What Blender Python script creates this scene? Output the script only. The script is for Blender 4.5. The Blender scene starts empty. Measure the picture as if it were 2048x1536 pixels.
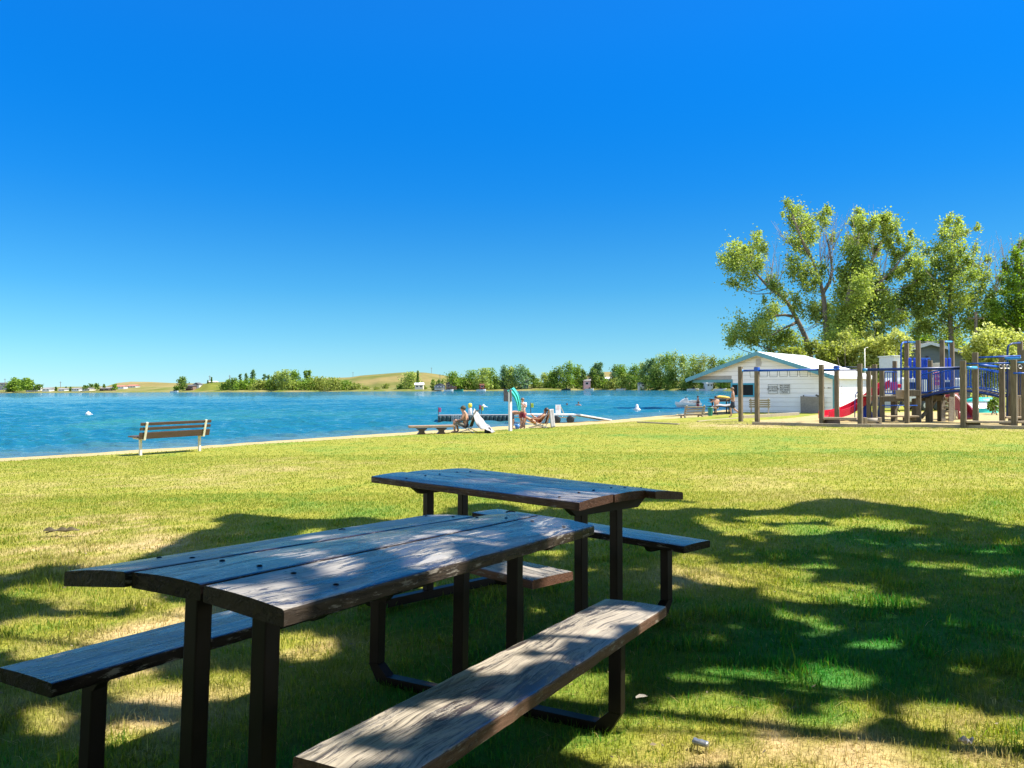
import bpy, bmesh, math, random
import numpy as np
from mathutils import Vector, Matrix, Euler

random.seed(7)
RNG = np.random.default_rng(11)
SC = bpy.context.scene
COL = SC.collection
R = math.radians
V = Vector

# ------------------------------------------------------------------ camera
FPX = 1500.0                      # focal length in pixels of a 2048 wide picture
CAM_Z = 2.0                       # the lake surface is z = 0
PITCH, ROLL = R(0.23), R(0.35)
_fwd = V((0, math.cos(PITCH), math.sin(PITCH)))
_up0 = V((0, -math.sin(PITCH), math.cos(PITCH)))
_rt0 = V((1, 0, 0))
RT = _rt0 * math.cos(ROLL) - _up0 * math.sin(ROLL)
UP = _rt0 * math.sin(ROLL) + _up0 * math.cos(ROLL)
FW = _fwd
CAM = V((0, 0, CAM_Z))
cam_data = bpy.data.cameras.new('camera')
cam = bpy.data.objects.new('camera', cam_data)
COL.objects.link(cam)
cam.matrix_world = Matrix(((RT.x, UP.x, -FW.x, CAM.x), (RT.y, UP.y, -FW.y, CAM.y), (RT.z, UP.z, -FW.z, CAM.z), (0, 0, 0, 1)))
cam_data.sensor_width = 36
cam_data.lens = 36 * FPX / 2048
cam_data.clip_start = 0.05
cam_data.clip_end = 9000
SC.camera = cam


def at(u, v, y):
    """world point seen at picture position (u, v) and lying y metres ahead"""
    d = RT * ((u - 1024) / FPX) - UP * ((v - 768) / FPX) + FW
    return CAM + d * (y / d.y)


def xat(u, y):
    return at(u, 774, y).x


# ------------------------------------------------------------------ properties
def tag(o, label=None, cat=None, group=None, kind=None):
    if label: o['label'] = label
    if cat: o['category'] = cat
    if group: o['group'] = group
    if kind: o['kind'] = kind
    return o


def thing(name, label, cat, loc=(0, 0, 0), rz=0.0, group=None):
    o = bpy.data.objects.new(name, None)
    o.empty_display_size = 0.1
    COL.objects.link(o)
    o.location = loc
    o.rotation_euler = (0, 0, rz)
    return tag(o, label, cat, group)


def copy_tree(o, parent=None):
    c = o.copy()
    COL.objects.link(c)
    c.parent = parent
    for ch in list(o.children):
        copy_tree(ch, c)
    return c


# ------------------------------------------------------------------ mesh builder
class MB:
    def __init__(s):
        s.v = []; s.f = []

    def add(s, vs, fs):
        b = len(s.v)
        s.v += [tuple(p) for p in vs]
        s.f += [tuple(i + b for i in f) for f in fs]
        return s

    def box(s, c, size, rz=0.0, rot=None):
        hx, hy, hz = size[0] / 2, size[1] / 2, size[2] / 2
        m = rot if rot is not None else Matrix.Rotation(rz, 3, 'Z')
        c = V(c)
        vs = [c + m @ V((x * hx, y * hy, z * hz)) for x in (-1, 1) for y in (-1, 1) for z in (-1, 1)]
        return s.add(vs, [(0, 1, 3, 2), (4, 6, 7, 5), (0, 4, 5, 1), (2, 3, 7, 6), (0, 2, 6, 4), (1, 5, 7, 3)])

    def bar(s, a, b, w, h, up=(0, 0, 1)):
        a, b = V(a), V(b)
        d = (b - a)
        L = d.length
        d.normalize()
        up = V(up)
        if abs(d.dot(up)) > 0.98: up = V((1, 0, 0)) if abs(d.x) < 0.9 else V((0, 1, 0))
        sd = d.cross(up).normalized()
        u = sd.cross(d).normalized()
        m = Matrix((sd, d, u)).transposed()
        return s.box((a + b) / 2, (w, L, h), rot=m)

    def tube(s, pts, r, n=8, cap=True):
        pts = [V(p) for p in pts]
        k = len(pts)
        rs = r if isinstance(r, (list, tuple)) else [r] * k
        b = len(s.v)
        prev = None
        for i, p in enumerate(pts):
            d = (pts[min(i + 1, k - 1)] - pts[max(i - 1, 0)])
            if d.length < 1e-9: d = V((0, 0, 1))
            d.normalize()
            if prev is None:
                ref = V((0, 0, 1)) if abs(d.z) < 0.9 else V((1, 0, 0))
                a = d.cross(ref).normalized()
            else:
                a = (prev - d * prev.dot(d))
                if a.length < 1e-6: a = d.cross(V((1, 0, 0)))
                a.normalize()
            prev = a
            c = d.cross(a)
            for j in range(n):
                t = 2 * math.pi * j / n
                s.v.append(tuple(p + (a * math.cos(t) + c * math.sin(t)) * rs[i]))
        for i in range(k - 1):
            for j in range(n):
                j2 = (j + 1) % n
                s.f.append((b + i * n + j, b + i * n + j2, b + (i + 1) * n + j2, b + (i + 1) * n + j))
        if cap:
            s.f.append(tuple(b + j for j in range(n))[::-1])
            s.f.append(tuple(b + (k - 1) * n + j for j in range(n)))
        return s

    def lathe(s, prof, c=(0, 0, 0), n=16, axis='Z'):
        """prof: list of (radius, height)"""
        c = V(c)
        b = len(s.v)
        for r, h in prof:
            for j in range(n):
                t = 2 * math.pi * j / n
                p = V((r * math.cos(t), r * math.sin(t), h))
                if axis == 'X': p = V((p.z, p.x, p.y))
                if axis == 'Y': p = V((p.x, p.z, p.y))
                s.v.append(tuple(c + p))
        for i in range(len(prof) - 1):
            for j in range(n):
                j2 = (j + 1) % n
                s.f.append((b + i * n + j, b + i * n + j2, b + (i + 1) * n + j2, b + (i + 1) * n + j))
        s.f.append(tuple(b + j for j in range(n))[::-1])
        s.f.append(tuple(b + (len(prof) - 1) * n + j for j in range(n)))
        return s

    def prism(s, poly, a, b, fn):
        """poly of 2-D points extruded between a and b; fn(p, t) -> xyz"""
        n = len(poly)
        vs = [fn(p, a) for p in poly] + [fn(p, b) for p in poly]
        fs = [tuple(range(n))[::-1], tuple(range(n, 2 * n))]
        fs += [(i, (i + 1) % n, n + (i + 1) % n, n + i) for i in range(n)]
        return s.add(vs, fs)

    def sheet(s, fn, nu, nv, th=0.0):
        """grid fn(i/nu, j/nv) -> xyz, given a thickness along its normals when th > 0"""
        P = [[V(fn(i / nu, j / nv)) for j in range(nv + 1)] for i in range(nu + 1)]
        w = nv + 1
        idx = lambda i, j: i * w + j
        fs = [(idx(i, j), idx(i + 1, j), idx(i + 1, j + 1), idx(i, j + 1)) for i in range(nu) for j in range(nv)]
        if th <= 0:
            return s.add([p for r in P for p in r], fs)
        N = []
        for i in range(nu + 1):
            for j in range(nv + 1):
                du = P[min(i + 1, nu)][j] - P[max(i - 1, 0)][j]
                dv = P[i][min(j + 1, nv)] - P[i][max(j - 1, 0)]
                n = du.cross(dv)
                N.append(n.normalized() if n.length > 1e-9 else V((0, 0, 1)))
        fl = [p for r in P for p in r]
        m = len(fl)
        vs = [p + n * th / 2 for p, n in zip(fl, N)] + [p - n * th / 2 for p, n in zip(fl, N)]
        F = list(fs) + [tuple(m + k for k in f[::-1]) for f in fs]
        rim = [idx(i, 0) for i in range(nu + 1)] + [idx(nu, j) for j in range(1, nv + 1)] + \
              [idx(i, nv) for i in range(nu - 1, -1, -1)] + [idx(0, j) for j in range(nv - 1, 0, -1)]
        for a, b in zip(rim, rim[1:] + rim[:1]):
            F.append((b, a, m + a, m + b))
        return s.add(vs, F)

    def build(s, name, mat, parent=None, bevel=0.0, smooth=False, sub=0):
        me = bpy.data.meshes.new(name)
        me.from_pydata(s.v, [], s.f)
        me.validate()
        if smooth:
            me.polygons.foreach_set('use_smooth', [True] * len(me.polygons))
        me.update()
        bm = bmesh.new(); bm.from_mesh(me)
        bmesh.ops.recalc_face_normals(bm, faces=bm.faces)
        bm.to_mesh(me); bm.free()
        if mat: me.materials.append(mat)
        o = bpy.data.objects.new(name, me)
        COL.objects.link(o)
        if parent: o.parent = parent
        if bevel > 0:
            md = o.modifiers.new('bevel', 'BEVEL')
            md.width = bevel; md.segments = 2; md.limit_method = 'ANGLE'; md.angle_limit = R(40)
        if sub:
            md = o.modifiers.new('sub', 'SUBSURF'); md.levels = sub; md.render_levels = sub
        return o


def np_mesh(name, verts, loops, starts, totals, mat, parent=None, col=None, smooth=False):
    me = bpy.data.meshes.new(name)
    nv, nl, nf = len(verts), len(loops), len(starts)
    me.vertices.add(nv)
    me.vertices.foreach_set('co', np.ascontiguousarray(verts, dtype=np.float32).ravel())
    me.loops.add(nl)
    me.loops.foreach_set('vertex_index', np.ascontiguousarray(loops, dtype=np.int32))
    me.polygons.add(nf)
    me.polygons.foreach_set('loop_start', np.ascontiguousarray(starts, dtype=np.int32))
    try:
        me.polygons.foreach_set('loop_total', np.ascontiguousarray(totals, dtype=np.int32))
    except Exception:
        pass
    me.polygons.foreach_set('use_smooth', np.full(nf, smooth))
    me.update(calc_edges=True)
    if col is not None:
        a = me.attributes.new('tint', 'FLOAT_COLOR', 'POINT')
        c4 = np.ones((nv, 4), np.float32); c4[:, :3] = col
        a.data.foreach_set('color', c4.ravel())
    if mat: me.materials.append(mat)
    o = bpy.data.objects.new(name, me)
    COL.objects.link(o)
    if parent: o.parent = parent
    return o


def grid_mesh(name, P, mat, parent=None, col=None, smooth=True):
    """P: (n, m, 3) array"""
    n, m = P.shape[:2]
    i, j = np.meshgrid(np.arange(n - 1), np.arange(m - 1), indexing='ij')
    a = (i * m + j).ravel()
    q = np.stack([a, a + m, a + m + 1, a + 1], 1)
    st = np.arange(len(q)) * 4
    return np_mesh(name, P.reshape(-1, 3), q.ravel(), st, np.full(len(q), 4), mat, parent,
                   None if col is None else col.reshape(-1, 3), smooth)


# ------------------------------------------------------------------ numpy value noise
def _hash(ix, iy, seed):
    h = (ix.astype(np.int64) * 374761393 + iy.astype(np.int64) * 668265263 + seed * 974634777) & 0xFFFFFFFF
    h = ((h ^ (h >> 13)) * 1274126177) & 0xFFFFFFFF
    h = h ^ (h >> 16)
    return (h & 0xFFFF) / 65535.0


def vnoise(x, y, s=1.0, seed=0):
    x = np.asarray(x, float) / s; y = np.asarray(y, float) / s
    ix, iy = np.floor(x), np.floor(y)
    fx, fy = x - ix, y - iy
    fx = fx * fx * (3 - 2 * fx); fy = fy * fy * (3 - 2 * fy)
    a = _hash(ix, iy, seed); b = _hash(ix + 1, iy, seed); c = _hash(ix, iy + 1, seed); d = _hash(ix + 1, iy + 1, seed)
    return (a * (1 - fx) + b * fx) * (1 - fy) + (c * (1 - fx) + d * fx) * fy


def fbm(x, y, s=1.0, seed=0, oct=3):
    t = 0; amp = 1; tot = 0
    for k in range(oct):
        t = t + amp * vnoise(x, y, s / 2 ** k, seed + k * 17); tot += amp; amp *= 0.55
    return t / tot


# ------------------------------------------------------------------ materials
def new_mat(name):
    m = bpy.data.materials.new(name)
    m.use_nodes = True
    nt = m.node_tree
    for n in list(nt.nodes): nt.nodes.remove(n)
    out = nt.nodes.new('ShaderNodeOutputMaterial')
    return m, nt, out


def nd(nt, typ, **kw):
    n = nt.nodes.new(typ)
    for k, val in kw.items(): setattr(n, k, val)
    return n


def ramp(nt, fac, stops, interp='LINEAR'):
    r = nd(nt, 'ShaderNodeValToRGB')
    r.color_ramp.interpolation = interp
    e = r.color_ramp.elements
    e[0].position, e[1].position = stops[0][0], stops[-1][0]
    for i, (p, c) in enumerate(stops):
        el = e[0] if i == 0 else (e[len(e) - 1] if i == len(stops) - 1 else e.new(p))
        el.color = (c[0], c[1], c[2], 1) if not isinstance(c, (int, float)) else (c, c, c, 1)
    nt.links.new(fac, r.inputs[0])
    return r


def noise(nt, co, scale, detail=4, rough=0.55, dist=0.0):
    n = nd(nt, 'ShaderNodeTexNoise')
    n.inputs['Scale'].default_value = scale
    n.inputs['Detail'].default_value = detail
    n.inputs['Roughness'].default_value = rough
    n.inputs['Distortion'].default_value = dist
    nt.links.new(co, n.inputs['Vector'])
    return n


def coords(nt, scale=(1, 1, 1), kind='Object'):
    tc = nd(nt, 'ShaderNodeTexCoord')
    mp = nd(nt, 'ShaderNodeMapping')
    mp.inputs['Scale'].default_value = scale
    nt.links.new(tc.outputs[kind], mp.inputs['Vector'])
    return mp.outputs[0]


def mix(nt, fac, a, b, blend='MIX'):
    m = nd(nt, 'ShaderNodeMix', data_type='RGBA', blend_type=blend)
    def put(sock, val):
        if isinstance(val, (tuple, list)): sock.default_value = (val[0], val[1], val[2], 1)
        elif isinstance(val, (int, float)): sock.default_value = val
        else: nt.links.new(val, sock)
    put(m.inputs[0], fac); put(m.inputs[6], a); put(m.inputs[7], b)
    return m.outputs[2]


def bump(nt, h, strength=0.3, dist=0.01):
    b = nd(nt, 'ShaderNodeBump')
    b.inputs['Strength'].default_value = strength
    b.inputs['Distance'].default_value = dist
    nt.links.new(h, b.inputs['Height'])
    return b.outputs[0]


def surf(name, c1, c2=None, scale=3.0, stretch=(1, 1, 1), rough=0.6, bumps=0.15, bdist=0.004, metal=0.0, spec=0.5, lo=0.35, hi=0.65, fine=None):
    """two-tone noisy surface with a little relief"""
    m, nt, out = new_mat(name)
    p = nd(nt, 'ShaderNodeBsdfPrincipled')
    p.inputs['Metallic'].default_value = metal
    p.inputs['Specular IOR Level'].default_value = spec
    nt.links.new(p.outputs[0], out.inputs[0])
    c2 = c2 or tuple(x * 0.8 for x in c1)
    co = coords(nt, stretch)
    n = noise(nt, co, scale, 6, 0.6)
    r = ramp(nt, n.outputs[0], [(lo, c1), (hi, c2)])
    nt.links.new(r.outputs[0], p.inputs['Base Color'])
    rr = nd(nt, 'ShaderNodeMapRange')
    rr.inputs[3].default_value = max(0.05, rough - 0.1); rr.inputs[4].default_value = min(1, rough + 0.1)
    nt.links.new(n.outputs[0], rr.inputs[0])
    nt.links.new(rr.outputs[0], p.inputs['Roughness'])
    if bumps > 0:
        n2 = noise(nt, co, (fine or scale * 6), 5, 0.6)
        nt.links.new(bump(nt, n2.outputs[0], bumps, bdist), p.inputs['Normal'])
    return m


def tint_mat(name, transl=0.35, rough=0.6, var=0.0, spec=0.25):
    """foliage and grass: colour from the mesh's tint attribute, light passing through"""
    m, nt, out = new_mat(name)
    a = nd(nt, 'ShaderNodeAttribute', attribute_name='tint')
    p = nd(nt, 'ShaderNodeBsdfPrincipled')
    p.inputs['Roughness'].default_value = rough
    p.inputs['Specular IOR Level'].default_value = spec
    nt.links.new(a.outputs['Color'], p.inputs['Base Color'])
    t = nd(nt, 'ShaderNodeBsdfTranslucent')
    hs = nd(nt, 'ShaderNodeHueSaturation')
    hs.inputs['Saturation'].default_value = 1.1; hs.inputs['Value'].default_value = 1.25
    nt.links.new(a.outputs['Color'], hs.inputs['Color'])
    nt.links.new(hs.outputs[0], t.inputs['Color'])
    mx = nd(nt, 'ShaderNodeMixShader'); mx.inputs[0].default_value = transl
    nt.links.new(p.outputs[0], mx.inputs[1]); nt.links.new(t.outputs[0], mx.inputs[2])
    nt.links.new(mx.outputs[0], out.inputs[0])
    return m

# ------------------------------------------------------------------ ground shape
_py = np.array([-40, -10, 0, 1.9, 3, 4, 5, 10, 17, 30, 45, 80, 200, 500])
_pz = np.array([1.6, 1.15, 0.872, 0.765, 0.703, 0.694, 0.68, 0.59, 0.48, 0.405, 0.375, 0.40, 0.55, 0.8])
_dy = np.linspace(-40, 500, 10801)
_dz = np.interp(_dy, _py, _pz)
_k = np.hanning(41); _k /= _k.sum()
_dzs = np.convolve(np.pad(_dz, 20, mode='edge'), _k, 'valid')


def gz_np(x, y):
    z = np.interp(y, _dy, _dzs)
    far = np.clip((np.asarray(y) - 6) / 10, 0, 1)
    return z + (0.008 + 0.02 * far) * (vnoise(x, y, 2.3, 3) - 0.5) + 0.05 * far * (vnoise(x, y, 9.0, 4) - 0.5)


def gz(x, y):
    return float(gz_np(np.array([x]), np.array([y]))[0])


def ground(u, y):
    x = xat(u, y)
    return V((x, y, gz(x, y)))


# grass edge and waterline, as y over x
_ex = np.array([-80, -30, -11, -7.1, -3.8, -0.3, 4.8, 10, 13, 16, 20, 30, 60, 95, 200])
_ey = np.array([-66, -6.5, 16, 20.6, 24.4, 27.9, 33.4, 39.3, 44, 49, 56, 85, 180, 300, 420])
_wx = np.array([-80, -15, -9.7, -0.6, 6.2, 11.4, 16, 20, 25, 36, 62, 95, 200])
_wy = np.array([-58, 22, 28, 38.3, 45.2, 52.6, 59, 66, 78, 108, 195, 315, 440])


def E_edge(x):
    return np.interp(x, _ex, _ey) + 0.25 * (vnoise(x, np.zeros_like(np.asarray(x, float)), 1.3, 9) - 0.5)


def W_edge(x):
    return np.interp(x, _wx, _wy) + 0.5 * (vnoise(x, np.zeros_like(np.asarray(x, float)), 3.0, 19) - 0.5)


def sand_z(x, y):
    """height of the beach between the grass edge and the lake bed"""
    e, w = E_edge(x), W_edge(x)
    t = (y - e) / np.maximum(w - e, 0.5)
    ze = gz_np(x, np.minimum(y, e)) - 0.03
    return np.where(t < 0, ze, np.where(t < 1, ze * (1 - t) ** 1.15, -0.10 * (y - w)))


def beach_z(x, y):
    return float(sand_z(np.array([float(x)]), np.array([float(y)]))[0])


# ------------------------------------------------------------------ where the lawn is dry
_spots = [(-3.4, 6.2, 1.5, .45), (-2.1, 4.1, .8, .75), (-1.6, 4.4, .5, .5), (1.0, 2.5, .55, 1.0), (1.75, 2.6, .5, .9), (0.35, 2.35, .3, .6),
          (-1.35, 2.9, .35, .9), (-1.0, 3.6, .35, .6), (1.3, 5.2, .45, .7), (-7, 10.5, 3, .35), (-4.2, 7.8, 1.0, .4), (-1.9, 3.2, .35, .8), (2.2, 2.9, .5, .6),
          (3.5, 12, 2.5, .25), (9, 30, 3, .5), (14, 29, 5, .4), (20, 27, 5, .4), (-5, 14, 2.5, .3), (0.5, 5.9, .6, .3)]


def dryness(x, y):
    d = 0.50 * fbm(x, y, 1.6, 31, 3) + 0.34 * fbm(x, y, 0.35, 37, 2) + 0.22 * fbm(x, y, 6.0, 41, 2)
    d = d - 0.23 - 0.16 * np.clip((9 - y) / 5, 0, 1)
    for sx, sy, r, a in _spots:
        q = np.exp(-(((x - sx) ** 2 + (y - sy) ** 2) / (r * r)))
        d = d + .62 * a * q * (0.3 + 1.3 * vnoise(x, y, 0.16, 43))
    far = np.clip((y - 6.5) / 4, 0, 1)
    d = d * (1 - far) + far * (0.30 + 0.70 * (d - 0.26))
    return np.clip(d, 0, 1)


LUSH = np.array([.036, .198, .030]); YEL = np.array([.235, .255, .034]); STRAW = np.array([.42, .345, .155])


def lawn_tint(d, n):
    """dryness 0..1 and a random 0..1 to a grass colour"""
    d = d[:, None]; n = n[:, None]
    a = np.clip(d / 0.36, 0, 1); b = np.clip((d - 0.42) / 0.4, 0, 1)
    c = LUSH * (1 - a) + YEL * a
    c = c * (1 - b) + STRAW * b
    return c * (0.55 + 0.9 * n)


def build_lawn():
    s = np.linspace(-1, 1, 420)
    xs = 9 * np.sinh(s * 3.4)          # about -135 .. 135
    xs = xs[(xs > -75) & (xs < 150)]
    t = np.linspace(0, 1, 460) ** 1.9
    P = np.zeros((len(xs), len(t), 3)); C = np.zeros_like(P)
    for i, x in enumerate(xs):
        e = E_edge(np.array([x]))[0]
        y0 = -12 if e > -8 else e - 6
        y = y0 + (e - y0) * t if e < 120 else y0 + (e - y0) * t
        X = np.full_like(y, x)
        P[i, :, 0] = x; P[i, :, 1] = y; P[i, :, 2] = gz_np(X, y)
        d = dryness(X, y)
        C[i] = lawn_tint(np.clip(d + .03, 0, 1), 0.45 + 0.25 * vnoise(X, y, .08, 5)) * np.array([.92, .86, 1.0])
    P[:, -1, 2] -= 0.05
    m, nt, out = new_mat('lawn')
    p = nd(nt, 'ShaderNodeBsdfPrincipled')
    p.inputs['Roughness'].default_value = 0.9; p.inputs['Specular IOR Level'].default_value = 0.1
    a = nd(nt, 'ShaderNodeAttribute', attribute_name='tint')
    co = coords(nt)
    n1 = noise(nt, co, 22, 5, 0.7)
    n2 = noise(nt, co, 3.5, 5, 0.6)
    f = ramp(nt, n1.outputs[0], [(.3, (.72, .72, .72)), (.7, (1.2, 1.2, 1.17))])
    g = ramp(nt, n2.outputs[0], [(.35, (.86, .9, .8)), (.65, (1.12, 1.05, 1.1))])
    c = mix(nt, 1.0, a.outputs['Color'], f.outputs[0], 'MULTIPLY')
    c = mix(nt, 1.0, c, g.outputs[0], 'MULTIPLY')
    nt.links.new(c, p.inputs['Base Color'])
    nt.links.new(bump(nt, n1.outputs[0], .25, .02), p.inputs['Normal'])
    nt.links.new(p.outputs[0], out.inputs[0])
    o = grid_mesh('lawn', P, m, col=C)
    tag(o, kind='structure')
    return o


def blades(x, y, h, w, lean, seed, dd=None):
    rng = np.random.default_rng(seed)
    n = len(x)
    z = gz_np(x, y)
    d = np.clip(dryness(x, y) + rng.normal(0, .10, n), 0, 1) if dd is None else dd
    c = lawn_tint(d, .5 + (rng.random(n) - .5) * np.clip(1.25 - y / 12, .45, 1))
    ang = rng.random(n) * 2 * np.pi
    la = rng.random(n) * 2 * np.pi
    ll = np.abs(rng.normal(0, lean, n)) * h
    dx, dy = np.cos(ang) * w / 2, np.sin(ang) * w / 2
    lx, ly = np.cos(la) * ll, np.sin(la) * ll
    hz = np.sqrt(np.maximum(h * h - ll * ll, (0.25 * h) ** 2))
    Vv = np.zeros((n, 5, 3))
    Vv[:, 0] = np.stack([x - dx, y - dy, z - .006], 1)
    Vv[:, 1] = np.stack([x + dx, y + dy, z - .006], 1)
    Vv[:, 2] = np.stack([x + dx * .75 + lx * .35, y + dy * .75 + ly * .35, z + hz * .55], 1)
    Vv[:, 3] = np.stack([x - dx * .75 + lx * .35, y - dy * .75 + ly * .35, z + hz * .55], 1)
    Vv[:, 4] = np.stack([x + lx, y + ly, z + hz], 1)
    cc = np.repeat(c[:, None, :], 5, 1)
    return Vv, cc


def build_grass():
    rng = np.random.default_rng(5)
    VS, CS = [], []
    #        y0   y1   per m2  height  width  lean
    bands = [(2.0, 3.6, 14000, .030, .0026, 1.25), (3.6, 6.0, 7500, .028, .0037, 1.15), (6.0, 10.0, 3000, .025, .0055, .8),
             (10.0, 17.0, 900, .024, .0090, .8), (17.0, 34.0, 260, .022, .0150, .9)]
    for k, (y0, y1, den, hh, ww, lean) in enumerate(bands):
        area = 0.78 * (y1 * y1 - y0 * y0)
        n = int(den * (area + 2.6 * (y1 - y0)))
        y = np.sqrt(rng.random(n) * (y1 * y1 - y0 * y0) + y0 * y0)
        x = (rng.random(n) * 2 - 1) * (0.78 * y + 1.3)
        ok = y < E_edge(x) - .02
        # playground sand
        x, y = x[ok], y[ok]
        ok = ~in_sand(x, y)
        x, y = x[ok], y[ok]
        d0 = dryness(x, y)
        # tufts: taller in lush patches, thin where the ground is bare
        keep = rng.random(len(x)) < np.clip(1.25 - 0.75 * np.clip((d0 - .45) / .4, 0, 1), .2, 1)
        x, y, d0 = x[keep], y[keep], d0[keep]
        tuft = fbm(x, y, .25, 77, 2)
        near = np.clip((9.5 - y) / 3.5, 0, 1)
        h = hh * (0.55 + 0.75 * rng.random(len(x))) * (1 + near * (1.5 * np.clip((tuft - .62) / .2, 0, 1)) * (1 - .6 * d0))
        h *= np.where(rng.random(len(x)) < .02, 1.7, 1.0)
        w = ww * (0.6 + 0.8 * rng.random(len(x))) * np.where(near > .5, 1 + .5 * (tuft > .6), 1)
        a, c = blades(x, y, h, w, lean, 100 + k)
        VS.append(a); CS.append(c)
    # dead straw lying flat near the camera
    n = 26000
    y = np.sqrt(rng.random(n) * (49 - 4) + 4); x = (rng.random(n) * 2 - 1) * .78 * y
    d0 = dryness(x, y)
    k = rng.random(n) < np.clip(d0 * 1.6, 0.06, 1)
    x, y = x[k], y[k]
    a, c = blades(x, y, np.full(len(x), .05) * (0.6 + rng.random(len(x))), np.full(len(x), .0026), 1.4, 333,
                  np.clip(rng.normal(.85, .1, len(x)), 0, 1))
    a[:, :, 2] = np.minimum(a[:, :, 2], gz_np(x, y)[:, None] + .012) + .004
    VS.append(a); CS.append(c)
    # dry bits of leaf and bark lying in the turf
    n = 900
    y = np.sqrt(rng.random(n) * (60 - 4.4) + 4.4); x = (rng.random(n) * 2 - 1) * .76 * y
    k = 0.35 + .65 * vnoise(x, y, .5, 301) > .62
    x, y = x[k], y[k]; n = len(x)
    z = gz_np(x, y) + .018 + .008 * rng.random(n)
    a = rng.random(n) * 6.283; s = .005 + .011 * rng.random(n) ** 2; b = a + 1.4
    P4 = np.stack([np.stack([x - np.cos(a) * s, y - np.sin(a) * s, z], 1), np.stack([x - np.cos(b) * s * .5, y - np.sin(b) * s * .5, z + .006 * rng.random(n)], 1),
                   np.stack([x + np.cos(a) * s, y + np.sin(a) * s, z + .008 * rng.random(n)], 1), np.stack([x + np.cos(b) * s * .5, y + np.sin(b) * s * .5, z], 1)], 1)
    f = rng.random((n, 1))
    cl = np.array([[.10, .075, .04]]) * (1 - f) + np.array([[.26, .22, .15]]) * f
    lit = np_mesh('leaf_litter', P4.reshape(-1, 3), np.arange(n * 4), np.arange(n) * 4, np.full(n, 4), tint_mat('dry_litter', .1, .8), None, np.repeat(cl, 4, axis=0))
    tag(lit, 'small dry bits of leaf and bark scattered in the near grass', 'leaf litter', kind='stuff')
    Vv = np.concatenate(VS); cc = np.concatenate(CS)
    n = len(Vv)
    base = (np.arange(n) * 5)[:, None]
    loops = np.concatenate([base + np.array([[0, 1, 2, 3]]), base + np.array([[3, 2, 4]])], 1).ravel()
    starts = (np.arange(n)[:, None] * 7 + np.array([[0, 4]])).ravel()
    totals = np.tile([4, 3], n)
    o = np_mesh('grass', Vv.reshape(-1, 3), loops, starts, totals, tint_mat('grass_blade', .45, .65, spec=.2), None, cc.reshape(-1, 3))
    tag(o, 'short lawn grass, green with straw coloured patches', 'grass', kind='stuff')
    return o


# sand of the playground: polygon on the ground
SAND = [(ground(1500, 31.0).x, 30.6), (10.5, 33.2), (13.4, 36.2), (17.2, 41.4), (25, 43), (34, 40), (34, 25.0), (26, 25.2), (18.2, 26.3)]


def in_sand(x, y):
    ins = np.zeros(len(x), bool)
    j = len(SAND) - 1
    for i in range(len(SAND)):
        xi, yi = SAND[i]; xj, yj = SAND[j]
        c = ((yi > y) != (yj > y)) & (x < (xj - xi) * (y - yi) / (yj - yi + 1e-12) + xi)
        ins ^= c
        j = i
    return ins


def sand_mat(name, c1, c2):
    m, nt, out = new_mat(name)
    p = nd(nt, 'ShaderNodeBsdfPrincipled')
    p.inputs['Roughness'].default_value = 0.95; p.inputs['Specular IOR Level'].default_value = 0.1
    co = coords(nt)
    n1 = noise(nt, co, 1.3, 6, .65); n2 = noise(nt, co, 14, 5, .7)
    r = ramp(nt, n1.outputs[0], [(.3, c1), (.7, c2)])
    f = ramp(nt, n2.outputs[0], [(.3, (.78, .78, .78)), (.7, (1.1, 1.1, 1.1))])
    nt.links.new(mix(nt, 1.0, r.outputs[0], f.outputs[0], 'MULTIPLY'), p.inputs['Base Color'])
    nt.links.new(bump(nt, n2.outputs[0], .7, .05), p.inputs['Normal'])
    nt.links.new(p.outputs[0], out.inputs[0])
    return m


def build_sand():
    # beach
    xs = np.concatenate([np.linspace(-75, -20, 30), np.linspace(-19.5, 26, 190), np.linspace(27, 150, 60)])
    t = np.linspace(0, 1, 40)
    P = np.zeros((len(xs), len(t), 3))
    for i, x in enumerate(xs):
        X = np.array([x]); e = E_edge(X)[0] - .6; w = W_edge(X)[0] + 14
        y = e + (w - e) * t
        P[i, :, 0] = x; P[i, :, 1] = y
        XX = np.full_like(y, x)
        P[i, :, 2] = sand_z(XX, y) - np.where(y < E_edge(XX), .05, 0) + .03 * (vnoise(XX, y, .6, 51) - .5) * (y > e + .6)
    o = grid_mesh('beach', P, sand_mat('beach_sand', (.34, .265, .125), (.42, .335, .17)))
    tag(o, kind='structure')
    # play area sheet: a fine grid cut to the polygon
    xs = np.arange(7.5, 35, .3); ys = np.arange(24.6, 43.5, .3)
    X, Y = np.meshgrid(xs, ys, indexing='ij')
    ok = in_sand(X.ravel(), Y.ravel()).reshape(X.shape)
    Z = gz_np(X.ravel(), Y.ravel()).reshape(X.shape) + .03 + .05 * fbm(X.ravel(), Y.ravel(), .8, 61).reshape(X.shape)
    vs = np.stack([X, Y, Z], -1).reshape(-1, 3)
    n, m = X.shape
    quads = []
    for i in range(n - 1):
        for j in range(m - 1):
            if ok[i, j] and ok[i + 1, j] and ok[i, j + 1] and ok[i + 1, j + 1]:
                quads.append((i * m + j, (i + 1) * m + j, (i + 1) * m + j + 1, i * m + j + 1))
    q = np.array(quads)
    used = np.unique(q); remap = np.zeros(len(vs), int); remap[used] = np.arange(len(used))
    o = np_mesh('play_sand', vs[used], remap[q].ravel(), np.arange(len(q)) * 4, np.full(len(q), 4),
                sand_mat('play_sand', (.34, .262, .12), (.41, .325, .165)), smooth=True)
    tag(o, kind='structure')


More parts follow.
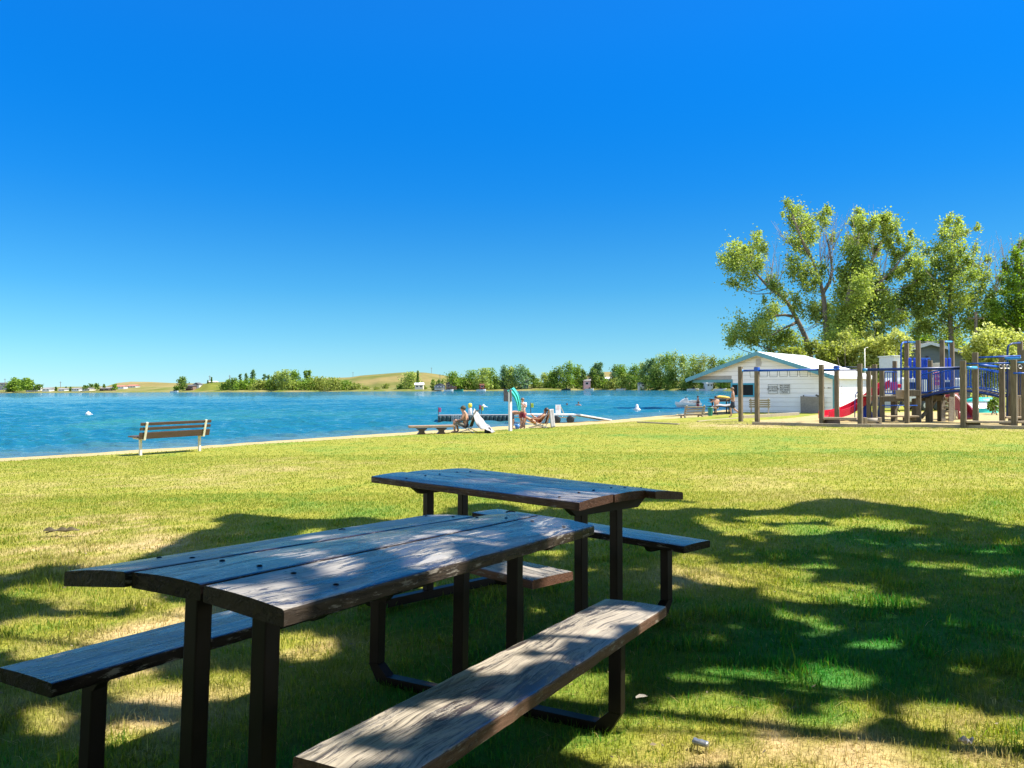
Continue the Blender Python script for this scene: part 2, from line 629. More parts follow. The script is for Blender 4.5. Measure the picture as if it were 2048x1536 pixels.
def build_lake():
    ny, nx = 900, 760
    y = 13 * (1100 / 13) ** np.linspace(0, 1, ny)
    k = np.linspace(-1.02, 0.62, nx)
    K, Y = np.meshgrid(k, y, indexing='ij')
    X = K * Y
    rng = np.random.default_rng(3)
    cell = np.maximum(Y * (1.64 / nx), Y * (math.log(1100 / 13) / ny))
    Z = np.zeros_like(X)
    for i in range(46):
        lam = 0.40 * (3.2 / 0.40) ** rng.random()
        th = R(-80) + rng.normal(0, .40)
        kk = 2 * np.pi / lam
        a = 0.078 / (2 * np.pi) * (lam if lam < 1 else lam ** .45)
        fade = np.clip((lam / cell - 2.5) / 2.5, 0, 1)
        Z += a * fade * np.sin(kk * (X * math.cos(th) + Y * math.sin(th)) + rng.random() * 6.28 + 1.2 * np.sin(X * .07 + i))
    Z *= (0.72 + 0.55 * fbm(X.ravel(), Y.ravel(), 14, 71, 2).reshape(X.shape))
    shore = Y - W_edge(X.ravel()).reshape(X.shape)
    Z *= np.clip(shore / 5 + .25, .12, 1)
    g = np.clip(shore / 6, 0, 1)[..., None]
    deep = np.array([.010, .100, .142]); green = np.array([.03, .15, .13]); shal = np.array([.07, .12, .12])
    patch = np.clip((fbm(X.ravel(), (Y * .5).ravel(), 7, 73, 2).reshape(X.shape) - .52) / .2, 0, 1)[..., None] * np.clip((90 - Y) / 50, 0, 1)[..., None]
    C = (deep * (1 - patch * .7) + green * patch * .7) * g + shal * (1 - g)
    m, nt, out = new_mat('lake_water')
    p = nd(nt, 'ShaderNodeBsdfPrincipled')
    p.inputs['Roughness'].default_value = 0.07
    p.inputs['IOR'].default_value = 1.33
    a = nd(nt, 'ShaderNodeAttribute', attribute_name='tint')
    nt.links.new(a.outputs['Color'], p.inputs['Base Color'])
    co = coords(nt, (.8, 2.2, 1.0))
    n1 = noise(nt, co, 2.4, 3, .5, .4); n2 = noise(nt, co, .55, 3, .55, .5)
    h = nd(nt, 'ShaderNodeMath', operation='MULTIPLY_ADD')
    h.inputs[1].default_value = 2.6
    nt.links.new(n2.outputs[0], h.inputs[0]); nt.links.new(n1.outputs[0], h.inputs[2])
    nt.links.new(bump(nt, h.outputs[0], .9, .12), p.inputs['Normal'])
    nt.links.new(p.outputs[0], out.inputs[0])
    o = grid_mesh('lake', np.stack([X, Y, Z], -1), m, col=C)
    tag(o, kind='structure')

# ------------------------------------------------------------------ weathered boards
def board_mat(name, bare, paint, keep, seed, gloss=.5, edge=None):
    """old painted plank: bare weathered grain on top, paint left in patches and on the edges (grain runs along local x)"""
    m, nt, out = new_mat(name)
    p = nd(nt, 'ShaderNodeBsdfPrincipled')
    tc = nd(nt, 'ShaderNodeTexCoord')
    def mp(sc):
        q = nd(nt, 'ShaderNodeMapping')
        q.inputs['Scale'].default_value = sc
        q.inputs['Location'].default_value = (seed * 3.7, seed * 1.9, seed * 5.3)
        nt.links.new(tc.outputs['Object'], q.inputs['Vector'])
        return q.outputs[0]
    warp = noise(nt, mp((1.1, 2.6, 2.6)), 1.3, 3, .5)
    wv = nd(nt, 'ShaderNodeVectorMath', operation='MULTIPLY_ADD')
    wv.inputs[1].default_value = (.0, .16, .0)
    nt.links.new(warp.outputs['Color'], wv.inputs[0]); nt.links.new(tc.outputs['Object'], wv.inputs[2])
    def mpw(sc):
        q = nd(nt, 'ShaderNodeMapping')
        q.inputs['Scale'].default_value = sc
        q.inputs['Location'].default_value = (seed * 2.3, seed * 4.1, seed * 1.7)
        nt.links.new(wv.outputs[0], q.inputs['Vector'])
        return q.outputs[0]
    grain = noise(nt, mpw((1.5, 70, 70)), 1.5, 6, .68, .2)
    fine = noise(nt, mpw((5, 210, 210)), 1.5, 3, .6)
    blot = noise(nt, mpw((3.0, 15, 15)), 1.5, 7, .72, .5)
    big = noise(nt, mp((1.0, 3.0, 3.0)), 1.5, 3, .5)
    fleck = noise(nt, mp((9, 42, 42)), 1.5, 5, .7)
    chip = noise(nt, mpw((7, 30, 30)), 1.5, 5, .65, .6)
    b0 = tuple(c * .30 for c in bare); b1 = tuple(c * .66 for c in bare); b2 = tuple(min(1, c * 1.15) for c in bare)
    g = ramp(nt, grain.outputs[0], [(.36, tuple(c * .16 for c in bare)), (.43, b1), (.54, bare), (.66, b2)])
    fr2 = ramp(nt, fine.outputs[0], [(.32, (.68, .68, .70)), (.55, (1.04, 1.04, 1.04))])
    wood = mix(nt, 1.0, g.outputs[0], fr2.outputs[0], 'MULTIPLY')
    # paint mask: broad patches broken up along the grain
    s = nd(nt, 'ShaderNodeMath', operation='MULTIPLY_ADD'); s.inputs[1].default_value = .8
    nt.links.new(big.outputs[0], s.inputs[0]); nt.links.new(blot.outputs[0], s.inputs[2])
    s2 = nd(nt, 'ShaderNodeMath', operation='MULTIPLY_ADD'); s2.inputs[1].default_value = .55
    nt.links.new(grain.outputs[0], s2.inputs[0]); nt.links.new(s.outputs[0], s2.inputs[2])
    k = 1.42 - keep * .42
    kk = lambda q: max(0.0, min(1.0, q / 2.0))
    half = nd(nt, 'ShaderNodeMath', operation='MULTIPLY'); half.inputs[1].default_value = .5
    nt.links.new(s2.outputs[0], half.inputs[0])
    pm = ramp(nt, half.outputs[0], [(kk(k - .03), 0.0), (kk(k + .03), 1.0)])
    pc = ramp(nt, chip.outputs[0], [(.35, tuple(c * .6 for c in paint)), (.6, paint), (.75, tuple(min(1, c * 1.9) for c in paint))])
    top = mix(nt, pm.outputs[0], wood, pc.outputs[0])
    stain = noise(nt, mpw((4.2, 26, 26)), 1.4, 6, .74, .9)
    sr = ramp(nt, stain.outputs[0], [(.57, 0.0), (.61, 1.0)])
    top = mix(nt, sr.outputs[0], top, tuple(c * .42 for c in paint))
    pale = noise(nt, mpw((1.6, 12, 12)), 1.7, 5, .7, .4)
    pr2 = ramp(nt, pale.outputs[0], [(.54, 0.0), (.62, .9)])
    top = mix(nt, pr2.outputs[0], top, b2)
    # sides keep more paint
    dark = edge or tuple(c * .9 for c in paint)
    fr = ramp(nt, fleck.outputs[0], [(.57, 0.0), (.64, 1.0)])
    dk = ramp(nt, grain.outputs[0], [(.3, tuple(c * .55 for c in dark)), (.65, tuple(c * 1.25 for c in dark))])
    side = mix(nt, fr.outputs[0], dk.outputs[0], tuple(c * .62 for c in bare))
    sep = nd(nt, 'ShaderNodeSeparateXYZ'); nt.links.new(tc.outputs['Normal'], sep.inputs[0])
    tr = ramp(nt, sep.outputs[2], [(.72, 0.0), (.9, 1.0)])
    ab = nd(nt, 'ShaderNodeMath', operation='ABSOLUTE'); nt.links.new(sep.outputs[0], ab.inputs[0])
    er = ramp(nt, ab.outputs[0], [(.6, 0.0), (.8, 1.0)])
    side = mix(nt, er.outputs[0], side, dk.outputs[0])
    nt.links.new(mix(nt, tr.outputs[0], side, top), p.inputs['Base Color'])
    rr = ramp(nt, pm.outputs[0], [(0, gloss + .02), (1, gloss - .14)])
    nt.links.new(rr.outputs[0], p.inputs['Roughness'])
    sl = ramp(nt, tr.outputs[0], [(0, .08), (1, .85)])
    nt.links.new(sl.outputs[0], p.inputs['Specular IOR Level'])
    hh = mix(nt, .3, grain.outputs[0], fine.outputs[0])
    hh = mix(nt, .4, hh, blot.outputs[0])
    hh = mix(nt, .25, hh, pm.outputs[0])
    nt.links.new(bump(nt, hh, .9, .005), p.inputs['Normal'])
    nt.links.new(p.outputs[0], out.inputs[0])
    return m


def plank(x0, x1, y0, y1, ztop, th, seed, rough=.0007, nx=40, rad=.006):
    """a board along local x with worn, slightly rounded edges; ztop(x, y) is its upper face"""
    rng = np.random.default_rng(seed)
    ph = rng.random(8) * 6.28
    mb = MB()
    ring = 0
    ys = [y0 + rad * .0, y0 + rad * .35, y0 + rad * 1.2] + [y0 + (y1 - y0) * t for t in (.2, .4, .6, .8)] + [y1 - rad * 1.2, y1 - rad * .35, y1]
    dz = [-rad * 1.1, -rad * .3, 0] + [0] * 4 + [0, -rad * .3, -rad * 1.1]
    vs = []
    for i in range(nx + 1):
        x = x0 + (x1 - x0) * i / nx
        e0 = rough * (math.sin(9 * x + ph[0]) + math.sin(23 * x + ph[1]) + rng.normal())
        e1 = rough * (math.sin(8 * x + ph[2]) + math.sin(27 * x + ph[3]) + rng.normal())
        row = []
        for yy, d in zip(ys, dz):
            t = (yy - y0) / (y1 - y0)
            row.append((x, yy + e0 * (1 - t) + e1 * t, ztop(x, yy) + d + (rough * .4 * rng.normal() if d else 0)))
        row.append((x, y1 + e1, ztop(x, y1) - th + rad * .4)); row.append((x, y1 - rad * .5 + e1, ztop(x, y1) - th))
        row.append((x, y0 + rad * .5 + e0, ztop(x, y0) - th)); row.append((x, y0 + e0, ztop(x, y0) - th + rad * .4))
        vs += row; ring = len(row)
    fs = []
    for i in range(nx):
        for j in range(ring):
            j2 = (j + 1) % ring
            fs.append((i * ring + j, i * ring + j2, (i + 1) * ring + j2, (i + 1) * ring + j))
    fs.append(tuple(range(ring))[::-1]); fs.append(tuple(nx * ring + j for j in range(ring)))
    mb.add(vs, fs)
    return mb


M = {}
M['top_a'] = board_mat('tabletop_board', (.285, .262, .24), (.036, .029, .034), .66, 1, .36, (.020, .015, .013))
M['top_b'] = board_mat('tabletop_board_grey', (.27, .25, .235), (.032, .027, .034), .76, 2, .34, (.020, .015, .014))
M['top_c'] = board_mat('tabletop_board_worn', (.30, .275, .245), (.045, .037, .044), .68, 3, .38, (.040, .031, .025))
M['seat_a'] = board_mat('seat_board', (.27, .252, .24), (.030, .026, .036), .78, 4, .34, (.016, .012, .012))
M['seat_b'] = board_mat('seat_board_bare', (.35, .305, .245), (.075, .058, .052), .44, 5, .42, (.11, .066, .045))
M['top2'] = board_mat('tabletop_board_dark', (.23, .205, .19), (.055, .040, .042), .74, 6, .33, (.075, .042, .031))
M['seat2'] = board_mat('seat_board_dark', (.30, .27, .24), (.055, .042, .044), .6, 7, .36, (.12, .062, .042))
M['frame_metal'] = surf('painted_frame', (.0055, .0036, .0034), (.011, .007, .006), 6, rough=.45, bumps=.12, bdist=.002, spec=.16)


def rigid(Rc, Tc):
    """pose fitted in the camera (x right, y down, z ahead) as a world matrix"""
    B = np.array([[RT.x, -UP.x, FW.x], [RT.y, -UP.y, FW.y], [RT.z, -UP.z, FW.z]])
    Rw = B @ np.array(Rc); Tw = B @ np.array(Tc) + np.array(CAM)
    m = Matrix.Identity(4)
    for i in range(3):
        for j in range(3): m[i][j] = float(Rw[i, j])
        m[i][3] = float(Tw[i])
    return m


def picnic_table(label, pose, tops, seats, L, W, yb, wb, zb, Lb, xp, yp, ysp, crown, H=.76, seed=0):
    t = thing('picnic_table', label, 'picnic table', group='picnic tables on the lawn')
    t.matrix_world = pose
    TH = .038
    gap = .007
    w = (W - 2 * gap) / 3
    # tabletop boards; crown(s, x) gives the height where s = 0..3 counts board edges
    for k in range(3):
        y0 = -W / 2 + k * (w + gap); y1 = y0 + w
        def zt(x, y, k=k, y0=y0, y1=y1):
            q = (y - y0) / (y1 - y0)
            return crown(k, x) * (1 - q) + crown(k + 1, x) * q + .004 * math.sin(math.pi * q) - .0015 * k
        xa, xb = tops[k][1]
        o = plank(xa, xb, y0, y1, zt, TH, seed + k).build('top_board', tops[k][0], t)
    for k, s in enumerate((-1, 1)):
        y0, y1 = s * yb - wb / 2, s * yb + wb / 2
        x0 = (L - Lb) / 2
        plank(x0, x0 + Lb, y0, y1, lambda x, y: zb + .003 * math.sin((y - y0) / wb * 3.14), TH, seed + 5 + k).build('seat_board', seats[k], t)
    for k in range(3):
        yc = -W / 2 + k * (w + gap) + w / 2
        for x in xp:
            for dy in (-.07, .07):
                q = (yc + dy + W / 2 - k * (w + gap)) / w
                zc = crown(k, x) * (1 - q) + crown(k + 1, x) * q + .003 - .0015 * k
                MB().lathe([(.0075, -.004), (.0075, .001), (.004, .0025), (.001, .0028)], (x + .024, yc + dy, zc), 10).build('bolt', M['frame_metal'], t, smooth=True)
    S = .05
    for x in xp:
        for y in (-yp, yp):
            b = MB().box((x, y, (.055 + H - TH - .012) / 2), (S, S, H - TH - .012 - .055))
            b.build('leg', M['frame_metal'], t, bevel=.004)
        for s in (-1, 1):
            y = s * ysp
            b = MB().box((x, y, (.10 + zb - TH - .002) / 2), (S, S, zb - TH - .002 - .10))
            b.build('seat_leg', M['frame_metal'], t, bevel=.004)
        b = MB()
        yi = ysp - .075
        b.box((x, 0, .03), (S, 2 * yi, S))
        for s in (-1, 1):       # mitred corner up to the seat leg
            pr = [(s * yi, .005), (s * (ysp - .02), .03), (s * (ysp + S / 2), .10), (s * (ysp - S / 2), .10), (s * yi, .055)]
            b.prism(pr, x - S / 2, x + S / 2, lambda p, q: (q, p[0], p[1]))
        b.build('base_rail', M['frame_metal'], t)
        # cleat under the top with cut-back ends, small cleats under the seats
        z1 = H - TH - .014
        c = MB().prism([(-W / 2 + .06, z1), (W / 2 - .06, z1), (W / 2 - .13, z1 - .05), (-W / 2 + .13, z1 - .05)], x + S / 2 + .002, x + S / 2 + .04, lambda p, q: (q, p[0], p[1]))
        c.build('cleat', M['frame_metal'], t)
        for s in (-1, 1):
            z2 = zb - TH - .002
            c = MB().prism([(s * yb - .11, z2), (s * yb + .11, z2), (s * yb + .08, z2 - .03), (s * yb - .08, z2 - .03)], x - S / 2 - .036, x - S / 2 - .002, lambda p, q: (q, p[0], p[1]))
            c.build('seat_cleat', M['frame_metal'], t)
    return t


def build_tables():
    R1 = [[0.48382, 0.87508, 0.01247], [0.06001, -0.01896, -0.99802], [0.87311, -0.48361, 0.06169]]
    T1 = [-0.83204, 1.23222, 1.73179]
    def crown1(k, x):
        q = x / 1.70
        return [(.752, .750), (.776, .760), (.774, .776), (.751, .751)][k][0] * (1 - q) + [(.752, .750), (.776, .760), (.774, .776), (.751, .751)][k][1] * q
    a = picnic_table('near picnic table with cracked grey boards and brown paint worn off the top', rigid(R1, T1),
                     [(M['top_a'], (-.012, 1.60)), (M['top_b'], (0, 1.70)), (M['top_c'], (0, 1.70))], [M['seat_a'], M['seat_b']],
                     1.70, .773, .559, .258, .457, 1.71, (.199, 1.50), .1265, .563, crown1, seed=10)
    R2 = [[6.87005413e-01, 7.26652208e-01, 3.63543883e-04], [-2.01376500e-02, 1.95390245e-02, -9.99606273e-01], [-7.26373208e-01, 6.86727599e-01, 2.80564834e-02]]
    T2 = [-0.58884875, 1.33308684, 4.90953369]
    def crown2(k, x):
        q = min(1, max(0, x / 1.7))
        return [.748, .762, .766, .762][k] * (1 - q) + [.748, .766, .768, .744][k] * q
    b = picnic_table('farther picnic table, darker brown top boards, standing behind the other table', rigid(R2, T2),
                     [(M['top2'], (-.03, 1.70)), (M['top2'], (.0, 1.705)), (M['top2'], (.02, 1.76))], [M['seat2'], M['seat_a']],
                     1.708, .745, .565, .2574, .447, 1.729, (.249, 1.504), .1384, .585, crown2, seed=40)
    return a, b

# ------------------------------------------------------------------ plain materials
M['skin'] = surf('fair_skin', (.40, .21, .13), (.45, .25, .165), 5, rough=.5, bumps=.03)  # one even fair skin tone, lighter than the tanned one
M['skin_tan'] = surf('tanned_skin', (.31, .15, .08), (.36, .185, .105), 5, rough=.5, bumps=.03)
M['navy'] = surf('navy_cloth', (.012, .016, .035), (.02, .028, .05), 9, rough=.8, bumps=.2)
M['black_cloth'] = surf('black_cloth', (.010, .010, .012), (.02, .02, .022), 9, rough=.8, bumps=.2)
M['grey_cloth'] = surf('camo_cloth', (.09, .085, .075), (.21, .20, .17), 14, rough=.85, bumps=.2)
M['white_cloth'] = surf('white_cloth', (.25, .238, .243), (.33, .32, .325), 5, rough=.85, bumps=.25, bdist=.01)
M['turq_cloth'] = surf('turquoise_towel', (.035, .40, .36), (.06, .55, .50), 5, rough=.9, bumps=.3, bdist=.01)
M['dark_red_cloth'] = surf('dark_red_cloth', (.16, .012, .025), (.24, .03, .05), 9, rough=.8, bumps=.2)
M['yellow_cloth'] = surf('yellow_cloth', (.62, .36, .045), (.74, .46, .08), 7, rough=.8, bumps=.2)
M['stripe_cloth'] = surf('patterned_cloth', (.72, .66, .64), (.40, .12, .12), 26, rough=.85, bumps=.1, lo=.52, hi=.6)
M['hair_dark'] = surf('dark_hair', (.012, .009, .008), (.03, .022, .018), 30, rough=.6, bumps=.4)
M['hair_brown'] = surf('brown_hair', (.09, .05, .025), (.16, .09, .045), 30, rough=.6, bumps=.4)
M['grey_wood'] = surf('grey_weathered_wood', (.20, .165, .125), (.33, .285, .23), 5, (1, 9, 9), rough=.8, bumps=.4)
M['post_wood'] = surf('treated_timber', (.072, .052, .026), (.165, .130, .078), 4, (9, 9, .7), rough=.8, bumps=.5, fine=20)
M['deck_wood'] = surf('deck_timber', (.30, .225, .14), (.42, .33, .22), 5, (1, 9, 9), rough=.8, bumps=.4)
M['timber'] = surf('edging_timber', (.22, .175, .11), (.34, .28, .19), 5, (1, 7, 7), rough=.85, bumps=.5)
M['brown_board'] = surf('brown_painted_board', (.046, .026, .020), (.068, .039, .030), 5, (1, 9, 9), rough=.5, bumps=.2)
M['pale_metal'] = surf('pale_painted_metal', (.50, .47, .38), (.62, .59, .50), 9, rough=.5, bumps=.1)
M['white_paint'] = surf('white_paint', (.52, .52, .50), (.60, .60, .585), 5, rough=.5, bumps=.05)
M['white_plastic'] = surf('white_plastic', (.50, .50, .49), (.56, .56, .55), 5, rough=.35, bumps=.02)
M['red_plastic'] = surf('red_plastic', (.55, .008, .03), (.62, .012, .04), 4, rough=.35, bumps=.02)
M['maroon_plastic'] = surf('maroon_plastic', (.20, .02, .025), (.26, .03, .035), 4, rough=.4, bumps=.02)
M['pink_plastic'] = surf('pink_plastic', (.75, .12, .19), (.80, .17, .24), 4, rough=.35, bumps=.02)
M['blue_plastic'] = surf('blue_plastic', (.004, .05, .52), (.006, .07, .60), 4, rough=.35, spec=.3, bumps=.02)
M['blue_metal'] = surf('blue_painted_metal', (.003, .062, .34), (.005, .085, .42), 8, rough=.38, spec=.3, bumps=.04)
M['navy_and_shaded_metal'] = surf('dark_and_shaded_blue_metal', (.003, .020, .11), (.005, .032, .15), 8, rough=.42, spec=.3, bumps=.04)  # darker blue, also standing for shading on the long overhead beam
M['sky_metal'] = surf('light_blue_metal', (.02, .22, .55), (.03, .28, .62), 8, rough=.38, bumps=.04)
M['steel'] = surf('grey_steel', (.34, .34, .34), (.45, .45, .45), 8, rough=.35, bumps=.05, metal=.8)
M['dark_steel'] = surf('dark_steel', (.03, .03, .032), (.05, .05, .052), 8, rough=.4, bumps=.05)
M['black_plastic'] = surf('black_plastic', (.008, .012, .014), (.016, .022, .024), 8, rough=.5, bumps=.05)
M['float_plastic'] = surf('dark_green_plastic', (.008, .028, .032), (.015, .045, .05), 8, rough=.5, bumps=.05)
M['green_plastic'] = surf('green_plastic', (.01, .15, .10), (.015, .19, .13), 8, rough=.45, bumps=.05)
M['yellow_plastic'] = surf('yellow_plastic', (.70, .52, .02), (.76, .60, .05), 8, rough=.45, bumps=.05)
M['lime_plastic'] = surf('lime_plastic', (.50, .60, .05), (.56, .66, .08), 8, rough=.45, bumps=.05)
M['magenta_plastic'] = surf('magenta_plastic', (.55, .10, .25), (.62, .14, .3), 8, rough=.45, bumps=.05)
M['grey_board'] = surf('grey_chipboard', (.19, .17, .155), (.27, .245, .225), 12, rough=.85, bumps=.3)
M['teal_paint'] = surf('teal_trim_paint', (.06, .22, .28), (.085, .28, .34), 6, rough=.5, bumps=.1)
M['teal_frame'] = surf('bright_teal_paint', (.012, .24, .36), (.02, .30, .42), 6, rough=.5, bumps=.1)
M['soffit'] = surf('cream_soffit', (.70, .60, .46), (.76, .67, .54), 5, rough=.7, bumps=.1)
M['roof_white'] = surf('white_metal_roof', (.70, .70, .70), (.78, .78, .78), 3, (1, 6, 1), rough=.5, bumps=.1)
M['dark_glass'] = surf('dark_window', (.006, .010, .012), (.02, .028, .03), 1.5, rough=.5, bumps=0, spec=.08)
M['letter'] = surf('black_lettering', (.012, .012, .012), (.02, .02, .02), 9, rough=.6, bumps=0)
M['concrete'] = surf('concrete', (.16, .14, .12), (.24, .215, .185), 6, rough=.9, bumps=.4)


# ------------------------------------------------------------------ people
STAND = dict(pelvis=(0, 0, .95), waist=(0, 0, 1.10), chest=(0, 0, 1.31), neck=(0, 0, 1.48), head=(0, .02, 1.61), top=(0, .01, 1.69), nose=(0, .105, 1.595),
             shl=(-.18, 0, 1.42), ell=(-.24, -.03, 1.14), wrl=(-.25, .06, .90), hal=(-.25, .10, .80),
             shr=(.18, 0, 1.42), elr=(.24, -.03, 1.14), wrr=(.25, .06, .90), har=(.25, .10, .80),
             hil=(-.09, 0, .91), knl=(-.10, .02, .50), anl=(-.10, -.02, .09), tol=(-.11, .14, .03),
             hir=(.09, 0, .91), knr=(.10, .02, .50), anr=(.10, -.02, .09), tor=(.11, .14, .03))
RAD = dict(pelvis=.135, waist=.125, chest=.15, neck=.055, head=.098, top=.07, nose=.02, sh=.062, el=.045, wr=.032, ha=.036, hi=.085, kn=.058, an=.042, to=.036)
CHAIN = [('pelvis', 'waist'), ('waist', 'chest'), ('chest', 'neck'), ('neck', 'head'), ('head', 'top'), ('head', 'nose'),
         ('chest', 'shl'), ('shl', 'ell'), ('ell', 'wrl'), ('wrl', 'hal'), ('chest', 'shr'), ('shr', 'elr'), ('elr', 'wrr'), ('wrr', 'har'),
         ('pelvis', 'hil'), ('hil', 'knl'), ('knl', 'anl'), ('anl', 'tol'), ('pelvis', 'hir'), ('hir', 'knr'), ('knr', 'anr'), ('anr', 'tor')]


def rad(k):
    return RAD.get(k, RAD.get(k[:2], .05))


def skin_mesh(name, pts, edges, radii, mat, parent):
    names = list(pts)
    me = bpy.data.meshes.new(name)
    me.from_pydata([pts[k] for k in names], [(names.index(a), names.index(b)) for a, b in edges], [])
    o = bpy.data.objects.new(name, me)
    COL.objects.link(o)
    o.modifiers.new('skin', 'SKIN').use_smooth_shade = True
    sv = me.skin_vertices[0].data
    for i, k in enumerate(names):
        sv[i].radius = (radii[k], radii[k]); sv[i].use_root = (i == 0)
    md = o.modifiers.new('sub', 'SUBSURF'); md.levels = 2; md.render_levels = 2
    me.materials.append(mat)
    if parent: o.parent = parent
    return o


def add_hand(pts, edges, radii, w, h, sd):
    """palm with four fingers and a thumb beyond the wrist"""
    W_, H_ = V(pts[w]), V(pts[h])
    d = (H_ - W_).normalized()
    a = d.cross(V((0, 1, 0)) if abs(d.y) < .8 else V((0, 0, 1))).normalized()
    for i, (off, ln) in enumerate(((-.030, .055), (-.010, .068), (.010, .064), (.030, .048))):
        k1, k2 = f'{h}f{i}a', f'{h}f{i}b'
        p1 = H_ + a * off + d * ln * .5
        p2 = p1 + d * ln * .4 + V((0, .02, -.01))
        pts[k1], pts[k2] = tuple(p1), tuple(p2)
        radii[k1], radii[k2] = .010, .008
        edges += [(h, k1), (k1, k2)]
    k = h + 'th'
    pts[k] = tuple(W_ * .5 + H_ * .5 + a * .055 * sd + d * .03); radii[k] = .011
    edges.append((h, k))


def person(label, loc, rz, pose, skin, scale=1.0, clothes=(), hair=None, cap=None, cat='person', group=None, hands=True):
    """clothes: (name, [edges], extra radius, material, shorten)"""
    t = thing('person', label, cat, loc, rz, group)
    J = dict(STAND); J.update(pose)
    P = {k: tuple(V(v) * scale for v in [J[k]])[0] for k in J}
    P = {k: tuple(V(J[k]) * scale) for k in J}
    rr = {k: rad(k) * scale for k in J}
    E = list(CHAIN)
    Pb, rb = dict(P), dict(rr)
    if hands:
        add_hand(Pb, E, rb, 'wrl', 'hal', 1); add_hand(Pb, E, rb, 'wrr', 'har', -1)
    skin_mesh('body', Pb, E, rb, skin, t)
    for nm, ks, ex, mat, sh in clothes:
        pts, ed, ra = {}, [], {}
        for a, b in ks:
            for q in (a, b):
                if q not in pts: pts[q] = P[q]; ra[q] = rr[q] + ex * scale
            ed.append((a, b))
        for q, f, toward in sh:        # end of a leg or a sleeve part-way along
            pts[q] = tuple(V(P[toward]) * (1 - f) + V(P[q]) * f); ra[q] = (rad(toward) * (1 - f) + rad(q) * f + ex * 1.3) * scale
        skin_mesh(nm, pts, ed, ra, mat, t)
    if hair or cap:
        hd, tp = V(P['head']), V(P['top'])
        ax = (tp - hd).normalized()
        q = ax.to_track_quat('Z', 'Y').to_matrix()
        r = .106 * scale
        mb = MB()
        n = 14
        prof = [(r * math.cos(a), r * 1.08 * math.sin(a)) for a in [R(x) for x in (-12, 5, 22, 40, 58, 74, 88)]]
        vs = []
        back = -(V(P['nose']) - hd).normalized()
        tmp = MB().lathe(prof, (0, 0, 0), n)
        mb.add([hd + back * .018 * scale + ax * .018 * scale + q @ V(p) for p in tmp.v], tmp.f)
        if cap:
            f = -back
            sd = f.cross(ax).normalized()
            c = hd + ax * .045 * scale + f * .06 * scale
            mb.add([c + sd * .075 * scale, c - sd * .075 * scale, c - sd * .06 * scale + f * .12 * scale, c + sd * .06 * scale + f * .12 * scale,
                    c + sd * .075 * scale + ax * .012, c - sd * .075 * scale + ax * .012, c - sd * .06 * scale + f * .12 * scale + ax * .01, c + sd * .06 * scale + f * .12 * scale + ax * .01],
                   [(0, 1, 2, 3), (7, 6, 5, 4), (0, 4, 5, 1), (1, 5, 6, 2), (2, 6, 7, 3), (3, 7, 4, 0)])
        mb.build('cap' if cap else 'hair', cap or hair, t, smooth=True)
    return t


SHORTS = [('pelvis', 'waist'), ('pelvis', 'hil'), ('hil', 'knl'), ('pelvis', 'hir'), ('hir', 'knr')]
SHIRT = [('chest', 'waist'), ('waist', 'pelvis'), ('chest', 'shl'), ('shl', 'ell'), ('chest', 'shr'), ('shr', 'elr')]


def shorts(mat, f=.8):
    return ('shorts', SHORTS, .022, mat, [('knl', f, 'hil'), ('knr', f, 'hir'), ('waist', .35, 'pelvis')])


def shirt(mat, f=.6):
    return ('shirt', SHIRT, .02, mat, [('ell', f, 'shl'), ('elr', f, 'shr')])


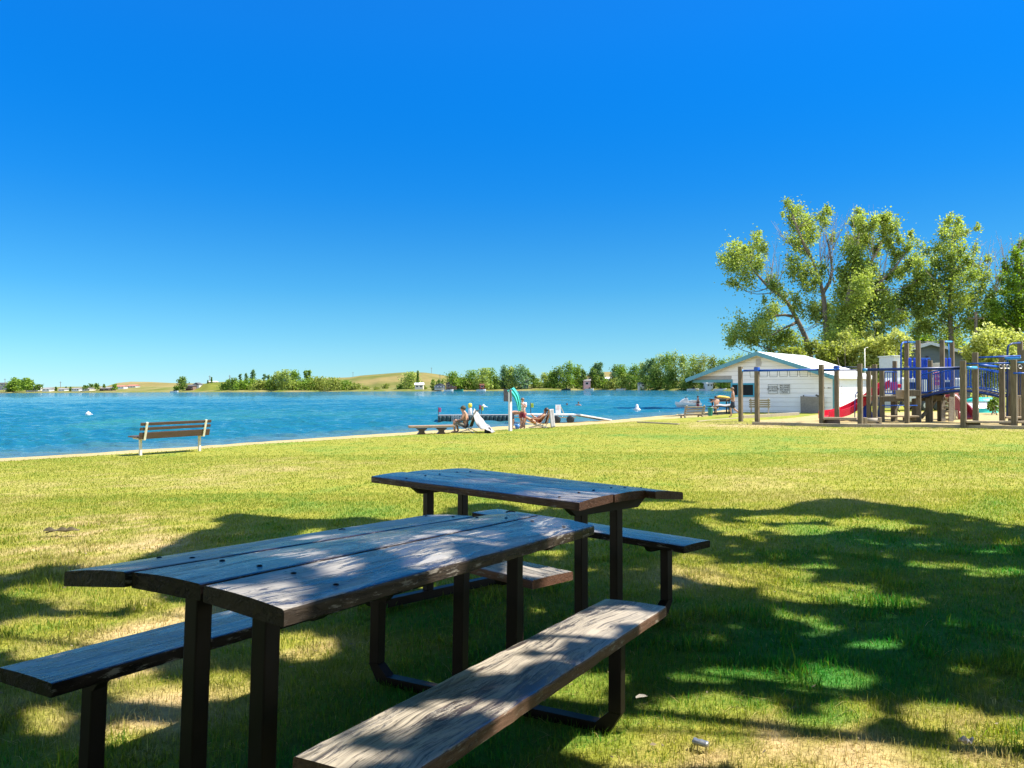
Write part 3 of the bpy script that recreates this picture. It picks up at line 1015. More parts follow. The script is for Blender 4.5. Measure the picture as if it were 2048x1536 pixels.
# ------------------------------------------------------------------ benches and the beach
def build_beach_things():
    # bench with a brown plank back, seen from behind
    Y = 17.4
    a = at(281, 906, Y); b = at(399, 901, Y + 1.25)
    d = V((b.x - a.x, b.y - a.y, 0)); ln = d.length; rz = math.atan2(d.y, d.x)
    t = thing('park_bench', 'brown plank bench with pale metal legs facing the lake on the lawn edge', 'bench', (a.x + .14 * math.sin(rz), a.y - .14 * math.cos(rz), gz(a.x, a.y)), rz, 'benches facing the water')
    bb = lambda h: -.02 - (h - .42) * .27           # the back leans toward the lawn
    x0, x1 = -.13, ln + .16
    for (h, hh) in ((.462, .155), (.622, .068), (.732, .068)):
        m = Matrix.Rotation(R(15), 3, 'X')
        MB().box(((x0 + x1) / 2, bb(h) - .0, h), (x1 - x0, .035, hh), rot=m).build('back_board', M['brown_board'], t, bevel=.004)
    for yy in (.10, .24, .38):
        MB().box(((x0 + x1) / 2, yy, .43 + .02 * (yy - .1)), (x1 - x0, .125, .036)).build('seat_board', M['brown_board'], t, bevel=.004)
    for x in (0, ln):
        m = MB()
        m.bar((x, .14, -.08), (x, .14, .39), .055, .055)
        m.bar((x, -.0, .375), (x, .42, .395), .055, .035)
        m.build('leg', M['pale_metal'], t, bevel=.004)
        MB().bar((x, -.03 + .005, .36), (x, bb(.78) - .03, .775), .055, .03, up=(0, 1, 0)).build('back_bracket', M['pale_metal'], t, bevel=.004)

    # low backless plank bench
    p = at(863, 873.5, 25.0)
    g = gz(p.x, p.y)
    t = thing('plank_bench', 'low backless wooden bench on two stubby dark pedestals beside the seated person', 'bench', (p.x, p.y, g), R(14), 'benches facing the water')
    MB().box((0, 0, .255), (1.52, .34, .075)).build('seat_board', surf('worn_bench_wood', (.20, .13, .08), (.33, .24, .17), 6, (1, 8, 8), rough=.8, bumps=.4), t, bevel=.012)
    for x in (-.33, .33):
        pr = [(-.15, 0), (.15, 0), (.13, .04), (.085, .09), (.085, .14), (.19, .216), (-.19, .216), (-.085, .14), (-.085, .09), (-.13, .04)]
        MB().prism([(q[0] + x, q[1] - .02) for q in pr], -.13, .13, lambda q, s: (q[0], s, q[1])).build('pedestal', M['brown_board'], t, bevel=.006)

    # man in a cap on a camp chair, with a white towel over the chair's back
    p = at(931, 866, 25.9)
    g = max(gz(p.x, p.y), beach_z(p.x, p.y)) if p.y < E_edge(np.array([p.x]))[0] else beach_z(p.x, p.y)
    base = V((p.x, p.y, p.z))
    rz = R(82)
    seat = dict(pelvis=(0, 0, .30), waist=(0, -.02, .44), chest=(0, 0, .63), neck=(0, .06, .79), head=(0, .10, .90), top=(0, .09, .98), nose=(0, .19, .885),
                shl=(-.17, .01, .72), ell=(-.24, .12, .50), wrl=(-.16, .33, .46), hal=(-.10, .40, .46), shr=(.17, .01, .72), elr=(.24, .12, .50), wrr=(.16, .33, .46), har=(.10, .40, .46),
                hil=(-.10, .02, .28), knl=(-.15, .42, .42), anl=(-.13, .38, .06), tol=(-.13, .52, .03), hir=(.10, .02, .28), knr=(.13, .40, .40), anr=(.12, .30, .06), tor=(.13, .44, .03))
    person('shirtless person in a dark cap and camouflage shorts sitting in a low folding chair', base, rz, seat, M['skin'], .92, [shorts(M['grey_cloth'], .9)], cap=surf('olive_cap', (.035, .035, .022), (.06, .055, .035), 20, rough=.85, bumps=.2))
    t = thing('folding_chair', 'low black folding beach chair under the person in a cap', 'folding chair', base, rz)
    MB().sheet(lambda u, v: (-.26 + .52 * u, -.22 + .42 * v, .25 - .035 * math.sin(v * 3.14)), 6, 6, .01).build('seat', M['black_cloth'], t)
    MB().sheet(lambda u, v: (-.26 + .52 * u, -.20 - .20 * v, .22 + .56 * v - .0), 6, 6, .012).build('backrest', M['black_cloth'], t)
    for s in (-1, 1):
        f = MB().tube([(s * .28, -.42, .80), (s * .28, -.14, .12), (s * .28, .28, .02)], .012, 6)
        f.tube([(s * .28, -.36, .02), (s * .28, .24, .30)], .012, 6)
        f.build('leg', M['steel'], t)
        MB().box((s * .29, .02, .44), (.05, .42, .025)).build('armrest', M['black_plastic'], t, bevel=.006)
    def drape(u, v):
        s = u
        q = abs(v - .5) * 2
        y = -.30 - .66 * s
        z = .80 * (1 - s) ** 1.12 + .05 * math.sin(3.14 * s) + .03
        w = .27 + .10 * math.sin(3.14 * s) + .06 * s + .025 * math.sin(17 * s)
        sag = (.22 + .42 * math.sin(3.14 * min(1, s * 1.1))) * q ** 1.7 * (1 - s)
        return ((v - .5) * 2 * w, y - .03 * q ** 2 + .012 * math.sin(11 * v + 5 * s), max(.025, z - sag + .028 * math.sin(14 * v + 4 * s) + .012 * math.sin(23 * s + 5 * v)))
    o = MB().sheet(drape, 24, 18, .012).build('towel', M['white_cloth'], smooth=True)
    o.location = base; o.rotation_euler = (0, 0, rz)
    tag(o, 'large white towel spread from the black chair back down to the sand', 'towel')
    # dark bag at the foot of the towel
    q = base + V((.78, -.25, 0)); q.z = max(beach_z(q.x, q.y), gz(q.x, min(q.y, 30)) - .08)
    t = thing('beach_bag', 'small dark bag beside a white bottle at the end of the white towel', 'bag', q)
    MB().lathe([(.10, 0), (.12, .08), (.11, .18), (.07, .22)], n=12).build('bag_body', M['black_cloth'], t, smooth=True)
    MB().tube([(-.05, 0, .21), (-.03, 0, .29), (.03, 0, .29), (.05, 0, .21)], .008, 6).build('strap', M['black_cloth'], t)

    # white post with a sign board and a turquoise towel blown off it
    p = ground(1020, 27.0)
    t = thing('sign_post', 'white wooden post with a board on its top end, draped with a towel', 'post', p, R(38))
    MB().box((0, 0, .72), (.10, .10, 1.5)).build('post', M['white_paint'], t, bevel=.006)
    MB().box((-.02, .12, 1.28), (.05, .42, .44)).build('sign_board', surf('dark_sign_board', (.05, .045, .05), (.09, .085, .09), 6, rough=.6, bumps=.1), t, bevel=.006)
    a0, a1 = at(1021, 778, 27.0), at(1041, 822, 27.15)
    def tw(u, v):
        c = a0 * (1 - u) + a1 * u
        w = .26 * (1 - u) + .11 * u
        sag = .10 * math.sin(u * math.pi)
        fold = .035 * math.sin(v * 15 + 2.2 * u) * (.4 + u)
        return (c.x + (v - .5) * w * .95 - sag * -.55 + .02 * math.sin(5 * u), c.y + fold + (v - .5) * .14, c.z + (v - .5) * w * .45 + sag * .55)
    o = MB().sheet(tw, 26, 16, .012).build('towel', M['turq_cloth'], smooth=True)
    tag(o, 'turquoise beach towel hanging from the white post and blown sideways', 'towel')
    def tw2(u, v):
        c = a0
        return (c.x - .11 + .20 * v + .10 * u * v, c.y - .10 - .03 * math.sin(v * 9), c.z + .03 - (.62 * v * u + .12 * u) )
    # the group on the sand behind the post
    Yp = 29.4
    def sand_at(u, y):
        x = xat(u, y); return V((x, y, max(beach_z(x, y), 0.02)))
    bend = dict(pelvis=(0, -.12, .78), waist=(0, .02, .84), chest=(0, .26, .86), neck=(0, .44, .80), head=(0, .56, .76), top=(0, .63, .74), nose=(0, .59, .67),
                shl=(-.17, .36, .82), ell=(-.2, .38, .56), wrl=(-.18, .46, .34), hal=(-.17, .50, .25), shr=(.17, .36, .82), elr=(.2, .38, .56), wrr=(.18, .46, .34), har=(.17, .50, .25),
                hil=(-.09, -.12, .75), knl=(-.12, -.02, .42), anl=(-.12, -.12, .08), tol=(-.13, .05, .03), hir=(.09, -.12, .75), knr=(.12, .0, .42), anr=(.12, -.10, .08), tor=(.13, .06, .03))
    person('shirtless child bending over the sand right of the white post', sand_at(1026, 29.6), R(-78), bend, M['skin'], .80, [shorts(M['navy'])], hair=surf('reddish_hair', (.18, .07, .03), (.26, .11, .05), 30, rough=.6))
    lift = dict(ell=(-.24, .12, 1.22), wrl=(-.12, .30, 1.36), hal=(-.06, .34, 1.40), elr=(.22, .10, 1.20), wrr=(.10, .24, 1.22), har=(.04, .28, 1.24))
    person('person in a pale patterned top holding the loose end of the turquoise towel', sand_at(1045, 29.2), R(160), lift, M['skin'], .70, [shirt(M['stripe_cloth']), shorts(M['dark_red_cloth'])], hair=M['hair_brown'])
    # reclining person in a yellow beach chair
    q = sand_at(1072, 29.3)
    rec = dict(pelvis=(0, 0, .26), waist=(0, -.10, .36), chest=(0, -.26, .50), neck=(0, -.38, .63), head=(0, -.42, .76), top=(0, -.43, .84), nose=(0, -.32, .77),
               shl=(-.17, -.32, .56), ell=(-.25, -.14, .40), wrl=(-.2, .08, .42), hal=(-.18, .16, .42), shr=(.17, -.32, .56), elr=(.25, -.12, .40), wrr=(.2, .12, .50), har=(.18, .18, .58),
               hil=(-.1, .04, .25), knl=(-.12, .42, .48), anl=(-.12, .56, .08), tol=(-.12, .70, .04), hir=(.1, .04, .25), knr=(.12, .46, .50), anr=(.12, .62, .08), tor=(.12, .76, .04))
    person('tanned dark haired person reclining in the yellow beach chair, knees up', q, R(88), rec, M['skin_tan'], .92, [('swimsuit', [('pelvis', 'waist'), ('waist', 'chest'), ('pelvis', 'hil'), ('pelvis', 'hir')], .012, M['dark_red_cloth'], [])], hair=M['hair_dark'])
    t = thing('beach_chair', 'yellow fabric beach chair holding the reclining person', 'beach chair', q, R(88), 'chairs on the sand')
    MB().sheet(lambda u, v: (-.28 + .56 * u, -.16 + .56 * v, .19 + .05 * v), 6, 6, .012).build('seat', M['yellow_cloth'], t)
    MB().sheet(lambda u, v: (-.28 + .56 * u, -.14 - .42 * v, .17 + .50 * v), 6, 6, .012).build('backrest', M['yellow_cloth'], t)
    for s in (-1, 1):
        f = MB().tube([(s * .30, -.58, .70), (s * .30, -.10, .12), (s * .30, .30, .02)], .013, 6).tube([(s * .30, -.40, .02), (s * .30, .42, .26)], .013, 6)
        f.build('leg', M['white_plastic'], t)
    # second chair seen from behind with a white towel hung on it
    q2 = sand_at(1086, 29.0)
    t = thing('beach_chair', 'orange backed beach chair standing empty under a white towel', 'beach chair', q2, R(100), 'chairs on the sand')
    MB().sheet(lambda u, v: (-.26 + .52 * u, -.12 + .46 * v, .20 + .03 * v), 6, 6, .012).build('seat', surf('orange_cloth', (.46, .20, .05), (.55, .27, .08), 7, rough=.8, bumps=.2), t)
    MB().sheet(lambda u, v: (-.26 + .52 * u, -.12 - .14 * v, .20 + .52 * v), 6, 6, .012).build('backrest', bpy.data.materials['orange_cloth'], t)
    for s in (-1, 1):
        MB().tube([(s * .28, -.28, .72), (s * .28, .0, .02)], .013, 6).tube([(s * .28, -.22, .02), (s * .28, .34, .24)], .013, 6).build('leg', M['steel'], t)
    o = MB().sheet(lambda u, v: (-.24 + .48 * v, -.31 - .05 * math.sin(v * 9) - .07 * u, .76 - .70 * u), 12, 12, .012).build('towel', M['white_cloth'], smooth=True)
    o.location = q2; o.rotation_euler = (0, 0, R(100 - 180 + 150))
    tag(o, 'narrow white towel hanging straight down over the orange chair', 'towel')
    # blue and teal pail between them
    t = thing('sand_pail', 'small blue sand pail standing between the bending child and the chairs', 'pail', sand_at(1034, 28.9))
    MB().lathe([(.07, 0), (.10, .2), (.095, .2), (.066, .01)], n=14).build('pail_body', surf('pail_blue', (.03, .12, .35), (.04, .16, .4), 4, rough=.4), t, smooth=True)
    MB().tube([(-.095, 0, .19), (-.06, 0, .28), (.06, 0, .28), (.095, 0, .19)], .006, 6).build('handle', M['white_plastic'], t)

    # floating dock of dark blocks with a pale deck, and the gangway to the sand
    Yd = 44.2
    x0, x1 = xat(878, Yd), xat(1021, Yd)
    t = thing('floating_dock', 'floating dock of dark green plastic floats with a pale deck', 'dock', (x0, Yd, 0), 0)
    L = x1 - x0
    n = 17
    for i in range(n):
        cx = L * (i + .5) / n
        for yy in (-.9, .9):
            MB().lathe([(.085, -.12), (.122, -.06), (.122, .27), (.10, .345)], (cx, yy, 0), 10).build('float', M['float_plastic'], t, smooth=False)
    MB().box((L / 2, 0, .366), (L + .1, .8, .035)).build('deck', surf('pale_deck', (.19, .185, .18), (.26, .25, .24), 5, (8, 1, 1), rough=.8, bumps=.3), t, bevel=.005)
    f = MB()
    for i in range(6):
        f.bar((L * (.2 + .022 * i), -1.08, -.2), (L * (.2 + .022 * i), -1.08, .40), .03, .03)
    for h in (.05, .25):
        f.bar((L * .19, -1.08, h), (L * .33, -1.08, h), .03, .03)
    f.build('swim_ladder', M['white_plastic'], t)
    # gangway
    Yg = 41.5
    xa, xb, xc = xat(1022, Yg), xat(1150, Yg), xat(1206, Yg)
    t = thing('gangway', 'long white gangway on two black wheels leading to the sand', 'gangway', (xa, Yg, 0))
    za, zb2 = .48, .45
    zc = max(beach_z(xc, Yg + 1.5), .1)
    MB().bar((0, 0, za), (xb - xa, .1, zb2), 1.1, .08).build('walkway', M['white_paint'], t, bevel=.01)
    MB().bar((xb - xa - .02, .1, zb2 + .003), (xc - xa + .3, 1.2, max(.10, zc)), 1.1, .08).build('ramp', M['white_paint'], t, bevel=.01)
    MB().bar((.1, -.58, za - .14), (xb - xa, -.48, zb2 - .14), .05, .06).build('side_rail', M['steel'], t)
    for u in (1112, 1139):
        x = xat(u, Yg) - xa
        w = MB().lathe([(.09, -.12), (.19, -.10), (.22, -.05), (.22, .05), (.19, .10), (.09, .12)], (x, -.46, .20), 18, 'Y')
        w.build('wheel', M['black_plastic'], t, smooth=False)
        MB().bar((x, -.46, .2), (x, -.46, .44), .05, .05).build('wheel_bracket', M['steel'], t)
    # white notice on the gangway
    q = V((xat(1116, Yg), Yg, .485))
    t = thing('notice_board', 'white notice board with faint red writing propped up on the gangway', 'sign', q, R(6))
    MB().box((0, 0, .27), (.30, .03, .50), rot=Matrix.Rotation(R(-6), 3, 'X')).build('board', M['white_paint'], t, bevel=.004)
    mk = MB()
    for i, w in enumerate((.10, .14, .08, .12)):
        mk.box((-.02 + .01 * i, -.018 - .0105 * (.27 - (.42 - .09 * i)) * -1, .42 - .09 * i), (w, .004, .03), rot=Matrix.Rotation(R(-6), 3, 'X'))
    mk.build('lettering', surf('faded_red_lettering', (.55, .25, .25), (.65, .4, .4), 20, rough=.7, bumps=0), t)
    MB().bar((.16, .02, .40), (.34, .12, .02), .03, .03).build('prop', M['timber'], t)
    # poles with coloured flags along the dock
    for lab, u, v0, v1, yy, mm, fw in (('pole with a pink flag at the left end of the dock', 877, 814, 842, 44.4, 'magenta_plastic', .12),
                                   ('pole with a purple and pink flag, left one of the close pair', 958.5, 809, 829, 45.1, 'magenta_plastic', .10),
                                   ('pole with a pale yellow and pink flag, right one of the close pair', 962.5, 811, 829, 44.6, 'lime_plastic', .10),
                                   ('black pole with a lime green flag beyond the gangway', 1061.5, 805, 829, 43.6, 'lime_plastic', .13)):
        a, b = at(u, v0, yy), at(u, v1, yy)
        t = thing('flag_pole', lab, 'flag pole', (b.x, b.y, -.05 if u == 877 else .36), 0, 'marker poles along the dock')
        hh = a.z - t.location.z
        MB().tube([(0, 0, 0), (0, 0, hh)], .022, 8).build('pole', M['dark_steel'], t)
        MB().sheet(lambda p, q: (fw * p * 1.3, .03 * math.sin(5 * p), hh - .04 - .26 * q), 6, 3, .02).build('flag', M[mm], t)
    a = at(940, 811, 44.6)
    t = thing('marker_float', 'upright yellow and white marker float standing on the dock behind the seated person', 'marker', (a.x, a.y, .38))
    MB().lathe([(.10, 0), (.13, .05), (.12, .34), (.06, .40)], n=12).build('lower_body', M['white_plastic'], t, smooth=True)
    MB().lathe([(.06, .40), (.12, .44), (.12, .62), (.05, .68)], n=12).build('upper_body', M['yellow_plastic'], t, smooth=True)
    # buoys
    def buoy(lab, u, v, y, kind):
        p = at(u, v, y)
        t = thing('buoy', lab, 'buoy', (p.x, p.y, 0), 0, 'white buoys on the lake')
        if kind == 'ball':
            MB().lathe([(.02, -.12)] + [(.21 * math.cos(R(a)), .08 + .21 * math.sin(R(a))) for a in (-60, -30, 0, 30, 60, 80)] + [(.03, .33)], n=16).build('buoy_body', M['white_plastic'], t, smooth=True)
            MB().tube([(.16, 0, .10), (.32, .02, .05), (.46, .05, .0)], [.06, .05, .02], 8).build('tail', M['white_plastic'], t, smooth=True)
        else:
            MB().lathe([(.10, -.1), (.30, .0), (.32, .08), (.16, .2), (.12, .40), (.07, .50), (.02, .52)], n=16).build('buoy_body', M['white_plastic'], t, smooth=True)
    buoy('white ball buoy floating alone on the left of the lake', 176.5, 829, 58, 'ball')
    buoy('white ball buoy floating beyond the floating dock', 967, 813, 74, 'ball')
    buoy('white cone shaped buoy on the water left of the jet ski', 1274, 820, 62, 'cone')
    # swimmers, head and shoulders out of the water
    for lab, u, y, cl in (('swimmer with dark hair, only the head and shoulders above the water', 1134, 74, None), ('swimmer with pale shoulders farther out beside the dark haired one', 1157, 77, None)):
        p = at(u, 812, y)
        person(lab, (p.x, p.y, -1.28 if u == 1157 else -1.36), R(150), dict(ell=(-.36, .1, 1.30), wrl=(-.5, .25, 1.28), hal=(-.55, .3, 1.27), elr=(.36, .1, 1.30), wrr=(.5, .25, 1.28), har=(.55, .3, 1.27)), M['skin'], 1.0, [], hair=M['hair_dark'], hands=False)
    # jet ski with someone standing next to it
    p = at(1379, 812, 71)
    t = thing('jet_ski', 'white jet ski floating in shallow water', 'jet ski', (p.x, p.y, 0), R(176))
    hull = MB()
    secs = [(-1.1, .34, .36, -.1), (-.6, .44, .40, -.14), (.2, .46, .40, -.14), (.8, .34, .44, -.1), (1.2, .14, .50, .05), (1.35, .03, .52, .3)]
    vs = []
    for x, w, zt, zb in secs:
        vs += [(x, -w, zt), (x, -w * 1.04, zt * .55), (x, -w * .5, zb), (x, w * .5, zb), (x, w * 1.04, zt * .55), (x, w, zt)]
    fs = [(i * 6 + j, i * 6 + (j + 1) % 6, (i + 1) * 6 + (j + 1) % 6, (i + 1) * 6 + j) for i in range(len(secs) - 1) for j in range(6)] + [tuple(range(6)), tuple(range(30, 36))[::-1]]
    hull.add(vs, fs).build('hull', M['white_plastic'], t, smooth=False)
    MB().prism([(-1.0, .40), (.05, .42), (.1, .60), (-.3, .66), (-.95, .62)], -.17, .17, lambda q, s: (q[0], s, q[1])).build('seat', surf('grey_seat', (.3, .3, .3), (.4, .4, .4), 5, rough=.6), t, bevel=.03)
    MB().prism([(.1, .42), (.95, .46), (.75, .66), (.35, .86), (.18, .84)], -.2, .2, lambda q, s: (q[0], s, q[1])).build('cowl', M['white_plastic'], t, bevel=.03)
    MB().tube([(.28, -.36, .98), (.34, 0, .90), (.28, .36, .98)], .025, 8).bar((.34, 0, .82), (.34, 0, .92), .08, .08).build('handlebar', M['black_plastic'], t)
    p = at(1396, 815, 69)
    person('dark haired person in dark red shorts standing in the water at the jet ski', (p.x, p.y, -.55), R(100), dict(ell=(-.2, .2, 1.15), wrl=(-.2, .45, 1.1), hal=(-.2, .52, 1.1)), M['skin'], .95, [('vest', [('chest', 'waist'), ('waist', 'pelvis')], .03, M['black_cloth'], []), shorts(M['dark_red_cloth'])], hair=M['hair_dark'])
    # slatted grey bench near the bath house, seen from behind
    def slat_bench(lab, x, y, z, rz, w, n=4):
        t = thing('slatted_bench', lab, 'bench', (x, y, z), rz, 'grey slatted benches by the white building')
        for i in range(n):
            h = .40 + .125 * i
            MB().box((0, -.02 - .24 * (h - .38), h), (w, .035, .088), rot=Matrix.Rotation(R(14), 3, 'X')).build('back_slat', M['grey_wood'], t, bevel=.004)
        for yy in (.12, .25, .38, .50):
            MB().box((0, yy, .37 + .02 * yy), (w, .10, .035)).build('seat_slat', M['grey_wood'], t, bevel=.004)
        for s in (-1, 1):
            f = MB().bar((s * (w / 2 - .10), .10, .30), (s * (w / 2 - .10), -.18, .88), .06, .07, up=(0, 1, 0))
            f.bar((s * (w / 2 - .10), .05, .33), (s * (w / 2 - .10), .52, .35), .06, .06).bar((s * (w / 2 - .10), .42, -.1), (s * (w / 2 - .10), .42, .34), .06, .07)
            f.bar((s * (w / 2 - .10), .08, .36), (s * (w / 2 - .10), -.16, -.08), .06, .08, up=(0, 1, 0))
            f.build('side_frame', M['grey_wood'], t, bevel=.004)
        return t
    p = at(1388, 838, 39.6)
    slat_bench('grey slatted bench standing low on the sand left of the walking boy', p.x, p.y, gz(p.x, 38) - .30, R(18), 1.25)
    # picnic table in the shade of the roof, things on and beside it
    p = ground(1441, 43.2)
    t = thing('picnic_table', 'small dark picnic table in the shade under the left roof overhang', 'picnic table', p, R(4))
    MB().box((0, 0, .74), (1.25, .72, .04)).build('tabletop', M['brown_board'], t, bevel=.004)
    for s in (-1, 1):
        MB().box((0, s * .58, .44), (1.25, .24, .04)).build('seat_board', M['brown_board'], t, bevel=.004)
        for q in (-1, 1):
            MB().bar((s * .42, q * .2, 0), (s * .42, q * .2, .72), .06, .06).build('leg', M['frame_metal'], t, bevel=.003)
        MB().bar((s * .42, -.68, .39), (s * .42, .68, .39), .05, .05).build('cross_brace', M['frame_metal'], t)
        MB().bar((s * .42, -.62, .03), (s * .42, .62, .03), .05, .05).build('base_rail', M['frame_metal'], t)
    t2 = thing('inflatable_boat', 'small black and yellow inflatable lying on the shaded picnic table', 'inflatable', (p.x - .05, p.y, p.z + .762), R(3))
    MB().prism([(-.62, .13), (-.48, 0), (.55, 0), (.62, .12), (.4, .12), (-.4, .12)], -.2, .2, lambda q, s: (q[0], s, q[1])).build('hull', M['black_plastic'], t2, bevel=.03)
    MB().tube([(-.30, 0, .19), (.0, 0, .22), (.3, 0, .19), (.58, 0, .17)], [.06, .09, .09, .04], 10).build('bolster', M['yellow_cloth'], t2, smooth=True)
    o = MB().sheet(lambda u, v: (-.55 + 1.1 * u, -.72 + .26 * v, .475 + .10 * math.sin(3.14 * v) + .02 * math.sin(9 * u)), 14, 8, .015).build('towel', M['white_cloth'], smooth=True)
    o.location = p; o.rotation_euler = (0, 0, R(4))
    tag(o, 'white towel heaped on the near seat of the shaded picnic table', 'towel')
    sit = dict(pelvis=(0, 0, .52), waist=(0, 0, .66), chest=(0, .03, .85), neck=(0, .05, 1.0), head=(0, .07, 1.12), top=(0, .06, 1.20), nose=(0, .16, 1.11),
               shl=(-.17, .03, .94), ell=(-.28, .2, .82), wrl=(-.24, .42, .82), hal=(-.22, .5, .82), shr=(.17, .03, .94), elr=(.28, .2, .82), wrr=(.24, .42, .82), har=(.22, .5, .82),
               hil=(-.1, .02, .50), knl=(-.13, .42, .50), anl=(-.13, .40, .08), tol=(-.13, .54, .03), hir=(.1, .02, .50), knr=(.13, .42, .50), anr=(.13, .40, .08), tor=(.13, .54, .03))
    person('shirtless child with dark hair sitting at the shaded picnic table, back to the lawn', V(p) + V((-.42, -.62, 0)), R(4), sit, M['skin'], .85, [shorts(M['stripe_cloth'], .7)], hair=M['hair_dark'])
    t = thing('litter_bin', 'green litter bin at the left end of the shaded picnic table', 'bin', ground(1420, 40.6))
    MB().lathe([(.11, -.02), (.14, .40), (.145, .42), (.125, .42), (.10, .05)], n=14).build('bin_body', M['green_plastic'], t, smooth=False)
    MB().lathe([(.15, .40), (.155, .43), (.14, .45)], n=14).build('rim', M['green_plastic'], t)
    # the walking boy
    walk = dict(head=(0, .05, 1.61), top=(0, .03, 1.69), nose=(0, .135, 1.59), ell=(-.24, -.02, 1.16), wrl=(-.14, .22, 1.08), hal=(-.08, .29, 1.06), elr=(.24, -.04, 1.15), wrr=(.15, .22, 1.05), har=(.09, .29, 1.02),
                knl=(-.10, .14, .52), anl=(-.10, .10, .09), tol=(-.11, .25, .03), knr=(.10, -.06, .50), anr=(.10, -.40, .22), tor=(.11, -.34, .07))
    p = ground(1465.5, 38.0)
    person('shirtless boy in navy shorts walking left in front of the white building', p, R(80), walk, M['skin'], .875, [shorts(M['navy'], .98)], hair=M['hair_brown'])
    # second grey bench against the wall
    p = ground(1519, 43.0)
    slat_bench('grey slatted bench standing in front of the white wall', p.x, p.y, p.z, R(-20), 1.15)

# ------------------------------------------------------------------ the white bath house
def text_obj(name, body, size, mat, parent, loc, rot, align='CENTER', space=.95):
    cu = bpy.data.curves.new(name, 'FONT')
    cu.body = body; cu.size = size; cu.align_x = align; cu.align_y = 'CENTER'
    cu.space_line = space; cu.extrude = .002; cu.offset = size * .035
    tmp = bpy.data.objects.new('type', cu)
    COL.objects.link(tmp)
    me = bpy.data.meshes.new_from_object(tmp.evaluated_get(bpy.context.evaluated_depsgraph_get()))
    bpy.data.objects.remove(tmp)
    me.name = name
    me.materials.clear(); me.materials.append(mat)
    o = bpy.data.objects.new(name, me)
    COL.objects.link(o)
    o.parent = parent; o.location = loc; o.rotation_euler = rot
    return o


def siding_mat(name, c, pitch, lo):
    m, nt, out = new_mat(name)
    p = nd(nt, 'ShaderNodeBsdfPrincipled'); p.inputs['Roughness'].default_value = .65
    co = coords(nt)
    n = noise(nt, co, 1.7, 5, .6); n2 = noise(nt, coords(nt, (.6, .6, 9)), 3, 4, .6)
    r = ramp(nt, n.outputs[0], [(.3, tuple(x * .93 for x in c)), (.7, c)])
    r2 = ramp(nt, n2.outputs[0], [(.35, (.93, .93, .92)), (.6, (1, 1, 1))])
    base = mix(nt, 1, r.outputs[0], r2.outputs[0], 'MULTIPLY')
    nt.links.new(base, p.inputs['Base Color'])
    nt.links.new(bump(nt, n.outputs[0], .1, .01), p.inputs['Normal'])
    nt.links.new(p.outputs[0], out.inputs[0])
    return m


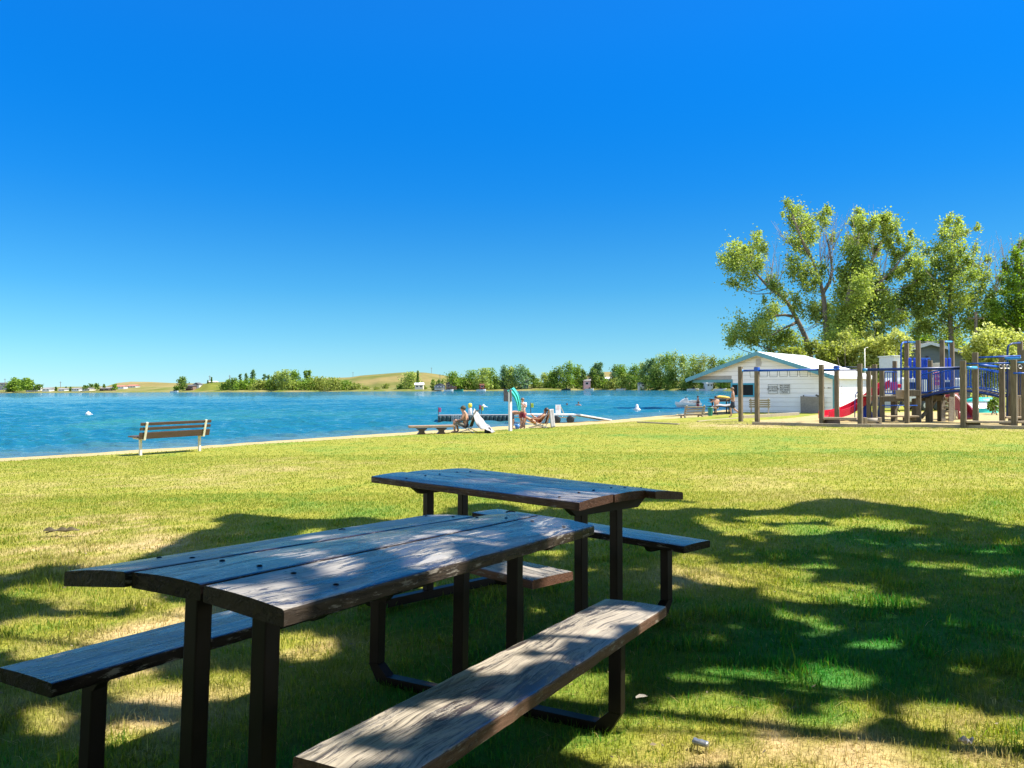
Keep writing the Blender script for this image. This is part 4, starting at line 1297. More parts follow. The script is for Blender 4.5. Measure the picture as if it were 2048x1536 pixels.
def build_house():
    P0 = V((14.7, 45.0, 0))
    ang = math.atan2(-.64, .77)
    g = .37
    t = thing('bath_house', 'white lap sided beach building with teal trim and a white roof', 'building', (P0.x, P0.y, g), ang)
    TL, TR, TP = -1.76, 4.26, -4.64       # left wall, right wall, left edge of the porch roof along the gable
    AP, SL = 3.63, .338                    # ridge height and slope
    F, Bk = .40, 8.2                       # front wall plane and back
    M['siding'] = siding_mat('white_lap_siding', (.80, .775, .75), .23, .5)
    zr = lambda x: AP - .10 - SL * abs(x)
    # front wall: lapped boards cut to the gable, each a wedge
    wl = MB()
    z = -.15; pit = .267
    while z < AP - .15:
        z1 = min(z + pit - .011, AP - .12)
        def xr(zz): return (AP - .10 - zz) / SL
        a0, a1 = (TL if z < 2.02 else max(-4.3, -xr(z))), min(TR, xr(z))
        b0, b1 = (TL if z < 2.02 else max(-4.3, -xr(z1))), min(TR, xr(z1))
        yb, yt = F - .022, F - .004
        wl.add([(a0, yb, z), (a1, yb, z), (b1, yt, z1), (b0, yt, z1), (a0, F + .03, z), (a1, F + .03, z), (b1, F + .03, z1), (b0, F + .03, z1)],
               [(0, 1, 2, 3), (5, 4, 7, 6), (4, 5, 1, 0), (3, 2, 6, 7), (4, 0, 3, 7), (1, 5, 6, 2)])
        z += pit
    wl.build('gable_wall', M['siding'], t)
    MB().prism([(TL, -.15), (TR, -.15), (TR, AP - .12 - SL * TR), (0, AP - .12), (-4.28, AP - .12 - SL * 4.28), (-4.28, 2.03), (TL, 2.03)], F + .034, F + .10, lambda p, s: (p[0], s, p[1])).build('wall_core', surf('shadowed_joint_board', (.30, .29, .28), (.36, .35, .34), 3, rough=.8), t)
    # right side wall
    ws = MB(); z = -.15
    top = AP - SL * TR - .10
    while z < top:
        z1 = min(z + pit, top)
        ws.add([(TR + .022, F - .02, z), (TR + .022, Bk, z), (TR + .004, Bk, z1), (TR + .004, F - .02, z1), (TR - .1, F - .02, z), (TR - .1, Bk, z), (TR - .1, Bk, z1), (TR - .1, F - .02, z1)],
               [(0, 1, 2, 3), (5, 4, 7, 6), (4, 5, 1, 0), (3, 2, 6, 7), (4, 0, 3, 7), (1, 5, 6, 2)])
        z = z1
    ws.build('side_wall', M['siding'], t)
    MB().box((TL + .05, (F + .1 + Bk) / 2, 1.15), (.1, Bk - F - .1, 2.6)).build('lake_wall', M['siding'], t)
    MB().box(((TL + TR) / 2, Bk + .05, 1.0), (TR - TL, .1, 2.3)).build('back_wall', M['siding'], t)
    # roof slabs
    for s, x1 in ((-1, TP), (1, TR + .24)):
        x0 = 0
        r = MB()
        z0, z1 = AP, AP - SL * abs(x1)
        r.add([(x0, -.02, z0), (x1, -.02, z1), (x1, Bk + .35, z1), (x0, Bk + .35, z0), (x0, -.02, z0 + .04), (x1, -.02, z1 + .04), (x1, Bk + .35, z1 + .04), (x0, Bk + .35, z0 + .04)],
              [(0, 1, 2, 3), (7, 6, 5, 4), (0, 4, 5, 1), (1, 5, 6, 2), (2, 6, 7, 3), (3, 7, 4, 0)])
        r.build('roof', M['roof_white'], t)
        c = MB()       # soffit boards under the slab
        c.add([(x0, .03, z0 - .035), (x1, .03, z1 - .035), (x1, Bk, z1 - .035), (x0, Bk, z0 - .035), (x0, .03, z0 - .005), (x1, .03, z1 - .005), (x1, Bk, z1 - .005), (x0, Bk, z0 - .005)],
              [(0, 1, 2, 3), (7, 6, 5, 4), (0, 4, 5, 1), (1, 5, 6, 2), (2, 6, 7, 3), (3, 7, 4, 0)])
        c.build('soffit', M['soffit'], t)
        f = MB()
        h = .20
        f.add([(x0, -.055, z0 - h), (x1, -.055, z1 - h), (x1, -.055, z1 + .045), (x0, -.055, z0 + .045), (x0, -.022, z0 - h), (x1, -.022, z1 - h), (x1, -.022, z1 + .045), (x0, -.022, z0 + .045)],
              [(0, 1, 2, 3), (7, 6, 5, 4), (0, 4, 5, 1), (1, 5, 6, 2), (2, 6, 7, 3), (3, 7, 4, 0)])
        f.build('rake_board', M['teal_paint'], t)
        MB().box((x1 + s * .02, (Bk + .35) / 2 - .03, z1 - .04), (.035, Bk + .4, .15)).build('eave_board', M['teal_paint'] if s < 0 else M['white_paint'], t)
    # porch beam and posts at the lake side
    MB().box(((TL + TP) / 2 + .15, F + .03, 1.93), (TL - TP - .35, .09, .17)).build('porch_beam', M['teal_paint'], t)
    for yy in (7.9,):
        MB().box((TP + .3, yy, .92), (.1, .1, 1.95)).build('porch_post', M['teal_paint'], t)
    MB().box((TP + .3, (F + 7.9) / 2, 1.93), (.09, 7.5, .17)).build('porch_beam', M['teal_paint'], t)
    # corner boards
    for x in (TL + .02, TR + .03):
        MB().box((x, F - .028, .95), (.085, .03, 2.15)).build('corner_board', M['teal_paint'], t)
    # serving window
    win = MB()
    wx, wz, ww, wh = -1.22, 1.36, 1.32, .74
    for dx, dz, a, b in ((0, wh / 2, ww + .2, .1), (0, -wh / 2, ww + .2, .1), (-ww / 2 - .05, 0, .1, wh - .1), (ww / 2 + .05, 0, .1, wh - .1)):
        win.box((wx + .18 + dx, F - .045, wz + dz), (a, .05, b))
    w = win.build('window', M['teal_frame'], t)
    MB().box((wx + .18, F - .026, wz), (ww - .0, .02, wh - .1)).build('pane', M['dark_glass'], w)
    MB().box((wx - .12, F - .04, wz), (.05, .02, wh - .1)).build('mullion', M['teal_frame'], w)
    # gable vent
    vt = MB().box((-.05, F - .035, 3.02), (.32, .03, .44)).build('vent', surf('vent_frame', (.46, .44, .41), (.52, .5, .47), 6, rough=.6), t)
    lv = MB()
    for i in range(7):
        lv.box((-.05, F - .055, 2.86 + .055 * i), (.24, .02, .022))
    lv.build('vent_slats', surf('vent_slats', (.30, .28, .26), (.36, .34, .32), 6, rough=.6), vt)
    # two notices on the wall (things of their own fixed to it are parts of the wall)
    for lab, x, body, sz in (('white sign lettered in black about fishing', 0.82, 'NO FISHING\nOFF THE DOCK\nOR BEACH', .098), ('white sign lettered in black about dogs', 1.53, 'NO DOGS\nALLOWED\nON MAIN\nBEACH', .118)):
        s = MB().box((x, F - .040, 1.42), (.60, .014, .58)).build('notice', M['white_paint'], t)
        s['label'] = lab
        e = MB()
        for dx, dz, a, b in ((0, .275, .56, .012), (0, -.275, .56, .012), (-.275, 0, .012, .538), (.275, 0, .012, .538)):
            e.box((x + dx, F - .0495, 1.42 + dz), (a, .004, b))
        e.build('notice_border', M['letter'], s)
        text_obj('lettering', body, sz, M['letter'], s, (x, F - .050, 1.42), (R(90), 0, 0), space=1.15 if sz < .11 else 1.05)
    # small worn marks of lettering high on the right part of the wall
    mk = MB()
    for i, (x, w_) in enumerate(((3.62, .05), (3.70, .035), (3.78, .06), (4.0, .05), (4.06, .04), (4.14, .03))):
        mk.box((x, F - .027, 1.47 + .004 * (i % 2)), (w_, .012, .05))
    mk.build('worn_lettering', M['letter'], t)
    mk = MB()
    for i in range(5):
        mk.box((TR + .027, F + 1.5 + .02 * (i % 2), 1.55 - .10 * i), (.012, .16, .05))
    mk.build('side_lettering', surf('faint_lettering', (.35, .34, .33), (.42, .41, .4), 9, rough=.7), t)
    # leaning grey board against the wall
    n = V((.64, .77, 0)); d = V((.77, -.64, 0))
    q = P0 + d * 3.12 + n * (F - .20)
    b = thing('leaning_board', 'large grey chipboard sheet leaning on the white wall', 'board', (q.x, q.y, gz(q.x, q.y)), ang)
    MB().box((0, 0, .46), (1.25, .03, .98), rot=Matrix.Rotation(R(8), 3, 'X') @ Matrix.Rotation(R(2), 3, 'Y')).build('sheet', M['grey_board'], b)
    MB().box((.35, -.04, .99), (.22, .06, .10), rot=Matrix.Rotation(R(25), 3, 'Y')).build('bracket', M['dark_steel'], b)
    MB().box((-.45, -.0, .99), (.06, .05, .08)).build('bracket', M['dark_steel'], b)
    # metal-and-board frame propped by the side wall, behind the slide
    q = P0 + d * (TR + .75) + n * 1.2
    b = thing('propped_ramp', 'grey folding board with a pale frame leaning on the side wall behind the slide', 'board', (q.x, q.y, gz(q.x, q.y)), ang)
    MB().bar((-.5, 0, .15), (.5, .55, .82), .8, .03).build('panel', M['grey_board'], b)
    MB().bar((-.5, -.3, .04), (.5, .2, .40), .04, .04).bar((.2, .2, .30), (.2, .4, .62), .04, .04).build('frame', M['timber'], b)


# ------------------------------------------------------------------ timber edging, playground
def edging(lab, pts, w=.14, h=.16):
    mb = MB()
    for a, b in zip(pts[:-1], pts[1:]):
        A = V((a[0], a[1], gz(*a) + h / 2 - .05)); B = V((b[0], b[1], gz(*b) + h / 2 - .05))
        mb.bar(A, B, w, h)
    o = mb.build('timber_edging', M['timber'], bevel=.01)
    return tag(o, lab, 'edging', 'timber edging of the sand areas')


def build_playground():
    g2 = lambda u, y: (xat(u, y), y)
    edging('weathered timber edging along the front of the playground sand', [g2(1504, 30.5), g2(1560, 30.0), g2(1640, 28.9), g2(1740, 28.0), g2(1840, 27.6), g2(1935, 26.9), g2(2060, 25.6)])
    edging('short dark timber edge beside the beach at the left of the playground', [g2(1275, 33.0), g2(1357, 30.9)], .12, .10)
    edging('pale timber edging lying between the grass and the walking boy', [g2(1395, 33.2), g2(1476, 36.8)], .10, .09)
    edging('timber edging along the foot of the white wall', [g2(1484, 36.6), g2(1540, 38.4), g2(1596, 40.6)], .14, .2)

    W = .16

    def place(u, y): return V((xat(u, y), y, gz(xat(u, y), y)))

    def post(parent, u, y, vtop, name='post', ang=45, w=W, z0=None):
        p = place(u, y)
        top = at(u, vtop, y).z
        l = parent.matrix_world.inverted() if False else None
        base = p.z - .15 if z0 is None else z0
        o = MB().box((p.x - parent.location.x, p.y - parent.location.y, (base + top) / 2 - parent.location.z), (w, w, top - base), rz=R(ang)).build(name, M['post_wood'], parent, bevel=.012)
        return V((p.x, p.y, top))

    # --- horizontal ladder on the left
    L0 = place(1580, 30.5)
    t = thing('monkey_bars', 'horizontal ladder with hanging trapeze rungs on timber posts in front of the white wall', 'climbing frame', L0)
    loc = lambda p: V(p) - L0
    p1 = post(t, 1481, 33.2, 733); p2 = post(t, 1514, 30.9, 733.7); p3 = post(t, 1643, 29.5, 729); p4 = post(t, 1673.5, 31.6, 731.2)
    for k, (a, b, va, vb) in enumerate(((p1, p4, 741.5, 741), (p2, p3, 741.5, 740))):
        ua = {0: (1481, 33.2, 1673.5, 31.6), 1: (1514, 30.9, 1643, 29.5)}[k]
        A = at(ua[0], 740.5, ua[1]); B = at(ua[2], 740, ua[3])
        A.z = B.z = (A.z + B.z) / 2
        MB().tube([loc(A), loc(A * .97 + B * .03)], .052, 10).build('beam_sleeve', M['sky_metal'], t, smooth=True)
        MB().tube([loc(A * .97 + B * .03), loc(B)], .045, 10).build('beam', M['blue_metal'], t, smooth=True)
        if k == 0: A0, B0 = A, B
        else: A1, B1 = A, B
    n = 8
    for i in range(n):
        f = (i + .55) / n
        a, b = A0.lerp(B0, f), A1.lerp(B1, f)
        m_ = a.lerp(b, .5); d = (B1 - A1).normalized()
        dn = V((0, 0, -.27))
        r = MB().tube([loc(a), loc(b)], .012, 6)
        q0, q1 = m_ - d * .17, m_ + d * .17
        r.tube([loc(q0), loc(q0 + dn + d * .02), loc(q1 + dn - d * .02), loc(q1)], .011, 6)
        r.build('trapeze_rung', M['dark_steel'], t)
    for p in (p2, p4):
        MB().box(loc(p + V((0, 0, -.10))), (W + .02, W + .02, .16), rz=R(40)).build('post_cap', M['blue_metal'], t, bevel=.01)
    # --- low beam bench and chin-up rails between the ladder and the tower
    S0 = place(1700, 29.4)
    t = thing('step_platform', 'low timber step platform with blue chin-up rails between tall posts', 'play equipment', S0)
    loc = lambda p: V(p) - S0
    p5 = post(t, 1720, 28.5, 727.7)
    q3, q5 = at(1648, 836.5, 29.35), at(1714, 837.5, 28.7)
    MB().bar(loc(q3), loc(q5), .26, .09).build('step_plank', M['deck_wood'], t, bevel=.01)
    MB().bar(loc(q3 + V((.1, .15, -.13))), loc(q5 + V((-.6, .15, -.13))), .05, .16).build('riser_board', M['brown_board'], t)
    for v, r, mm in ((734.5, .016, 'navy_and_shaded_metal'), (740.3, .03, 'navy_and_shaded_metal')):
        a, b = at(1648, v, 29.5), at(1716, v - .3, 28.6)
        MB().tube([loc(a), loc(b)], r, 8).build('rail', M[mm], t, smooth=True)
    MB().tube([loc(at(1647, 741, 29.7)), loc(at(1672, 740.5, 31.4))], .045, 8).build('rail', M['sky_metal'], t, smooth=True)
    # rolling log
    q = place(1743, 28.9)
    t = thing('rolling_log', 'grey log roller between two low timber blocks', 'play equipment', q, R(4))
    a, b = at(1728, 841, 28.8) - q, at(1758, 841, 28.8) - q
    MB().tube([a, b], .10, 14).build('roller', M['grey_wood'], t, smooth=True)
    for c in (a, b):
        MB().box((c.x, c.y, .12), (.1, .24, .42)).build('block', M['deck_wood'], t, bevel=.01)
    MB().bar((a.x, a.y - .1, .05), (b.x, b.y - .1, .05), .06, .12).build('rail', M['timber'], t)

    # --- central play tower with decks, slides and the arched bridge
    C0 = place(1850, 31.5)
    t = thing('play_tower', 'playground tower of timber posts with blue panels, slides and an arched bridge', 'play structure', C0)
    loc = lambda p: V(p) - C0
    A = lambda u, v, y: loc(at(u, v, y))
    for u, y, v in ((1737.5, 31.5, 733.4), (1749.5, 30.4, 729), (1764, 31.2, 741), (1790, 33.6, 722), (1813.5, 29.7, 732.5), (1814, 32.6, 680.5), (1837, 30.7, 681), (1860.5, 31.0, 721),
                    (1885, 31.4, 680), (1904.5, 32.6, 682.6)):
        post(t, u, y, v)
    zd = at(1800, 790, 31.5).z
    def deck(u0, u1, y0, y1, v, th=.10):
        a, b = at(u0, v, y0), at(u1, v, y0)
        z = at((u0 + u1) / 2, v, y0).z
        x0, x1 = a.x, b.x
        m = MB()
        nb = max(3, int((y1 - y0) / .16))
        for i in range(nb):
            yy = y0 + (y1 - y0) * (i + .5) / nb
            m.box(((x0 + x1) / 2 - C0.x, yy - C0.y, z - C0.z), (x1 - x0, (y1 - y0) / nb - .012, .045))
        m.build('deck', M['deck_wood'], t)
        f = MB().box(((x0 + x1) / 2 - C0.x, y0 - .03 - C0.y, z - .10 - C0.z), (x1 - x0, .05, .22))
        f.build('deck_edge', M['post_wood'], t, bevel=.006)
        return z
    deck(1765, 1812, 31.0, 33.4, 793)
    deck(1812, 1840, 30.6, 33.4, 781)
    deck(1840, 1884, 31.2, 33.6, 792)
    MB().bar(A(1792, 789, 30.9), A(1811, 789, 30.9), .05, .34).build('deck_step', M['deck_wood'], t)

    def barrier(u0, y0, u1, y1, vt, vb, n, mat='blue_metal', r=.014, rr=.024):
        a, b = at(u0, vt, y0), at(u1, vt, y1)
        zb0, zb1 = at(u0, vb, y0).z, at(u1, vb, y1).z
        m = MB().tube([loc(a), loc(b)], rr, 8)
        m.tube([loc(V((a.x, a.y, zb0))), loc(V((b.x, b.y, zb1)))], rr, 8)
        for i in range(n):
            f = i / (n - 1)
            p = a.lerp(b, f)
            m.tube([loc(p), loc(V((p.x, p.y, zb0 * (1 - f) + zb1 * f)))], r, 6)
        m.build('barrier', M[mat], t)
    barrier(1770, 31.2, 1794, 31.0, 744, 787, 6)
    barrier(1817, 30.6, 1834, 30.7, 735, 787, 6)
    barrier(1842, 33.2, 1860, 33.2, 717, 758, 5)
    barrier(1843, 31.0, 1858, 31.0, 757, 786, 5)
    # moulded blue slats above the barriers
    for us, y, v0, v1 in (((1820, 1829.5), 31.6, 716, 757), ((1891, 1899), 31.5, 716, 760), ((1852, 1846), 33.3, 718, 757)):
        for u in us:
            a, b = at(u, v0, y), at(u, v1, y)
            m = MB().box(loc((a + b) / 2), (.125, .06, a.z - b.z))
            m.build('panel_slat', M['blue_plastic'], t, bevel=.025)
    # top rails
    for u0, y0, u1, y1, v, mm, r in ((1817, 32.5, 1833, 30.8, 684.5, 'sky_metal', .04), (1889, 31.5, 1903, 32.5, 683.5, 'sky_metal', .04), (1840, 30.8, 1882, 31.4, 683.5, 'dark_steel', .012)):
        MB().tube([A(u0, v, y0), A(u1, v, y1)], r, 8).build('top_rail', M[mm], t, smooth=True)
    MB().tube([A(1813, 684.5, 32.4), A(1806, 685, 32.1), A(1802.5, 690, 32.0), A(1802, 700, 32.0), A(1802, 738, 32.0), A(1802, 812, 32.0)], .035, 8).build('fire_pole', M['blue_metal'], t, smooth=True)
    MB().tube([A(1897, 684, 32.2), A(1898.5, 716, 32.2)], .02, 8).build('top_rail', M['sky_metal'], t, smooth=True)
    # long overhead beam, shading put into its darker blue, with a light blue sleeve
    MB().tube([A(1725, 740, 28.5), A(1735, 739.8, 28.4)], .055, 10).build('beam_sleeve', M['sky_metal'], t, smooth=True)
    MB().tube([A(1735, 739.8, 28.4), A(1925, 736, 27.0)], .055, 10).build('beam', M['navy_and_shaded_metal'], t, smooth=True)
    MB().tube([A(1933, 735.8, 27.0), A(1952, 735.4, 27.3)], .06, 10).build('beam_sleeve', M['sky_metal'], t, smooth=True)
    # red straight slide running down to the left
    def chute(name, pts, wd, mat, side=.16):
        """pts along the middle of the trough"""
        m = MB()
        secs = []
        k = len(pts)
        for i, p in enumerate(pts):
            d = (V(pts[min(i + 1, k - 1)]) - V(pts[max(i - 1, 0)])); d.z = 0; d.normalize()
            s = V((-d.y, d.x, 0))
            p = V(p)
            secs.append([p + s * wd / 2 + V((0, 0, side)), p + s * (wd / 2 - .05) + V((0, 0, side)), p + s * (wd / 2 - .07) + V((0, 0, .03)), p + V((0, 0, 0)), p - s * (wd / 2 - .07) + V((0, 0, .03)),
                         p - s * (wd / 2 - .05) + V((0, 0, side)), p - s * wd / 2 + V((0, 0, side)), p - s * wd / 2 + V((0, 0, -.06)), p + s * wd / 2 + V((0, 0, -.06))])
        n = 9
        vs = [q for r_ in secs for q in r_]
        fs = [(i * n + j, i * n + (j + 1) % n, (i + 1) * n + (j + 1) % n, (i + 1) * n + j) for i in range(k - 1) for j in range(n)]
        fs += [tuple(range(n)), tuple((k - 1) * n + j for j in range(n))[::-1]]
        m.add(vs, fs)
        return m.build(name, mat, t, smooth=False)
    S = [(1772, 772, 33.0), (1758, 781, 33.0), (1735, 800, 33.0), (1712, 815, 33.0), (1690, 826.5, 32.9), (1674, 831, 32.7), (1648, 834, 32.4)]
    chute('slide', [A(u, v, y) for u, v, y in S], .62, M['red_plastic'], .26)
    MB().prism([(-.42, 0), (.42, 0), (.30, .35), (.05, .75), (-.20, .35)], -.03, .03, lambda p, s: V((A(1730, 838, 32.9).x + p[0], A(1730, 838, 32.9).y + s, A(1730, 840, 32.9).z + p[1]))).build('slide_support', M['blue_plastic'], t)
    MB().bar(A(1766, 785, 32.6), A(1757, 838, 32.6), .30, .05).build('slide_ladder', M['navy_and_shaded_metal'], t)
    MB().tube([A(1717, 782, 32.3), A(1711.5, 788, 32.3), A(1710, 797, 32.3), A(1709.5, 838, 32.3)], .022, 8).build('handrail', M['blue_metal'], t, smooth=True)
    # second slide, maroon, curving down on the far side
    chute('slide', [A(1893, 792, 33.5), A(1903, 797, 34.0), A(1914, 808, 34.0), A(1926, 826, 33.6), A(1932, 836, 33.0)], .60, M['maroon_plastic'], .34)
    m = MB()
    sec = [(1905, 793), (1912, 793), (1920, 801), (1926, 816), (1923, 820), (1906, 820)]
    m.prism(sec, 33.2, 33.28, lambda p, s: A(p[0], p[1], s)).build('slide_side', M['maroon_plastic'], t)
    MB().tube([A(1905, 791.5, 33.2), A(1912, 791.5, 33.2), A(1920.5, 800, 33.2), A(1926.5, 816, 33.2)], .05, 8).build('slide_rim', surf('pale_pink_plastic', (.62, .42, .45), (.68, .5, .52), 4, rough=.4), t, smooth=True)
    MB().tube([A(1911.5, 820, 33.2), A(1911.5, 838, 33.2)], .02, 6).build('slide_leg', M['steel'], t)
    # pink counting panel on a cream board
    a, b = at(1866, 726, 32.0), at(1885, 780, 32.0)
    MB().box(loc((a + b) / 2), (b.x - a.x, .03, a.z - b.z)).build('panel_board', surf('cream_panel', (.66, .60, .40), (.72, .66, .46), 4, rough=.5), t, bevel=.008)
    pk = MB()
    for i in range(3):
        for j in range(3):
            p = at(1870 + 4.2 * i, 748 + 9.5 * j, 31.92)
            pk.box(loc(p), (.075, .06, .14))
    pk.build('counting_blocks', M['pink_plastic'], t, bevel=.012)
    MB().box(A(1798, 772, 31.2), (.16, .05, .16)).build('steering_panel', M['red_plastic'], t, bevel=.02)
    MB().box(A(1788, 772, 31.6), (.30, .05, .34)).build('entry_panel', surf('magenta_panel', (.42, .02, .16), (.48, .03, .2), 4, rough=.4), t, bevel=.02)
    # climbing wall with hand holes
    a, b = at(1885, 794, 31.0), at(1906, 846, 31.0)
    w, h = b.x - a.x, a.z - b.z
    MB().bar(A(1886.5, 846, 31.0), A(1886.5, 794, 31.2), .18, .05, up=(0, 1, 0)).build('climbing_board', M['grey_wood'], t, bevel=.01)
    MB().bar(A(1902, 846, 31.0), A(1902, 794, 31.2), .20, .05, up=(0, 1, 0)).build('climbing_board', M['grey_wood'], t, bevel=.01)
    hh = MB()
    for i in range(6):
        hh.box(A(1892 + 2.2 * (i % 2), 799 + 8 * i, 31.05), (.16, .06, .09))
    hh.build('climbing_rungs', M['timber'], t, bevel=.01)
    # braces and lower beams
    MB().bar(A(1842, 836, 30.9), A(1872, 800, 31.2), .12, .10).build('brace', M['post_wood'], t, bevel=.008)
    for u, y, v0 in ((1856.5, 31.0, 795), (1880, 31.3, 795), (1787, 31.6, 797), (1829, 31.2, 797)):
        p = place(u, y)
        z1 = at(u, v0, y).z
        MB().box((p.x - C0.x, p.y - C0.y, (p.z - .1 + z1) / 2 - C0.z), (.18, .18, z1 - p.z + .1), rz=R(40)).build('support_post', M['post_wood'], t, bevel=.01)
    MB().bar(A(1772, 832.5, 30.4), A(1836, 832.5, 30.2), .30, .06).build('low_step', M['deck_wood'], t, bevel=.008)
    MB().bar(A(1806, 838, 30.5), A(1832, 838, 30.4), .10, .14).build('low_step_riser', M['post_wood'], t)
    MB().tube([A(1764, 811, 30.6), A(1835, 811, 30.3)], .018, 8).build('low_rail', M['blue_metal'], t, smooth=True)
    MB().tube([A(1804, 796, 31.2), A(1805, 804, 31.2), A(1797, 812, 31.1), A(1796, 820, 31.1), A(1800, 824, 31.1)], .018, 8).build('loop_ladder', M['dark_steel'], t, smooth=True)
    # arched bridge with railings
    a0, a1 = at(1841, 792, 31.0), at(2006, 792, 28.8)
    nseg = 22
    arch = lambda f: a0.lerp(a1, f) + V((0, 0, .26 * math.sin(math.pi * f)))
    dd = (a1 - a0); dd.z = 0; dd.normalize(); sd = V((-dd.y, dd.x, 0))
    pl = MB()
    for i in range(nseg):
        f = (i + .5) / nseg
        p = arch(f)
        tl = math.atan2(.26 * math.pi * math.cos(math.pi * f), (a1 - a0).length)
        pl.bar(loc(p - sd * 0), loc(p + sd * 1.0), (a1 - a0).length / nseg * .9, .04)
    pl.build('bridge_deck', surf('dark_bridge_boards', (.05, .04, .04), (.10, .08, .075), 6, rough=.7, bumps=.3), t)
    for k, o in enumerate((0.0, 1.0)):
        m = MB().tube([loc(arch(f / 12) + sd * o + V((0, 0, -.06))) for f in range(13)], .05, 8)
        m.build('bridge_beam', M['navy_and_shaded_metal'], t, smooth=True)
        m = MB()
        m.tube([loc(arch(f / 12) + sd * o + V((0, 0, .86))) for f in range(13)], .026, 8)
        m.tube([loc(arch(f / 12) + sd * o + V((0, 0, .10))) for f in range(13)], .020, 8)
        for i in range(1, 32):
            p = arch(i / 32) + sd * o
            m.tube([loc(p + V((0, 0, .10))), loc(p + V((0, 0, .86)))], .013, 5)
        m.build('bridge_railing', M['blue_metal'], t)

    # --- climbing frame on the right
    D0 = place(1985, 27.2)
    t = thing('chin_up_frame', 'timber climbing frame with blue chin-up bars and hanging rings at the right edge', 'climbing frame', D0)
    loc = lambda p: V(p) - D0
    A = lambda u, v, y: loc(at(u, v, y))
    for u, y, v in ((1926.5, 26.9, 721.5), (1951, 27.6, 705), (2004, 28.2, 710), (2028, 26.2, 719.5), (2041, 29.6, 682.6), (2049, 26.9, 700)):
        post(t, u, y, v, w=.175)
    post(t, 2021, 29.4, 739, name='inner_post')
    for u0, v0, y0, u1, v1, y1, mm, r in ((1930, 727.5, 26.9, 2026, 726, 26.2, 'blue_metal', .022), (1956, 715, 27.6, 2042, 712, 27.2, 'blue_metal', .030), (2008, 717.5, 28.2, 2042, 716, 27.4, 'sky_metal', .05),
                                      (2027, 746.5, 26.1, 2060, 746.5, 26.0, 'blue_metal', .028), (2033, 725, 26.2, 2060, 724.5, 26.1, 'sky_metal', .028), (1957, 730, 27.7, 1999, 734, 28.2, 'blue_metal', .05)):
        MB().tube([A(u0, v0, y0), A(u1, v1, y1)], r, 8).build('chin_bar', M[mm], t, smooth=True)
    MB().tube([A(2040, 686, 29.4), A(2024, 687, 29.2), A(2017, 691, 29.1), A(2015, 699, 29.1), A(2014, 833, 29.1)], .035, 8).build('fire_pole', M['navy_and_shaded_metal'], t, smooth=True)
    for u in (2002, 2010, 2016, 2040):
        p = at(u, 728, 26.4)
        ring = [loc(p + V((.07 * math.cos(R(k * 60)), .02 * math.sin(R(k * 60)), -.09 + .07 * math.sin(R(k * 60))))) for k in range(7)]
        MB().tube(ring, .010, 6).build('ring', M['steel'], t)
    MB().bar(A(1932, 843.5, 26.9), A(2024, 844, 26.3), .26, .07).build('step_plank', M['deck_wood'], t, bevel=.01)
    MB().bar(A(2036, 844, 26.2), A(2060, 844, 26.0), .26, .07).build('step_plank', M['deck_wood'], t, bevel=.01)
    MB().bar(A(2009, 835, 28.2), A(2044, 835, 28.2), .24, .07).build('step_plank', M['deck_wood'], t, bevel=.01)
    MB().bar(A(1934, 850, 27.0), A(1960, 850, 26.9), .10, .22).build('riser_board', M['post_wood'], t)
    MB().bar(A(2006, 852, 28.0), A(2030, 852, 27.0), .10, .2).build('riser_board', M['post_wood'], t)
    zz = at(2035, 792, 29.6)
    MB().box(loc(zz + V((.35, .3, 0))), (1.3, 1.6, .06)).build('deck', M['deck_wood'], t)
    m = MB().tube([A(2037, 745, 29.0), A(2064, 745, 28.8)], .022, 8)
    for i in range(7):
        m.tube([A(2037 + 4 * i, 745, 29.0), A(2037 + 4 * i, 790, 29.0)], .013, 5)
    m.build('barrier', M['navy_and_shaded_metal'], t)
    sl = MB()
    for i in range(5):
        sl.bar(A(2036 + 4 * i, 794, 29.0), A(2036 + 4 * i, 833, 29.0), .09, .03)
    sl.build('skirt_board', M['deck_wood'], t)

# ------------------------------------------------------------------ foliage
M['leaf'] = tint_mat('leaf', .48, .5, spec=.3)
M['leaf_far'] = tint_mat('far_leaf', .30, .6, spec=.2)
M['bark'] = surf('bark', (.10, .08, .06), (.22, .185, .15), 4, (6, 6, 1), rough=.9, bumps=.6, fine=14)
M['bare_bark'] = surf('bare_twig_bark', (.26, .20, .18), (.36, .30, .27), 6, rough=.85, bumps=.2)


def leaves(name, P, size, C, mat, parent, rng, droop=.25):
    n = len(P)
    nrm = rng.normal(size=(n, 3)); nrm[:, 2] = np.abs(nrm[:, 2]) + droop
    nrm /= np.linalg.norm(nrm, axis=1)[:, None]
    r = rng.normal(size=(n, 3))
    t = np.cross(nrm, r); t /= np.linalg.norm(t, axis=1)[:, None] + 1e-9
    b = np.cross(nrm, t)
    s = (size * (0.65 + 0.7 * rng.random(n)))[:, None]
    Vv = np.stack([P - t * s * .5, P - t * s * .05 + b * s * .36 + nrm * s * .05, P + t * s * .5, P - t * s * .05 - b * s * .36 + nrm * s * .05], 1)
    loops = np.arange(n * 4)
    return np_mesh(name, Vv.reshape(-1, 3), loops, np.arange(n) * 4, np.full(n, 4), mat, parent, np.repeat(C, 4, axis=0))


def curve_pts(a, b, rng, n=5, sag=.12):
    a, b = V(a), V(b)
    L = (b - a).length
    o = V(rng.normal(size=3)) * L * sag * .5 + V((0, 0, -L * sag * .6))
    return [a.lerp(b, i / n) + o * math.sin(math.pi * i / n) for i in range(n + 1)]


LEAFCOL = dict(
    cotton=((.13, .20, .035), (.40, .47, .10)), dark=((.05, .11, .02), (.18, .26, .04)), willow=((.26, .30, .05), (.47, .50, .15)),
    mid=((.075, .155, .02), (.25, .36, .04)), bluegreen=((.07, .15, .06), (.19, .30, .12)), olive=((.14, .18, .035), (.29, .33, .06)))


